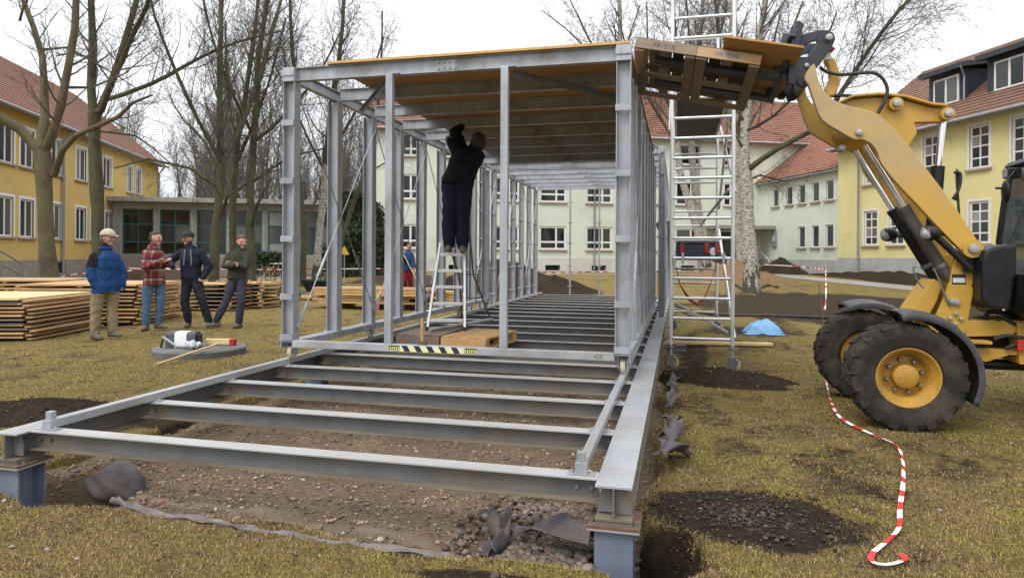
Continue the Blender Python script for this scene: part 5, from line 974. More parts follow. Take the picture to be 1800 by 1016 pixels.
# ================================================================== people
def person(label, base, d, J, head, look, facing, cl, cap=None, hair='hair_dark', hat=None, tilt=0.0, hold=None, wide=1.0, extra=None, z0=None):
    s = d / F; b0 = at(base[0], base[1], d); b0.z = gh(b0.x, b0.y) if z0 is None else z0; root = thing('person', label, 'person', b0, A)
    ph = R(facing); fw = Vector((math.sin(ph), -math.cos(ph), 0)); lt = Vector((math.cos(ph), math.sin(ph), 0))
    def c(p): return Vector(((p[0] - base[0]) * s, p[2] if len(p) > 2 else 0, (base[1] - p[1]) * s))
    Q = {k: c(v) for k, v in J.items()}; hd = c(head); prim = []; M = MB(); seg = []
    def cap_(p, q, r0, r1, reg, n=6, bulge=0.0):
        p = Vector(p); q = Vector(q); ax = (q - p); Ln = ax.length; ax = ax / max(Ln, 1e-6); pts = []; rr = []
        for k in range(4): a = math.pi / 2 * (1 - k / 4); pts.append(p - ax * r0 * math.sin(a)); rr.append(max(r0 * math.cos(a), .0006))
        for k in range(n + 1): f = k / n; pts.append(p + ax * Ln * f); rr.append(r0 + (r1 - r0) * f + bulge * math.sin(math.pi * f))
        for k in range(1, 5): a = math.pi / 2 * k / 4; pts.append(q + ax * r1 * math.sin(a)); rr.append(max(r1 * math.cos(a), .0006))
        M.tube(pts, rr, 12); seg.append((p, q, r0, r1, reg))
    def loft(rings, reg, sg=20):
        vs = []; fs = []
        for (cc, a, b_) in rings:
            for k in range(sg): t = 2 * math.pi * k / sg; ex = .85; ct, st_ = math.cos(t), math.sin(t); vs.append(cc + lt * a * math.copysign(abs(ct) ** ex, ct) + fw * b_ * math.copysign(abs(st_) ** ex, st_))
        for i in range(len(rings) - 1):
            for k in range(sg): fs.append((i * sg + k, i * sg + (k + 1) % sg, (i + 1) * sg + (k + 1) % sg, (i + 1) * sg + k))
        fs.append(tuple(range(sg - 1, -1, -1))); fs.append(tuple((len(rings) - 1) * sg + k for k in range(sg))); M.add(vs, fs)
        for i in range(len(rings) - 1): seg.append((rings[i][0], rings[i + 1][0], min(rings[i][1:]) * 1.1, min(rings[i + 1][1:]) * 1.1, reg))
    hip, nk = Q['hip'], Q['neck']; up = nk - hip; jk = cl['jacket']; w = wide
    hem = hip - Vector((0, 0, cl.get('hem', .08))) 
    loft([(hip - up * .16, .14 * w, .105 * w), (hip - up * .05, .17 * w, .125 * w), (hip + up * .12, .17 * w, .125 * w)], 'trousers')
    loft([(hem, .185 * w, .145 * w), (hip + up * .05, .192 * w, .152 * w), (hip + up * .3, .182 * w, .148 * w), (hip + up * .55, .2 * w, .155 * w), (hip + up * .76, .195 * w, .142 * w), (hip + up * .89, .135 * w, .11 * w), (hip + up * .98, .085, .085), (hip + up * 1.06, .07, .075)], 'jacket')
    cap_(nk - (hd - nk) * .25, hd - (hd - nk) * .15, .058, .056, 'skin')
    for sd in 'ab':
        sh, el, wr = Q['sh' + sd], Q['el' + sd], Q['wr' + sd]; th = cl.get('sleeve', 0)
        sh = sh - up.normalized() * .02 - (sh - hip - up * .8) * .1; cap_(hip + up * .8 + (sh - hip - up * .8) * .3, sh, .08, .064 + th * .7, 'sleeves'); cap_(hip + up * .96, sh + (hip + up * .9 - sh) * .35, .05, .05, 'sleeves'); cap_(sh, el, .064 + th * .8, .056 + th, 'sleeves', 8, .006); cap_(el, wr, .056 + th, .042 + th * .7, 'sleeves', 8, .004)
        # hand: palm, four fingers, thumb
        hdir = (Q['ha' + sd] - wr); hdir = hdir.normalized() if hdir.length > 1e-4 else (wr - el).normalized(); sx = hdir.cross(fw); sx = sx.normalized() if sx.length > .1 else lt.copy(); nrm = sx.cross(hdir).normalized(); hm = cl.get('hand', 'skin')
        cap_(wr - hdir * .02, wr + hdir * .03, .032, .034, hm); 
        for k in range(4):
            o_ = sx * (-.03 + .02 * k); kn = wr + hdir * (.075 - abs(k - 1.4) * .006) + o_; cap_(wr + hdir * .02 + o_ * .8, kn, .016, .0125, hm, 3); e1 = kn + hdir * .03 + nrm * .016; cap_(kn, e1, .0115, .0105, hm, 2); cap_(e1, e1 + hdir * .008 + nrm * .024, .0105, .0095, hm, 2)
        cap_(wr + hdir * .015 - sx * .03, wr + hdir * .06 - sx * .05 + nrm * .02, .0135, .0115, hm, 3)
        hp, kn, an, to = Q['hp' + sd], Q['kn' + sd], Q['an' + sd], Q['to' + sd]
        lg = cl.get('leg', 0); cap_(hp, kn, .1 * w + lg, .07 + lg, 'trousers', 8); cap_(kn, an + Vector((0, 0, .035)), .068 + lg, .058 + lg, 'trousers', 8, .008)
        ft = (to - an); ft.z = 0; ft = ft.normalized() if ft.length > .02 else fw.copy(); fz = to.z; hl = Vector((an.x, an.y, fz + .045)) - ft * .05; cap_(hl, hl + ft * .12 + Vector((0, 0, .004)), .047, .046, 'shoes', 4); cap_(hl + ft * .1, hl + ft * .2 + Vector((0, 0, -.008)), .046, .036, 'shoes', 4); cap_(hl + Vector((0, 0, .0)), an + Vector((0, 0, .05)), .048, .05, 'shoes', 3)
    # head in its own frame
    lk = R(look); hf = Vector((math.sin(lk) * math.cos(tilt), -math.cos(lk) * math.cos(tilt), math.sin(tilt))); hl_ = Vector((math.cos(lk), math.sin(lk), 0)); hu = hl_.cross(hf) * -1; hu = hf.cross(hl_) if hf.cross(hl_).z > 0 else hl_.cross(hf)
    HS = 1.1
    def hp_(x, y, z): return hd + (hl_ * x + hf * y + hu * z) * HS
    HM = Matrix((hl_ * HS, hf * HS, hu * HS)).transposed()
    M.ell(hd + hu * .012 * HS, (.076, .096, .112), 20, 14, HM); seg.append((hp_(0, -.01, -.02), hp_(0, .01, .05), .08, .085, 'skin'))
    cap_(hp_(0, .035, -.06), hp_(0, .05, -.088), .052, .038, 'skin'); cap_(hp_(0, .088, .012), hp_(0, .112, -.026), .011, .0165, 'skin', 3); cap_(hp_(-.04, .076, .03), hp_(.04, .076, .03), .018, .018, 'skin', 3)
    for q in (-1, 1):
        cap_(hp_(q * .077, -.005, .012), hp_(q * .08, -.012, -.022), .0165, .013, 'skin', 3); cap_(hp_(q * .05, .06, -.02), hp_(q * .045, .055, -.035), .021, .021, 'skin', 2)
    tmp = link('tmp', M.mesh('tmp', 'skin')); md = tmp.modifiers.new('r', 'REMESH'); md.mode = 'VOXEL'; md.voxel_size = .0085 if d < 20 else .014; md2 = tmp.modifiers.new('s', 'SMOOTH'); md2.iterations = 3; md2.factor = .5
    dg = bpy.context.evaluated_depsgraph_get(); me = bpy.data.meshes.new_from_object(tmp.evaluated_get(dg)); bpy.data.objects.remove(tmp); me.name = 'body'
    n = len(me.polygons); ce = np.empty(n * 3, np.float32); me.polygons.foreach_get('center', ce); ce = ce.reshape(-1, 3); best = np.full(n, 1e9); idx = np.zeros(n, int); regs = []
    for (p, q, r0, r1, reg) in seg:
        if reg not in regs: regs.append(reg)
        p = np.array(p); q = np.array(q); v = q - p; L2 = max(v @ v, 1e-9); t = np.clip(((ce - p) @ v) / L2, 0, 1); dd = np.linalg.norm(ce - p - t[:, None] * v, axis=1) - (r0 + (r1 - r0) * t); 
        if reg in ('jacket', 'sleeves'): dd = dd - .012
        m_ = dd < best; best[m_] = dd[m_]; idx[m_] = regs.index(reg)
    if 'jacket' in regs:
        ij, it_ = regs.index('jacket'), regs.index('trousers'); zr = ce[:, 2]; hz = hem.z + .012 * np.sin(ce[:, 0] * 9 + ce[:, 1] * 7); idx[(idx == it_) & (zr > hz)] = ij; idx[(idx == ij) & (zr < hz)] = it_
    cl = dict(cl); cl['sleeves'] = cl['jacket']
    if cl.get('yoke'):
        ys = regs.index('sleeves'); rel = (ce - np.array(hip + up * .75)) @ np.array(fw); zz = (ce[:, 2] - hip.z) / up.z; regs.append('yoke'); m_ = ((idx == ij) | (idx == ys)) & (rel < .05) & (zz > .5); idx[m_] = len(regs) - 1
    me.materials.clear()
    for rg_ in regs: me.materials.append(MATS[cl.get(rg_, rg_)])
    me.polygons.foreach_set('material_index', idx.astype(np.int32))
    nv = len(me.vertices); co = np.empty(nv * 3, np.float32); me.vertices.foreach_get('co', co); co = co.reshape(-1, 3); no = np.empty(nv * 3, np.float32); me.vertices.foreach_get('normal', no); no = no.reshape(-1, 3)
    cloth = np.zeros(nv); 
    for i_, rg_ in enumerate(regs):
        if rg_ in ('jacket', 'trousers', 'sleeves', 'yoke'):
            lv = np.empty(len(me.loops), np.int32); me.loops.foreach_get('vertex_index', lv); lp = np.repeat(idx, 4) if len(lv) == 4 * n else None
            if lp is not None: cloth[lv[lp == i_]] = 1
    fold = np.sin(co[:, 2] * 38 + 6 * np.sin(co[:, 0] * 14 + d) + 4 * np.sin(co[:, 1] * 17)) * .5 + np.sin(co[:, 0] * 45 + co[:, 2] * 22 + 3 * np.sin(co[:, 2] * 9 + co[:, 1] * 20)) * .35 + np.sin(co[:, 2] * 11 + co[:, 0] * 9 + facing) * .6
    co = co + no * (fold * .0065 * cloth)[:, None]; me.vertices.foreach_set('co', co.astype(np.float32).ravel()); me.update(); me.shade_smooth(); body = link('body', me, root)
    for q in (-1, 1): e = MB(); e.ell(hp_(q * .034, .089, .008), (.0095, .006, .006), 10, 8, HM); e.build('eye', 'eye', root, 180)
    m_ = MB(); m_.ell(hp_(0, .092, -.058), (.024, .01, .0065), 10, 6, HM); m_.build('mouth', 'lips', root, 180)
    def shell(name, mat, r, off, cond, th=.0):
        e = MB(); e.ell((0, 0, 0), r, 28, 20); V = [Vector(v) for v in e.v]; keep = [f for f in e.f if cond(sum((V[i] for i in f), Vector()) / len(f))]; e.f = keep; e.m = [0] * len(keep); e.v = [tuple(hd + HM @ (v * (1 + (.035 * math.sin(v.x * 90 + v.z * 60) if name == 'hair' else 0)) + Vector(off))) for v in V]
        o = e.build(name, mat, root, 180); sm = o.modifiers.new('t', 'SOLIDIFY'); sm.thickness = .012; sm.offset = -1; return o
    if hair: shell('hair', hair, (.0815, .1015, .117), (0, -.006, .014), lambda c_: c_.z > .052 + .3 * max(c_.y - .02, 0) or (c_.y < -.012 and c_.z > -.06))
    if hat:
        o = shell('cap', hat, (.094, .113, .1), (0, -.004, .045), lambda c_: c_.z > -.004); br = MB(); P_ = []
        for k in range(9): t = math.pi * k / 8; P_.append(hp_(.075 * math.cos(t), .09 + .085 * math.sin(t), .046 - .02 * math.sin(t)))
        P_ += [hp_(-.08, .05, .05), hp_(.08, .05, .05)]; br.add(P_ + [p + hu * .007 for p in P_], [tuple(range(10, -1, -1)), tuple(range(11, 22))] + [(k, (k + 1) % 11, (k + 1) % 11 + 11, k + 11) for k in range(11)]); br.build('brim', hat, o)
    if extra: extra(root, Q, hip, up, lt, fw, c)
    return root
def sho(Jd): return Jd
# man in blue jacket and cap
def x1(root, Q, hip, up, lt, fw, c):
    m_ = MB(); m_.tube([hip + up * 1.0 + (lt * .095 * math.cos(t) + fw * .095 * math.sin(t)) for t in [k * .4488 for k in range(15)]], .026, 8); m_.build('collar', 'cloth_blue', root, 180)
person('man in blue and black jacket, khaki trousers and beige cap facing right', (183, 596), 11.78, dict(hip=(187, 503), neck=(184, 436), sha=(171, 449, -.15), ela=(172, 480, -.2), wra=(178, 503, -.17), haa=(180, 511, -.16), shb=(193, 448, .15), elb=(202, 478, .2), wrb=(206, 500, .15), hab=(208, 508, .12), hpa=(180, 506, -.09), kna=(174, 550, -.1), ana=(173, 587, -.1), toa=(190, 595, -.16), hpb=(192, 506, .09), knb=(193, 548, .06), anb=(195, 583, .05), tob=(213, 592, .02)), (189, 418), 78, 78,
       dict(jacket='cloth_blue', trousers='cloth_khaki', shoes='shoe_grey', hand='glove', glove='glove', yoke='cloth_black', sleeve=.026, leg=.016, hem=.1), hat='cap_beige', hair='hair_grey', wide=1.12, extra=x1)
person('man in red checked shirt and jeans pointing with his hand', (270, 582), 13.0, dict(hip=(271, 494), neck=(267, 434), sha=(262, 443, -.14), ela=(266, 471, -.22), wra=(291, 460, -.26), haa=(299, 455, -.26), shb=(274, 442, .12), elb=(284, 466, .1), wrb=(296, 459, -.08), hab=(303, 454, -.14), hpa=(265, 497, -.08), kna=(262, 537, -.1), ana=(260, 573, -.08), toa=(262, 581, -.3), hpb=(277, 497, .08), knb=(279, 536, .04), anb=(277, 571, .04), tob=(293, 579, .02)), (273, 420), 80, 70,
       dict(jacket='plaid', trousers='jeans', shoes='shoe_brown', sleeve=.014, leg=.004, hem=.08), hair='hair_dark')
def x3(root, Q, hip, up, lt, fw, c):
    for s_ in (-1, 1): m_ = MB(); m_.bar(hip + up * .93 + lt * .055 * s_ + fw * .14, hip + up * .42 + lt * .075 * s_ + fw * .178, .028, .02, fw); m_.build('jacket_lining', 'cloth_grey', root)
    m_ = MB(); m_.tube([hip + up * 1.0 + (lt * .09 * math.cos(t) + fw * .085 * math.sin(t)) for t in [R(110) + k * .3 for k in range(17)]], .022, 8); m_.build('collar', 'cloth_navy', root, 180)
person('man in open black jacket and dark cap facing the camera', (346, 576), 13.65, dict(hip=(336, 488), neck=(334, 434), sha=(317, 442, 0), ela=(297, 460, -.05), wra=(312, 468, -.18), haa=(318, 470, -.2), shb=(353, 441, 0), elb=(364, 467, .08), wrb=(359, 486, -.05), hab=(354, 494, -.1), hpa=(329, 492, 0), kna=(327, 531, -.06), ana=(331, 566, 0), toa=(333, 575, -.22), hpb=(344, 492, 0), knb=(358, 530, -.06), anb=(367, 565, 0), tob=(372, 574, -.22)), (329, 419), -8, 5,
       dict(jacket='cloth_navy', trousers='cloth_black2', shoes='shoe_grey', sleeve=.022, leg=.012, hem=.02), hair='hair_dark', hat='cap_navy', wide=1.04, extra=x3)
person('man in olive fleece jumper with folded arms', (412, 577), 13.6, dict(hip=(416, 487), neck=(420, 439), sha=(402, 446, .02), ela=(398, 467, -.1), wra=(418, 466, -.24), haa=(426, 464, -.24), shb=(436, 447, -.02), elb=(436, 468, -.12), wrb=(415, 463, -.2), hab=(405, 461, -.19), hpa=(410, 491, 0), kna=(400, 528, -.06), ana=(382, 565, -.05), toa=(363, 574, -.2), hpb=(425, 491, 0), knb=(425, 530, -.05), anb=(420, 567, .0), tob=(415, 576, -.2)), (424, 425), 42, 12,
       dict(jacket='cloth_olive', trousers='cloth_slate', shoes='shoe_grey', sleeve=.012, leg=.01, hem=.03), hair='hair_brown', wide=.98, tilt=-.15)
person('worker in blue jacket and red trousers holding a tool in the background', (716, 515), 26.0, dict(hip=(717, 474), neck=(717, 445), sha=(711, 449, -.15), ela=(711, 460, -.22), wra=(714, 456, -.4), haa=(716, 456, -.45), shb=(724, 449, .1), elb=(727, 462, -.1), wrb=(727, 472, -.35), hab=(728, 475, -.4), hpa=(713, 477, 0), kna=(713, 496, -.1), ana=(712, 511, 0), toa=(712, 515, -.2), hpb=(720, 477, 0), knb=(721, 496, 0), anb=(722, 511, .1), tob=(722, 515, -.1)), (719, 436), 25, 25,
       dict(jacket='cloth_blue', trousers='cloth_maroon', shoes='shoe_grey', sleeve=.015, leg=.015), hair='hair_brown')
p0, p1 = at(710, 448, 25.5), at(731, 490, 25.5); tl = thing('digging_tool', 'long wooden handled digging tool held by the background worker', 'tool', p1); mb = MB(); mb.cyl(p0 - p1, (0, 0, 0), .018, 8); mb.build('handle', 'wood_pale', tl); mb = MB(); mb.box(-.1, .1, -.01, .01, -.28, .0); mb.build('blade', 'rust', tl, bev=.004)
SR = lx + Matrix.Rotation(A, 3, 'Z') @ Vector((.0, .28, 0)); ZS = lx.z + 1.008
person('worker in black jacket and navy trousers on the stepladder reaching up', (801, 448), 8.95, dict(hip=(804, 318), neck=(829, 262), sha=(812, 262, .1), ela=(798, 236, .05), wra=(806, 226, .12), haa=(812, 217, .16), shb=(838, 272, -.1), elb=(812, 284, -.25), wrb=(794, 258, -.2), hab=(787, 246, -.18), hpa=(793, 322, .02), kna=(789, 380, -.02), ana=(789, 436, .0), toa=(789, 447, -.2), hpb=(815, 322, 0), knb=(814, 380, -.02), anb=(813, 438, 0), tob=(814, 448, -.2)), (838, 255), 210, 188,
       dict(jacket='cloth_black', trousers='cloth_purple', shoes='shoe_brown', sleeve=.026, leg=.02, hem=.05), hair='hair_dark', tilt=.45, wide=1.16, z0=ZS)
# ================================================================== wheel loader (faces -X, stands square to the frame)
ld = thing('wheel_loader', 'yellow compact wheel loader with raised fork arms on the right', 'wheel loader', (1.95, 7.3, 0)); LO = ld.location
def lp(name, mb, mat, smooth=None, bev=0.0, parent=None): return mb.build(name, mat, parent or ld, smooth, bev, off=LO)
def outl(pts, Y): return [((q := onY(x, y, Y)).x, q.z) for x, y in pts]
def plate(mb, pts, Y, th, Yref=None): 
    P = outl(pts, Yref if Yref is not None else Y); return mb.prism(P, (1, 0, 0), (0, 0, 1), (0, Y + th / 2, 0), th)   # thickness towards -Y
ARM = [(1430, 114), (1437, 142), (1449, 162), (1465, 178), (1489, 187), (1515, 193), (1539, 202), (1566, 224), (1601, 265), (1642, 318), (1667, 351), (1700, 400), (1716, 424), (1719, 438), (1712, 449), (1699, 449), (1687, 440), (1648, 401), (1610, 360), (1572, 320), (1548, 289), (1541, 270), (1530, 254), (1515, 247), (1500, 246), (1474, 232), (1444, 212), (1430, 180), (1421, 153), (1413, 137)]
def smooth_poly(P, k=3):
    out = []; n = len(P)
    for i in range(n):
        a0, b0_, c0, d0 = (Vector(P[(i + j) % n]) for j in (-1, 0, 1, 2))
        for q_ in range(k): t = q_ / k; out.append(tuple((b0_ * 2 + (c0 - a0) * t + (a0 * 2 - b0_ * 5 + c0 * 4 - d0) * t * t + (b0_ * 3 - a0 - c0 * 3 + d0) * t ** 3) * .5))
    return out
YN, YF_, YM = 7.0, 7.6, 7.3; ARM = smooth_poly(ARM)
for Y, m_ in ((YN, 'yellow_dusty'), (YF_, 'yellow_cat')):
    mb = MB(); plate(mb, ARM, Y, .07, YN); lp('boom_arm', mb, m_, bev=.008)
mb = MB(); c1 = onY(1500, 220, YN); mb.cyl((c1.x, YN + .037, c1.z), (c1.x, YF_ - .037, c1.z), .075, 16); lp('boom_cross_tube', mb, 'yellow_cat', 40)
# z-bar lever in the middle with its upper flange
LEV = [(1475, 184), (1500, 172), (1545, 168), (1590, 172), (1640, 186), (1668, 188), (1676, 196), (1672, 208), (1660, 212), (1612, 213), (1617, 232), (1600, 258), (1560, 262), (1500, 215)]
mb = MB(); plate(mb, LEV, YM, .1, YM - .12); lp('tilt_lever', mb, 'yellow_cat', bev=.01)
mb = MB(); P_ = [onY(x_, y_, YM - .12) for x_, y_ in ((1474, 183), (1500, 171), (1545, 167), (1590, 171), (1640, 185), (1666, 187))]; V_ = []
for v_ in P_: V_ += [(v_.x, YM - .12, v_.z + .004), (v_.x, YM + .12, v_.z + .004), (v_.x, YM + .12, v_.z + .026), (v_.x, YM - .12, v_.z + .026)]
mb.add(V_, [(3, 2, 1, 0), (20, 21, 22, 23)] + [(i * 4 + k, i * 4 + (k + 1) % 4, i * 4 + 4 + (k + 1) % 4, i * 4 + 4 + k) for i in range(5) for k in range(4)]); lp('lever_flange', mb, 'yellow_cat', bev=.004)
for (x_, y_), r_ in (((1576, 182), .062), ((1667, 200), .06)):
    q = onY(x_, y_, YM - .12); mb = MB(); mb.lathe([(r_, -.12), (r_, .1)], (q.x, YM, q.z), (0, 1, 0), 20); b_ = lp('pin_boss', mb, 'yellow_cat', 40); mb = MB(); mb.lathe([(.012, -.16), (r_ * .58, -.155), (r_ * .62, -.13), (r_ * .62, -.1)], (q.x, YM, q.z), (0, 1, 0), 14); lp('pin', mb, 'pin_steel', 40, parent=b_)
LK = [(1455, 100), (1466, 108), (1474, 130), (1474, 152), (1465, 170), (1452, 172), (1448, 160), (1458, 140), (1455, 118), (1448, 108)]
mb = MB(); plate(mb, LK, YM, .12, YM); lp('tilt_link', mb, 'yellow_cat', bev=.01)
for (x_, y_) in ((1508, 235), (1488, 256)):
    q = onY(x_, y_, YN); mb = MB(); mb.lathe([(.01, -.075), (.028, -.07), (.034, -.04), (.034, .03)], (q.x, YN if x_ > 1500 else YN + .2, q.z), (0, 1, 0), 14); lp('pin', mb, 'pin_steel', 40)
q = onY(1706, 437, YN); mb = MB(); mb.lathe([(.085, -.06), (.085, .03)], (q.x, YN, q.z), (0, 1, 0), 24); o = lp('pivot_boss', mb, 'yellow_cat', 40); mb = MB(); mb.lathe([(.015, -.1), (.04, -.095), (.045, -.06)], (q.x, YN, q.z), (0, 1, 0), 16); lp('pin', mb, 'pin_steel', 40, parent=o)
# tower
TOW = [(1690, 448), (1722, 444), (1724, 462), (1719, 490), (1712, 503), (1716, 508), (1708, 552), (1700, 592), (1690, 608), (1640, 608), (1634, 585), (1650, 556), (1664, 525), (1674, 495), (1678, 470)]
for Y, m_ in ((YN + .075, 'yellow_cat'), (YF_ - .075, 'yellow_cat')): mb = MB(); plate(mb, TOW, Y, .05, YN); lp('tower_plate', mb, m_, bev=.006)
q = onY(1690, 490, YN); mb = MB(); mb.box(q.x - .06, q.x + .055, YN + .0485, YN + .0495, q.z - .055, q.z + .04); o = lp('type_plate', mb, 'black_flat')
mb = MB(); mb.box(q.x - .052, q.x + .048, YN + .0475, YN + .0484, q.z - .038, q.z + .006); lp('label_field', mb, 'white_label', parent=o)
for x_, y_ in ((1685, 532), (1678, 530), (1683, 552), (1673, 560), (1692, 561), (1682, 570)):
    q = onY(x_, y_, YN); mb = MB(); mb.lathe([(.006, -.03), (.016 if y_ > 545 else .026, -.026), (.018 if y_ > 545 else .03, .0)], (q.x, YN + .05, q.z), (0, 1, 0), 8); lp('bolt', mb, 'pin_steel', 40)
mb = MB(); plate(mb, [(1600, 545), (1626, 508), (1640, 490), (1655, 498), (1645, 530), (1628, 560), (1604, 562)], YM + .05, .36, YM - .1); lp('front_frame', mb, 'yellow_dusty', bev=.01)
BP = [(1692, 463), (1700, 457), (1712, 454), (1713, 478), (1696, 480)]; mb = MB(); plate(mb, BP, YN + .02, .03, YN); lp('strut_plate', mb, 'black_flat')
mb = MB(); a_, b_ = onY(1648, 418, YN - .0), onY(1704, 472, YN); mb.tube([a_ + Vector((0, .0, 0)), b_ + Vector((0, -.02, 0))], .032, 12); lp('safety_strut', mb, 'black_plastic', 40)
# lift cylinders
for Y, rod_, bar_, m_ in ((YN + .13, ((1520, 256), (1592, 370)), ((1588, 364), (1668, 490)), 'cyl_dirty'), (YF_ - .12, None, None, 'black_plastic')):
    if rod_: A0, A1, B0, B1 = (onY(*p, YN + .13) for p in (*rod_, *bar_)); 
    A_, B_, C_, D_ = [Vector((v.x, Y, v.z)) for v in (A0, A1, B0, B1)]
    mb = MB(); mb.cyl(A_, B_, .026, 14); lp('lift_rod', mb, 'chrome', 40); mb = MB(); mb.tube([C_, C_.lerp(D_, .06), C_.lerp(D_, .061), D_], [.058, .058, .053, .053], 18); lp('lift_cylinder', mb, m_, 40)
    mb = MB(); mb.lathe([(.06, -.02), (.064, 0), (.06, .02)], C_.lerp(D_, .82), D_ - C_, 18); lp('cylinder_clamp', mb, 'galv_shaded_dirty', 40)
a_, b_, c_ = onY(1667, 204, YM - .12), onY(1657, 290, YM - .12), onY(1646, 420, YM - .12)
mb = MB(); mb.cyl(Vector((a_.x, YM, a_.z)), Vector((b_.x, YM, b_.z)), .03, 14); lp('tilt_rod', mb, 'chrome', 40); mb = MB(); mb.cyl(Vector((b_.x, YM, b_.z)), Vector((c_.x, YM, c_.z)), .06, 18); lp('tilt_cylinder', mb, 'black_plastic', 40)
# hoses
def hose(pts, Y, r=.014, m_='black_rubber', name='hose'):
    P = [onY(x_, y_, YM - .1) for x_, y_ in pts]; P = [Vector((v.x, Y, v.z)) for v in P]; out = []
    for i in range(len(P) - 1):
        a0, b0_, c0, d0 = P[max(i - 1, 0)], P[i], P[i + 1], P[min(i + 2, len(P) - 1)]
        for k in range(5): t = k / 5; out.append((b0_ * 2 + (c0 - a0) * t + (a0 * 2 - b0_ * 5 + c0 * 4 - d0) * t * t + (b0_ * 3 - a0 - c0 * 3 + d0) * t ** 3) * .5)
    mb = MB(); mb.tube(out + [P[-1]], r, 8); lp(name, mb, m_, 60)
hose([(1440, 120), (1452, 128), (1475, 133), (1505, 131), (1532, 130), (1548, 138), (1558, 158), (1553, 180), (1542, 200)], YM - .13, .017); hose([(1465, 162), (1490, 160), (1515, 163), (1530, 175)], YM + .1, .017)
hose([(1690, 385), (1685, 300), (1690, 320), (1683, 352)], YM - .05, .012); hose([(1678, 303), (1690, 305), (1688, 330), (1676, 350)], YM - .08, .013)
hose([(1640, 440), (1660, 480), (1672, 510), (1668, 540)], YN + .2, .013); hose([(1600, 470), (1594, 470), (1600, 490), (1612, 505)], YN + .02, .008, 'galv_shaded_dirty', 'bracket_bar'); hose([(1628, 472), (1634, 480), (1650, 520), (1660, 536)], YN + .03, .009, 'galv_shaded_dirty', 'bracket_bar')
# headlamps
def lamp(x_, y_, Y, s_=1):
    q = onY(x_, y_, YN - .05); q = Vector((q.x, Y, q.z)); mb = MB(); mb.lathe([(.03, .1), (.085, .05), (.1, -.03), (.095, -.05)], q, (-1, 0, .0), 18); o = lp('headlamp', mb, 'black_plastic', 50); mb = MB(); mb.lathe([(.088, -.045 + .1), (.07, .075), (.03, .085), (.002, .088)], q + Vector((.0, 0, 0)), (-1, 0, 0), 18); lp('lens', mb, 'lamp_glass', 60, parent=o)
    mb = MB(); mb.cyl(q + Vector((.05, .0, 0)), q + Vector((.17, .06, -.02)), .016, 8); lp('bracket', mb, 'black_flat', parent=o)
def lamp2(x_, y_, Y):
    q = onY(x_, y_, YN - .05); q = Vector((q.x, Y, q.z)); mb = MB(); mb.ell(q, (.095, .075, .072), 18, 12); mb.v = [(min(v[0], q.x + .09), v[1], v[2]) if v[0] > q.x - .055 else (q.x - .055 + (v[0] - q.x + .055) * .1, v[1], v[2]) for v in mb.v]; o = lp('headlamp', mb, 'black_plastic', 50)
    mb = MB(); mb.ell(q + Vector((-.05, 0, 0)), (.022, .064, .058), 16, 10); lp('lens', mb, 'lamp_glass', 60, parent=o); mb = MB(); mb.ell(q + Vector((-.035, -.045, -.012)), (.05, .03, .045), 14, 10); lp('indicator', mb, 'lamp_glass', 60, parent=o); mb = MB(); mb.cyl(q + Vector((.07, .02, 0)), q + Vector((.2, .1, -.02)), .016, 8); lp('bracket', mb, 'black_flat', parent=o)
lamp2(1633, 410, YN - .06); lamp2(1606, 408, YF_ + .12)
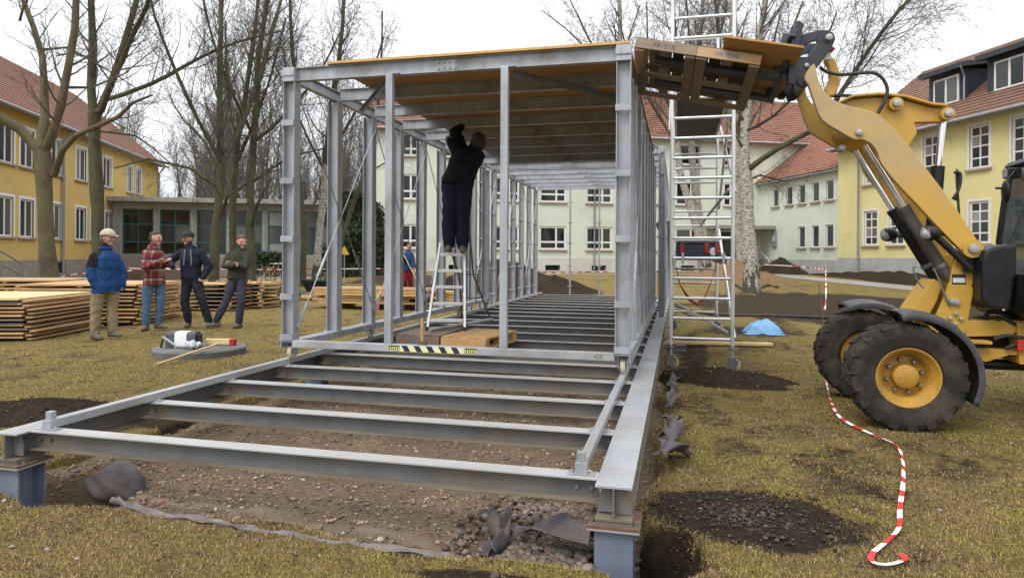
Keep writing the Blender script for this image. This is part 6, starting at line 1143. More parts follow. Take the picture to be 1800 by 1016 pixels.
# wheels
def wheel(cx, cy, cz, side):
    K = .925; W_ = .2; ax = Vector((0, side, 0)); c_ = Vector((cx, cy, cz))
    prof = [(.27, -W_ * .72), (.3, -W_ * .9), (.4, -W_ * 1.0), (.46, -W_ * .97), (.492, -W_ * .86), (.5, -W_ * .5), (.503, 0), (.5, W_ * .5), (.492, W_ * .86), (.46, W_ * .97), (.4, W_), (.3, W_ * .9), (.27, W_ * .72)]
    mb = MB(); mb.lathe([(r_ * K, t_) for r_, t_ in prof], c_, ax, 56, True); o = lp('wheel', mb, 'tyre', 40)
    for s_ in (-1, 1):                                       # tread lugs
        for k in range(18):
            t = 2 * math.pi * (k + (.5 if s_ > 0 else 0)) / 18; e = Vector((math.cos(t), 0, math.sin(t))); tg = Vector((-math.sin(t), 0, math.cos(t))); Mx = Matrix((tg, ax, e)).transposed().to_4x4(); Mx.translation = c_ + e * .485 * K - e * .006
            L_ = MB(); ths = .055
            V = [Vector((x0 + sk_ * .0, y0, z0)) for z0 in (-.02, .03) for (x0, y0, sk_) in ((-.04, .01, 0), (.035, .01, 0), (.075, .16, 0), (.06, .2, 0), (-.015, .2, 0), (-.005, .16, 0))]
            V = [Vector((p.x * 1.0, p.y * s_, p.z - (.02 if abs(p.y) > .19 else 0) - (0.05 if abs(p.y) > .19 and p.z < 0 else 0))) for p in V]
            f6 = [tuple(range(5, -1, -1)), tuple(range(6, 12))] + [(i, (i + 1) % 6, (i + 1) % 6 + 6, i + 6) for i in range(6)]
            if s_ < 0: f6 = [f[::-1] for f in f6]
            L_.add([Mx @ p for p in V], f6); lp('tread_lug', L_, 'tyre', parent=o)
    rp = [(.285, W_ * .78), (.3, W_ * .8), (.305, W_ * .7), (.27, W_ * .62), (.235, W_ * .1), (.225, -W_ * .1), (.205, -W_ * .12), (.12, -W_ * .05), (.11, -W_ * .05)]
    mb = MB(); mb.lathe([(r_ * K, t_) for r_, t_ in [(.06, -.1), (.285, -.1), (.287, W_ * .8), (.277, W_ * .84), (.265, W_ * .82), (.244, W_ * .64), (.216, W_ * .52), (.2, W_ * .1), (.188, W_ * .05), (.125, W_ * .1), (.12, W_ * .12), (.11, W_ * .5), (.095, W_ * .56), (.002, W_ * .57)]], c_, ax, 40); rim = lp('rim', mb, 'rim_yellow', 40, parent=o)
    for k in range(8): t = 2 * math.pi * (k + .3) / 8; e = Vector((math.cos(t), 0, math.sin(t))); mb = MB(); mb.lathe([(.019, W_ * .05), (.019, W_ * .22), (.013, W_ * .3), (.003, W_ * .31)], c_ + e * .144, ax, 6); q = lp('wheel_nut', mb, 'bolt', 40, parent=o)
WX = gz(1585, 750).x; 
for X in (WX, WX + 2.05): 
    wheel(X, 6.63, .465, -1); wheel(X, 7.97, .465, 1)
mb = MB(); mb.cyl((WX, 6.75, .5), (WX, 7.85, .5), .11, 16); mb.box(WX - .14, WX + .14, 7.1, 7.5, .36, .64); lp('front_axle', mb, 'yellow_cat', 40)
# fenders
def fender(cy, cx, a0, a1, curl=0):
    mb = MB(); n = 26; V = []
    for i in range(n):
        t = R(a0 + (a1 - a0) * i / (n - 1)); r_ = .55 + .02 * math.sin(i / n * 3.1) + curl * max(0, i - 20) * .01
        for y_, dz in ((-.23, -.055), (-.215, -.008), (-.1, .012), (.1, .012), (.215, -.008), (.23, -.055)): V.append((cx + (r_ + dz) * math.cos(t), cy + y_, .465 + (r_ + dz) * math.sin(t)))
    mb.add(V, [(i * 6 + k, (i + 1) * 6 + k, (i + 1) * 6 + k + 1, i * 6 + k + 1) for i in range(n - 1) for k in range(5)]); o = lp('fender', mb, 'fender', 40); sm = o.modifiers.new('t', 'SOLIDIFY'); sm.thickness = .012
fender(6.63, WX, -22, 98); fender(7.97, WX, -22, 112)
# chassis between the axles
def lbox(name, pts, Y0, Y1, m_, ref, bev=.006): mb = MB(); P = outl(pts, ref); mb.prism(P, (1, 0, 0), (0, 0, 1), (0, Y1, 0), Y1 - Y0); return lp(name, mb, m_, bev=bev)
lbox('chassis_rail', [(1698, 563), (1790, 563), (1860, 566), (1860, 580), (1790, 578), (1780, 590), (1698, 592)], 7.05, 7.55, 'yellow_cat', 7.05)
lbox('chassis_rail', [(1700, 598), (1745, 600), (1745, 606), (1700, 604)], 6.95, 7.6, 'yellow_cat', 6.95); lbox('chassis_rail', [(1715, 612), (1785, 615), (1860, 620), (1860, 628), (1775, 624), (1735, 636), (1715, 634)], 7.05, 7.55, 'yellow_cat', 7.05)
lbox('articulation_block', [(1720, 594), (1790, 592), (1795, 630), (1725, 632)], 7.2, 7.45, 'black_plastic', 7.1); lbox('rear_frame', [(1788, 566), (1900, 566), (1900, 655), (1792, 640)], 7.02, 7.6, 'yellow_cat', 7.02)
mb = MB(); a_ = onY(1722, 643, 7.1); mb.cyl((a_.x, 7.25, a_.z), (a_.x + 1.5, 7.25, a_.z), .05, 14); lp('drive_shaft', mb, 'black_plastic', 40); q = onY(1792, 605, 6.95); mb = MB(); mb.box(q.x, q.x + .2, 6.98, 7.0, q.z - .06, q.z + .04); lp('reflector', mb, 'barrier_red')
hose([(1725, 560), (1735, 548), (1760, 550), (1775, 562)], 7.15, .02); hose([(1740, 560), (1750, 556), (1768, 566), (1790, 570)], 7.05, .018); hose([(1730, 592), (1750, 586), (1780, 590)], 7.0, .018); hose([(1752, 608), (1775, 600), (1795, 604)], 7.02, .018)
# hood / cab front
HOOD = [(1722, 500), (1722, 456), (1728, 440), (1744, 433), (1770, 430), (1784, 429), (1784, 470), (1776, 520), (1772, 548), (1735, 541), (1722, 530)]
lbox('front_cowl', HOOD, 6.85, 7.75, 'black_plastic', 6.9, .03); lbox('cab_base', [(1768, 480), (1900, 476), (1900, 562), (1790, 560), (1766, 545)], 6.72, 7.88, 'black_plastic', 7.1, .02)
CAB = [(1765, 430), (1788, 285), (1900, 270), (1900, 480), (1784, 480), (1784, 430)]
def tubeY(name, pts, Y, ref, r, m_): P = [onY(x_, y_, ref) for x_, y_ in pts]; mb = MB(); mb.tube([(v.x, Y, v.z) for v in P], r, 10); return lp(name, mb, m_, 40)
for Y in (6.8, 7.8): tubeY('cab_pillar', [(1786, 480), (1768, 425), (1778, 350), (1793, 288), (1830, 276), (1900, 272)], Y, 7.65, .028, 'black_plastic')
lbox('cab_roof', [(1782, 290), (1790, 282), (1830, 270), (1900, 268), (1900, 282), (1800, 296)], 6.72, 7.88, 'black_plastic', 7.65, .015)
P = [onY(x_, y_, 7.65) for x_, y_ in ((1768, 428), (1779, 350), (1794, 290))]; mb = MB()
for i in range(2): mb.add([(P[i].x, 6.83, P[i].z), (P[i].x, 7.77, P[i].z), (P[i + 1].x, 7.77, P[i + 1].z), (P[i + 1].x, 6.83, P[i + 1].z)], [(0, 3, 2, 1)])
lp('windscreen', mb, 'cab_glass'); P = outl([(1786, 478), (1770, 428), (1781, 350), (1796, 292), (1900, 284), (1900, 478)], 7.65); mb = MB(); mb.add([(x_, 6.8, z_) for x_, z_ in P], [tuple(range(len(P)))]); lp('door_glass', mb, 'cab_glass'); mb = MB(); mb.add([(x_, 7.8, z_) for x_, z_ in P], [tuple(range(len(P)))]); lp('door_glass', mb, 'cab_glass')
tubeY('door_frame', [(1768, 428), (1782, 395), (1802, 340), (1830, 300)], 6.775, 7.65, .016, 'black_flat'); tubeY('wiper', [(1764, 430), (1775, 405), (1797, 350)], 7.4, 7.5, .008, 'black_flat')
lbox('seat', [(1870, 400), (1885, 395), (1890, 460), (1930, 462), (1930, 480), (1872, 480)], 7.1, 7.5, 'black_plastic', 7.5)
q = onY(1768, 337, 7.5); mb = MB(); mb.ell(q, (.03, .075, .115), 16, 12); o = lp('mirror', mb, 'black_plastic', 60); tubeY('mirror_arm', [(1768, 330), (1772, 315), (1784, 300)], 7.5, 7.5, .011, 'black_flat'); tubeY('mirror_clip', [(1750, 331), (1758, 331), (1766, 330)], 7.5, 7.5, .012, 'black_flat')
q = onY(1780, 305, 7.55); mb = MB(); mb.box(q.x - .06, q.x + .06, 7.5, 7.62, q.z - .05, q.z + .05); o = lp('work_lamp', mb, 'black_plastic', bev=.015); mb = MB(); mb.box(q.x - .066, q.x - .061, 7.51, 7.61, q.z - .038, q.z + .038); lp('lens', mb, 'lamp_glass', parent=o)
q = onY(1764, 545, 6.85); mb = MB(); mb.ell(q, (.012, .012, .012), 8, 6); lp('bolt', mb, 'pin_steel', 60)
# quick coupler and forks
CP = [(1398, 162), (1391, 144), (1376, 138), (1372, 129), (1396, 111), (1406, 100), (1420, 100), (1436, 78), (1436, 70), (1426, 73), (1408, 84), (1398, 88), (1404, 62), (1440, 53), (1455, 53), (1466, 58), (1469, 69), (1462, 86), (1440, 112), (1425, 128), (1418, 150), (1412, 158)]
for Y in (YN + .09, YF_ - .09): mb = MB(); plate(mb, CP, Y, .05, YN + .06); lp('coupler_plate', mb, 'coupler_blue', bev=.006)
for Y in (YN + .0, YF_ - .0): mb = MB(); plate(mb, [(1388, 88), (1398, 40), (1404, 39), (1412, 46), (1408, 62), (1400, 90), (1396, 150), (1384, 150)], Y, .09, YN); lp('fork_mast', mb, 'coupler_blue', bev=.006)
q = onY(1456, 68, YN + .06); mb = MB(); mb.lathe([(.008, -.09), (.03, -.085), (.036, -.05), (.036, .03)], (q.x, YN + .09, q.z), (0, 1, 0), 16); lp('pin', mb, 'pin_steel', 40); q = onY(1418, 116, YN + .06); mb = MB(); mb.lathe([(.006, -.05), (.022, -.045), (.026, -.02)], (q.x, YN + .09, q.z), (0, 1, 0), 10); lp('pin', mb, 'bolt', 40)
q0, q1 = onY(1396, 150, YM), onY(1405, 168, YM); mb = MB(); mb.cyl((q0.x + .05, YN + .04, q0.z - .02), (q0.x + .05, YF_ - .04, q0.z - .02), .06, 16); lp('coupler_tube', mb, 'coupler_blue', 40); q = onY(1452, 104, YM - .1); mb = MB(); mb.box(q.x - .03, q.x + .03, YM - .18, YM - .12, q.z - .03, q.z + .04); o = lp('valve_block', mb, 'white_label'); mb = MB(); mb.cyl((q.x + .02, YM - .15, q.z + .04), (q.x + .06, YM - .15, q.z + .09), .018, 8); lp('valve_cap', mb, 'red_plastic', 40, parent=o)
# load frame: near lower-left corner of the pallets, axis along the forks, axis in depth
P0 = onY(1114.8, 88, 6.78); P1 = onY(1334.7, 120, 6.78); dn = (P0 - Vector((0, 0, H))); 
U_, V_ = uvp(1156, 172); dd = (6.78 + 1.0) / (U_ * SA + CA); P2 = at(1156, 172, dd)
e1 = (P1 - P0).normalized(); e2 = (P2 - P0); e2 = (e2 - e1 * e2.dot(e1)); Dp = e2.length; e2.normalize(); e3 = e1.cross(e2); LM_ = Matrix((e1, e2, e3)).transposed().to_4x4(); LM_.translation = P0; W2 = (P1 - P0).length / 2
for fy in (.24, Dp - .3):
    mb = MB(); mb.box(.2, 2 * W2 + .2, fy - .05, fy + .05, .03, .075, LM_); mb.box(2 * W2 + .16, 2 * W2 + .21, fy - .05, fy + .05, .0755, .5, LM_); lp('fork_tine', mb, 'coupler_blue')
mb = MB(); mb.box(2 * W2 + .212, 2 * W2 + .27, .05, Dp - .05, .12, .2, LM_); lp('fork_carriage', mb, 'coupler_blue'); mb = MB(); mb.box(2 * W2 + .212, 2 * W2 + .27, .05, Dp - .05, .4, .48, LM_); lp('fork_carriage', mb, 'coupler_blue')
pallet('weathered pallet with black stencil at the tip of the raised forks', W2 - .004, Dp, LM_.copy(), 'wood_grey', 'wood_grey', 'text_dark', 5, textx=.3)
pallet('brown pallet with blue stencil next to the fork carriage', W2 - .004, Dp, LM_ @ Matrix.Translation((W2 + .004, 0, 0)), 'wood_grey', 'wood_fresh', 'text_blue', 5, textx=.3)
OB = thing('osb_board', 'loose chipboard sheet lying on the raised pallets', 'board'); OB.matrix_world = LM_ @ Matrix.Translation((.0, 0, .146)); a_ = onY(1272, 70, 6.55); b_ = onY(1411, 100, 6.55); ivm = OB.matrix_world.inverted(); a_, b_ = ivm @ a_, ivm @ b_
mb = MB(); mb.prism([(a_.x, -.2), (b_.x, -.2), (b_.x - .02, Dp - .12), (a_.x + .05, Dp - .12)], (1, 0, 0), (0, 1, 0), (0, 0, .006), .022); mb.build('sheet', 'osb', OB, bev=.002)
# ================================================================== mobile scaffold tower
sx0, sx1 = gz(1178, 650), gz(1277, 648); SW = .79; SY0, SY1 = 9.32, 13.05; SX = -.085
sf = thing('scaffold_tower', 'tall aluminium mobile scaffold tower on castors beside the portal frame', 'scaffold', (SX + SW / 2, 11.2, 0)); SO = sf.location
def sp_(name, mb, mat='alu', smooth=40, parent=None): return mb.build(name, mat, parent or sf, smooth, off=SO)
ZTP = 5.6
for Y, z0 in ((SY0, .3), (SY1, .42)):
    for X in (SX, SX + SW):
        mb = MB(); mb.cyl((X, Y, z0 + .02), (X, Y, ZTP), .026, 12); sp_('standard', mb)
        c_ = MB(); c_.cyl((X, Y, z0 - .12), (X, Y, z0 + .02), .02, 10); sp_('spindle', c_, 'galv'); c_ = MB(); c_.lathe([(.055, 0), (.055, .016)], (X, Y, z0 - .02), (0, 0, 1), 12); sp_('spindle_nut', c_, 'galv_shaded_dirty')
        c_ = MB(); c_.box(X - .05, X + .05, Y - .045, Y + .045, z0 - .26, z0 - .121); q = sp_('castor', c_, 'galv_shaded_dirty', None); c_ = MB(); c_.lathe([(.02, -.022), (.07, -.022), (.08, -.012), (.08, .012), (.07, .022), (.02, .022)], (X + .03, Y + .01, z0 - .22), (.4, 1, 0), 18); sp_('castor_wheel', c_, 'wheel_cream', 40, q); c_ = MB(); c_.bar((X + .05, Y - .05, z0 - .16), (X + .14, Y - .08, z0 - .13), .04, .015); sp_('brake_lever', c_, 'galv_shaded_dirty', None, q)
    k = 0; z_ = .41 if Y < 10 else .47
    while z_ < ZTP:
        mb = MB(); mb.cyl((SX + .026, Y, z_), (SX + SW - .026, Y, z_), .021, 10); sp_('rung', mb); z_ += .268
def brace(p, q, r_=.02, m_='alu'): mb = MB(); mb.cyl(p, q, r_, 8); sp_('brace', mb, m_)
brace((SX + SW + .03, SY0 + .05, .42), (SX + SW + .03, SY1 - .05, 2.0), .024); brace((SX + SW - .06, SY0 + .05, .5), (SX + .1, SY0 + 1.6, .75)); brace((SX - .04, SY0 + .05, 2.0), (SX - .04, SY1 - .05, .6), .02, 'alu_dirty'); brace((SX + SW + .03, SY0, 2.35), (SX + SW + .03, SY1, 4.0), .02, 'alu_dirty'); brace((SX + SW - .05, SY0 + .05, 2.4), (SX + .5, SY1, 2.1), .02, 'alu_dirty'); brace((SX + SW + .03, SY1, 2.4), (SX + SW + .03, SY0, 4.3), .022); brace((SX - .03, SY0, 3.2), (SX - .03, SY1, 5.1), .02, 'alu_dirty'); brace((SX + SW + .04, SY1, 4.2), (SX + SW + .04, SY0, 5.4), .022)
for z_, nm in ((3.7, 'a'), (1.475, 'b')):
    mb = MB(); mb.box(SX + .06, SX + SW - .07, SY0 - .03, SY1 + .03, z_ - .02, z_ - .004); pl_ = sp_('platform', mb, 'ply_brown', None)
    for X in (SX + .04, SX + SW - .06): mb = MB(); mb.box(X - .018, X + .018, SY0 - .04, SY1 + .04, z_ - .07, z_ + .005); sp_('platform_rail', mb, 'alu_dirty', None, pl_)
    for X in (SX + .15, SX + SW - .12):
        mb = MB(); mb.box(X - .018, X + .018, SY0 - .07, SY0 - .027, z_ - .07, z_ + .08); sp_('platform_hook', mb, 'galv', None, pl_)
for z_ in (4.2, 4.7): mb = MB(); mb.cyl((SX + SW, SY0, z_ + .06), (SX + SW, SY1, z_ + .06), .02, 8); sp_('guard_rail', mb)
# toolbox and sling on the lower platform
tb = thing('toolbox', 'dark blue toolbox with red latches on the lower scaffold platform', 'toolbox', (SX + .36, SY0 + .75, 1.472), .12)
mb = MB(); mb.box(-.29, .27, -.17, .17, 0, .2); mb.build('case', 'toolbox', tb, bev=.015); mb = MB(); mb.box(-.295, .275, -.175, .175, .202, .25); mb.build('lid', 'toolbox', tb, bev=.02)
for X, Y, s_ in ((-.24, -.182, 0), (.1, -.182, 0), (.24, -.182, 0)): mb = MB(); mb.box(X - .028, X + .028, -.19, -.1755, .08, .22); mb.build('latch', 'red_plastic', tb, bev=.006)
mb = MB(); mb.ell((.19, -.172, .1), (.05, .012, .06), 12, 8); mb.build('sticker', 'white_label', tb)
P = [(SX + .05, SY0 + .3, 1.4), (SX + .12, SY0 + .35, 1.1), (SX + .25, SY0 + .42, .9), (SX + .36, SY0 + .5, .83), (SX + .46, SY0 + .5, .95), (SX + .56, SY0 + .5, 1.2), (SX + .62, SY0 + .5, 1.44)]
mb = MB(); mb.tube(P, [.005, .008, .024, .028, .008, .005, .005], 6); tag(mb.build('lifting_sling', 'red_plastic', None, 60), 'red lifting sling hanging under the lower scaffold platform', 'sling')
# ---- plank, tarp, hose by the scaffold
a_, b_ = gz(1165, 601, .06), gz(1357, 605, .05); mb = MB(); mb.bar(Vector((0, 0, 0)), b_ - a_, .11, .045); o = mb.build('plank', 'wood_pale', None, bev=.004, loc=a_); tag(o, 'pale squared timber lying on the grass behind the scaffold wheels', 'plank')
p = gz(1341, 587); mb = MB(); n = 26; V = []
for i in range(n):
    for j in range(n):
        u, v = i / (n - 1) * 2 - 1, j / (n - 1) * 2 - 1; rr = math.hypot(u, v); z_ = .25 * max(0, 1 - rr ** 2.6) * (1 + .12 * math.sin(u * 5 + v * 3)) + .022 * math.sin(u * 10 + 3 * v) * math.cos(v * 8) + .005 * math.sin(u * 23 + v * 19); V.append((u * .36 * (1 + .12 * math.sin(v * 7)), v * .3 * (1 + .1 * math.sin(u * 6)), max(z_, .006)))
mb.add(V, [(i * n + j, (i + 1) * n + j, (i + 1) * n + j + 1, i * n + j + 1) for i in range(n - 1) for j in range(n - 1)]); o = mb.build('tarpaulin', 'tarp_blue', None, 30, loc=(p.x, p.y, gh(p.x, p.y) + .01)); sm = o.modifiers.new('t', 'SOLIDIFY'); sm.thickness = .004; tag(o, 'crumpled light blue tarpaulin bundle on bare soil', 'tarpaulin')
def ground_line(name, label, cat, px, r_, mat, lift=.0, group=None):
    P = [gz(x_, y_) for x_, y_ in px]; P = [Vector((v.x, v.y, gh(v.x, v.y) + r_ + lift)) for v in P]; mb = MB(); o0 = P[0].copy(); mb.tube([v - o0 for v in P], r_, 8); return tag(mb.build(name, mat, None, 60, loc=o0), label, cat, group)
ground_line('water_hose', 'black pipe lying across the bare soil behind the scaffold', 'hose', [(1185, 538), (1215, 548), (1250, 555), (1300, 557), (1360, 557), (1430, 560), (1520, 562)], .035, 'black_rubber')
ground_line('cable', 'thin black cable curving beside the scaffold feet', 'cable', [(1190, 545), (1215, 556), (1235, 563)], .018, 'black_rubber')
ground_line('fallen_branch', 'fallen mossy branch at the foot of the large birch', 'branch', [(1290, 508), (1310, 516), (1335, 513), (1350, 509), (1368, 512)], .06, 'bark')
for (x_, y_, lab, rz_) in ((1172, 606, 'short steel beam offcut behind the near scaffold castor', .3), ):
    p = gz(1195, 612, .05); mb = MB(); mb.ibeam((-.08, 0, .05), (.1, 0, .05), .1, .1, .006, .008); tag(mb.build('beam_offcut', 'galv_shaded_dirty', None, loc=(p.x, p.y, 0), rz=rz_), lab, 'steel beam')
# ---- concrete manhole slab with tools
c0 = gz(352, 622); sl_ = thing('manhole_cover', 'round dark concrete manhole slab on the lawn', 'manhole', (c0.x, c0.y, 0)); mb = MB(); mb.lathe([(.64, -.1), (.65, .09), (.63, .11), (.002, .112)], (0, 0, 0), (0, 0, 1), 48); mb.build('slab', 'concrete_dark', sl_, 40)
def on_slab(x_, y_, z_=.112): return gz(x_, y_, z_)
p = on_slab(322, 610); bg_ = thing('tool_bag', 'dark grey tool bag with white centre stripe on the manhole slab', 'bag', p, A)
mb = MB(); V = []
def sack(x0, x1): 
    m_ = MB(); m_.prism([(-.11, 0), (.11, 0), (.1, .2), (.07, .235), (-.07, .235), (-.1, .2)], (0, 1, 0), (0, 0, 1), (x0, 0, 0), x1 - x0); return m_
sack(-.21, -.085).build('bag_side', 'bag_grey', bg_, bev=.012); sack(-.0845, .0945).build('white_panel', 'white_plastic', bg_, bev=.01); sack(.095, .22).build('bag_side', 'bag_grey', bg_, bev=.012)
mb = MB(); mb.box(.222, .26, -.07, .07, .02, .19); mb.build('side_pocket', 'black_plastic', bg_, bev=.01); mb = MB(); mb.tube([(-.21, -.05, .18), (-.27, -.06, .12), (-.3, -.06, .03), (-.29, -.06, .0)], .018, 6); mb.build('strap', 'black_rubber', bg_)
p = on_slab(336, 613); cwv = Matrix.Rotation(A, 3, 'Z'); dr = thing('wrapped_tool', 'grey tool with handle wrapped in clear plastic film', 'tool', p, A); mb = MB(); mb.tube([(-.42, 0, .17), (-.25, -.0, .06), (-.2, 0, .035), (-.08, 0, .035)], .02, 8); mb.build('handle', 'zinc', dr, 60); mb = MB(); mb.ell((.02, -.02, .06), (.14, .08, .06), 18, 12); mb.v = [(v[0] + .012 * math.sin(v[1] * 90 + v[2] * 50), v[1] + .01 * math.sin(v[0] * 70), v[2] + .012 * math.sin(v[0] * 60 + v[1] * 40)) for v in mb.v]; mb.build('plastic_film', 'plastic_film', dr)
p = on_slab(385, 607); br = thing('broom', 'wooden broom with red bristles lying across the manhole slab', 'broom', p, A); mb = MB(); mb.box(-.2, .17, -.03, .03, .02, .1); mb.build('head', 'wood_pale', br, bev=.006); mb = MB(); mb.box(.172, .25, -.05, .05, .0, .1); mb.build('bristles', 'bristle_red', br, bev=.01)
a_ = on_slab(384, 604, .2) - p; b_ = gz(276, 640, .03) - p; iv = Matrix.Rotation(-A, 3, 'Z'); mb = MB(); mb.cyl(iv @ a_, iv @ b_, .014, 10); mb.build('handle', 'wood_pale', br, 40)
# ---- barrier tape on the lawn and on the posts
def tape(label, pts, w=.07, twist=1.0, seg_=.16, up=False, group='red and white barrier tapes', sub=10):
    P = [Vector(v) for v in pts]; out = []
    for i in range(len(P) - 1):
        a0, b0_, c0_, d0 = P[max(i - 1, 0)], P[i], P[i + 1], P[min(i + 2, len(P) - 1)]
        for k in range(sub): t = k / sub; out.append((b0_ * 2 + (c0_ - a0) * t + (a0 * 2 - b0_ * 5 + c0_ * 4 - d0) * t * t + (b0_ * 3 - a0 - c0_ * 3 + d0) * t ** 3) * .5)
    out.append(P[-1]); s_ = 0; m_ = MB(); o0 = P[0].copy(); prev = None
    for i, p in enumerate(out):
        dd_ = (out[min(i + 1, len(out) - 1)] - out[max(i - 1, 0)]).normalized(); sd = dd_.cross(Vector((0, 0, 1))); sd = sd.normalized() if sd.length > .2 else Vector((1, 0, 0)); u_ = sd.cross(dd_); an = twist * (math.sin(s_ * 2.3) * .9 + .3); v_ = sd * math.cos(an) + u_ * math.sin(an)
        if up: v_ = u_ * math.cos(an * .5) + sd * math.sin(an * .5)
        cur = (p - v_ * w / 2 - o0, p + v_ * w / 2 - o0)
        if prev: m_.k = int(s_ / seg_) % 2; m_.add([prev[0], prev[1], cur[1], cur[0]], [(0, 1, 2, 3)]); s_ += (p - out[i - 1]).length
        prev = cur
    o = m_.build('barrier_tape', ['barrier_red', 'barrier_white'], None, loc=o0); sm = o.modifiers.new('t', 'SOLIDIFY'); sm.thickness = .0025; return tag(o, label, 'barrier tape', group)
TP = [(1452, 672), (1458, 700), (1470, 730), (1490, 748), (1530, 768), (1573, 788), (1586, 810), (1588, 850), (1582, 900), (1580, 935), (1562, 958), (1535, 982), (1533, 996), (1560, 1002), (1590, 994), (1581, 984)]
tape('red and white barrier tape trailing over the grass in front of the loader wheel', [(v := gz(x_, y_)) + Vector((0, 0, gh(v.x, v.y) + .025)) for x_, y_ in TP], .028, .6, .145)
pt = gz(1450, 582); pole = thing('barrier_pole', 'thin dark stake carrying barrier tape beyond the far loader wheel', 'stake', (pt.x, pt.y, 0)); mb = MB(); mb.cyl((0, 0, -.1), (-.12, 0, .95), .012, 8); mb.build('stake', 'rust', pole)
topp = Vector((pt.x, pt.y, 0)) + Vector((-.06, 0, .55))
dT = (pt.xy.length); 
e_ = at(1451, 474, 22.0); tape('pale barrier tape running up from the stake towards the entrance', [topp, at(1450, 545, 15.5), at(1452, 510, 18), e_], .03, .8, .16, group='red and white barrier tapes')
tape('barrier tape strung from the right post past the entrance earth heap', [e_, at(1420, 470, 25), at(1380, 467, 30), at(1330, 465, 36), at(1290, 464, 40)], .05, .5, .3, True)
tape('barrier tape hanging in a bow behind the two left men', [at(95, 492, 24), at(130, 482, 24.5), at(210, 478, 25.5), at(250, 472, 26), at(300, 471, 27)], .045, .4, .18, True)
tape('barrier tape strung straight behind the men and the left frame columns', [at(215, 471, 30), at(300, 473, 30), at(380, 473, 30), at(470, 474, 31), at(560, 473, 31), at(700, 472, 33)], .05, .4, .25, True)
tape('barrier tape lying on the ground at the far left behind the panels', [at(-30, 512, 17), at(0, 504, 17.5), at(20, 500, 18), at(45, 497, 18.5)], .045, .4, .18, True)
tape('distant barrier tape along the foot of the green building', [at(930, 480, 42), at(1000, 479, 42), at(1060, 478, 43), at(1160, 477, 44)], .05, .3, .3, True)
# ---- wooden panels stacked on the left
def panel_stack(px_corner, rz, Lx, Ly, n, th, seed, what, gap=.012, mats=('wood_fresh', 'wood_warm', 'felt'), z0=.03, blocks=False, nb=6, top=None):
    r = random.Random(seed); c_ = gz(*px_corner); z_ = z0
    ORD = ['lowest', 'second', 'third', 'fourth', 'fifth', 'sixth', 'seventh', 'eighth', 'ninth', 'tenth', 'eleventh', 'twelfth']
    for i in range(n):
        lab = ('%s panel from the bottom, %s' % (ORD[i], what)) if i < n - 1 else 'topmost wooden panel, %s' % what
        t_ = thing('wooden_panel', lab, 'wooden panel', (c_.x + r.uniform(-.03, .03), c_.y + r.uniform(-.03, .03), z_), rz + r.uniform(-.02, .02), 'wooden panels stacked on the lawn')
        m_ = r.choice(mats) if i < n - 1 else (top or 'wood_fresh'); dx = r.uniform(-.06, .06)
        bw_ = Ly / nb
        for k in range(nb):
            mb = MB(); mb.box(dx + r.uniform(-.02, .02), Lx + dx + r.uniform(-.03, .03), k * bw_ + .004, (k + 1) * bw_ - .004, th * .45, th); mb.build('board', m_ if m_ != 'felt' else 'wood_fresh', t_)
        for k in range(3):
            x0 = dx + .04 + k * (Lx - .18) / 2; mb = MB(); mb.box(x0, x0 + .1, .02, Ly - .02, 0, th * .44); mb.build('batten', 'wood_fresh', t_)
        if m_ == 'felt': mb = MB(); mb.box(dx - .02, Lx + dx + .02, -.015, Ly + .01, th + .001, th + .012); mb.build('felt_sheet', 'felt', t_); z_ += .012
        if blocks:
            for x0 in (dx, dx + Lx / 2 - .05, dx + Lx - .1):
                for y0 in (.0, Ly - .1): mb = MB(); mb.box(x0, x0 + .1, y0, y0 + .1, th + .001, th + .062); mb.build('block', 'wood_fresh', t_)
            z_ += .063
        z_ += th + gap * r.uniform(.2, 1.4)
panel_stack((38, 601), .33, -2.0, 2.3, 10, .06, 2, 'low stack at the left edge', mats=('wood_fresh', 'wood_warm', 'felt', 'felt', 'wood_grey'), top='wood_pale')
panel_stack((236, 572), .3, -2.3, 2.1, 10, .066, 4, 'stack behind the man in the plaid shirt', gap=.02)
panel_stack((100, 560), .3, -2.4, 1.6, 10, .068, 6, 'wide stack behind the blue jacketed man', gap=.02)
panel_stack((398, 548), .12, -1.35, 1.2, 7, .038, 8, 'pallet stack behind the dark capped man', gap=.01, blocks=True, nb=5, mats=('wood_fresh', 'wood_grey'))
panel_stack((455, 543), .12, -1.1, 1.3, 7, .038, 9, 'pallet stack behind the olive jumper man', gap=.01, blocks=True, nb=5, mats=('wood_fresh', 'wood_grey'))
p = gz(488, 528); t_ = thing('wooden_panel', 'single flat panel on the grass right of the stacks', 'wooden panel', (p.x - .8, p.y, .02), .1, 'wooden panels stacked on the lawn'); 
for k in range(4): mb = MB(); mb.box(0, 1.9, k * .25, k * .25 + .24, .03, .08); mb.build('board', 'wood_warm', t_)
for k in range(2): mb = MB(); mb.box(.1 + k * 1.5, .2 + k * 1.5, .02, .96, 0, .029); mb.build('batten', 'wood_grey', t_)
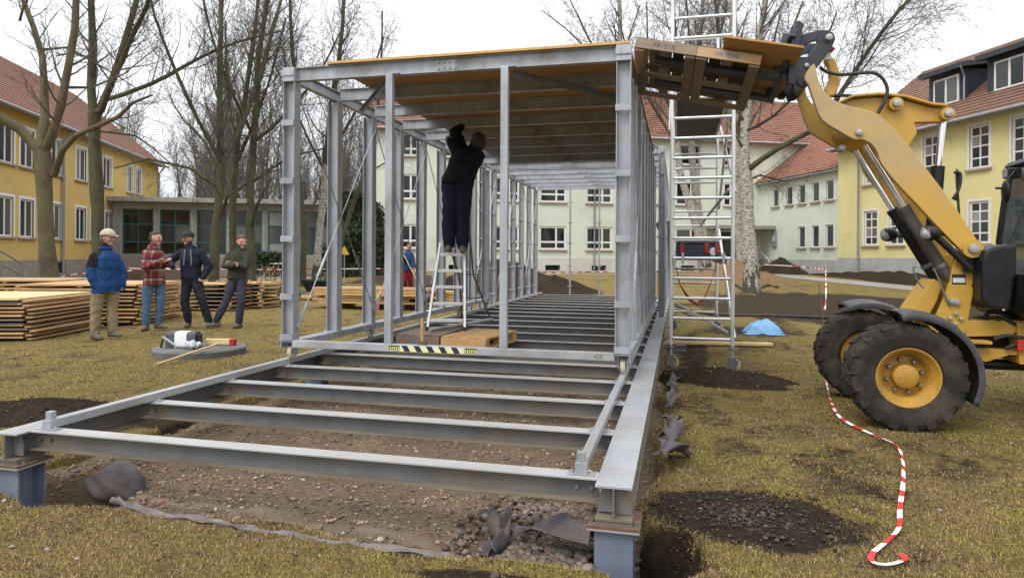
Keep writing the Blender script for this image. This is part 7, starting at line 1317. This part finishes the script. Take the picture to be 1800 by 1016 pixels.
# ---- lumber pile behind the frame
r = random.Random(5); c_ = gz(640, 545); lr = 0
for row in range(6):
    for k in range(4 if row < 5 else 3):
        t_ = thing('timber_board', '%s layer board of the yellow lumber pile, %s from the front' % (['lowest', 'second', 'third', 'fourth', 'fifth', 'top'][row], ['first', 'second', 'third', 'fourth'][k]), 'board', (c_.x - 1.5 + r.uniform(-.25, .35), c_.y + k * .26 + r.uniform(-.02, .02), .16 + row * .075), .06 + r.uniform(-.04, .04), 'boards of the lumber pile'); mb = MB(); mb.box(0, r.uniform(2.7, 3.3), 0, .235, 0, .06); mb.build('board', r.choice(['wood_warm', 'wood_fresh', 'wood_warm']), t_, bev=.004)
t_ = thing('pallet', 'pallet carrying the yellow lumber pile behind the frame', 'pallet', (c_.x - 1.0, c_.y, 0), .06)
for k in range(3): mb = MB(); mb.box(.1 + k * .9, .28 + k * .9, .0, 1.05, 0, .155); mb.build('bearer', 'wood_grey', t_)
# second loose pile to the right
c_ = gz(730, 545)
for row in range(5):
    t_ = thing('timber_board', '%s short board of the small pile right of the lumber' % ['lowest', 'second', 'third', 'fourth', 'topmost'][row], 'board', (c_.x + r.uniform(-.1, .1), c_.y + .1, .1 + row * .085), .1 + r.uniform(-.12, .12), 'boards of the small pile'); mb = MB(); mb.box(0, r.uniform(1.1, 1.4), 0, .5, 0, .07); mb.build('board', 'wood_warm', t_, bev=.004)
# ---- shovel, wheelbarrow, lamp, sign, bicycles
p = gz(657, 553); sh_ = thing('shovel', 'shovel with pale red blade leaning at the lumber pile', 'shovel', (p.x, p.y, 0), A); mb = MB(); mb.prism([(-.12, .02), (0, -.01), (.12, .02), (.13, .26), (.09, .33), (-.09, .33), (-.13, .26)], (1, 0, 0), (0, .35, .94), (0, 0, .03), .012); mb.build('blade', 'sign_yellow' if False else 'red_plastic', sh_, bev=.003); mb = MB(); mb.cyl((0, .12, .33), (.35, .75, 1.05), .017, 8); mb.build('handle', 'wood_pale', sh_)
p = gz(560, 528); wb_ = thing('wheelbarrow', 'dark wheelbarrow beside the birches behind the frame', 'wheelbarrow', (p.x, p.y, 0), A + .2); mb = MB()
mb.add([(-.35, -.28, .32), (.3, -.28, .32), (.3, .28, .32), (-.35, .28, .32), (-.55, -.36, .68), (.5, -.36, .62), (.5, .36, .62), (-.55, .36, .68)], [(0, 3, 2, 1), (0, 1, 5, 4), (1, 2, 6, 5), (2, 3, 7, 6), (3, 0, 4, 7)]); o = mb.build('tray', 'black_plastic', wb_); sm = o.modifiers.new('t', 'SOLIDIFY'); sm.thickness = .012
for s_ in (-.25, .25): mb = MB(); mb.tube([(-.75, s_ * .3, .2), (-.3, s_, .3), (.4, s_ * 1.1, .33), (.95, s_ * 1.2, .62)], .02, 8); mb.build('shaft', 'frame_green', wb_); mb = MB(); mb.cyl((.3, s_, .31), (.4, s_, 0), .018, 8); mb.build('leg', 'frame_green', wb_)
mb = MB(); mb.lathe([(.08, -.035), (.17, -.045), (.2, 0), (.17, .045), (.08, .035)], (-.75, 0, .2), (0, 1, 0), 20); mb.build('wheel', 'black_rubber', wb_, 40)
p0 = cw(8.35, 38); lt_ = thing('street_lamp', 'dark lantern on a post in front of the green building', 'street lamp', (p0.x, p0.y, gh(p0.x, p0.y))); mb = MB(); mb.cyl((0, 0, 0), (0, 0, 2.5), .05, 10); mb.build('post', 'lantern', lt_, 40); mb = MB(); mb.lathe([(.06, 2.5), (.12, 2.6), (.24, 2.95), (.26, 2.97), (.12, 3.12), (.03, 3.25)], (0, 0, 0), (0, 0, 1), 8); mb.build('lantern', 'lantern', lt_)
p = gz(605, 510); sg = thing('warning_sign', 'small yellow triangular warning sign on a pole behind the frame', 'sign', (p.x, p.y, 0), A); mb = MB(); mb.cyl((0, 0, 0), (0, 0, 1.75), .02, 8); mb.build('pole', 'galv', sg); mb = MB(); mb.prism([(-.22, 0), (.22, 0), (0, .38)], (1, 0, 0), (0, 0, 1), (0, -.03, 1.5), .01); mb.build('plate', 'sign_yellow', sg)
def bike(label, p, rz, m_):
    b_ = thing('bicycle', label, 'bicycle', p, rz, 'bicycles parked at the glazed link')
    for X in (-.53, .53):
        mb = MB(); mb.tube([(X + .33 * math.cos(t), 0, .34 + .33 * math.sin(t)) for t in [2 * math.pi * k / 24 for k in range(25)]], .02, 6, False); w_ = mb.build('wheel', 'black_rubber', b_); mb = MB()
        for k in range(6): t = math.pi * k / 6; mb.cyl((X + .31 * math.cos(t), 0, .34 + .31 * math.sin(t)), (X - .31 * math.cos(t), 0, .34 - .31 * math.sin(t)), .004, 4)
        kind(mb.build('spokes', 'alu', w_), 'stuff')
    mb = MB()
    for P in ([(-.53, 0, .34), (-.1, 0, .34), (.38, 0, .82), (-.22, 0, .8), (-.53, 0, .34)], [(-.1, 0, .34), (-.26, 0, .92)], [(.53, 0, .34), (.36, 0, .98)]): mb.tube(P, .02, 6)
    mb.build('frame', m_, b_); mb = MB(); mb.ell((-.27, 0, .95), (.13, .07, .035), 10, 6); mb.build('saddle', 'black_rubber', b_); mb = MB(); mb.tube([(.28, -.26, 1.02), (.38, -.1, 1.02), (.38, .1, 1.02), (.28, .26, 1.02)], .015, 6); mb.build('handlebar', 'alu', b_)
for i, (x_, m_, lab) in enumerate(((468, 'zinc', 'grey bicycle, leftmost of those parked at the glazed link'), (478, 'sign_yellow', 'yellow framed bicycle parked at the glazed link'), (489, 'black_flat', 'black bicycle partly hidden by the front frame column'))): p = at(x_, 486, 36); bike(lab, (p.x, p.y, -.02), BETA + .5 + i * .2, m_)
for x_, z_ in ((434, 36),): p = at(x_, 486, 36.5)

# small fixings and other pieces too fine to pick apart stay joined
for o in bpy.data.objects:
    if o.type == 'MESH' and o.parent and o.name.split('.')[0] in ('bolt', 'clip', 'black_stripe', 'stencil', 'fork', 'crown', 'trunk'):
        if o.name.split('.')[0] not in ('trunk', 'crown', 'fork'): o['kind'] = 'stuff'
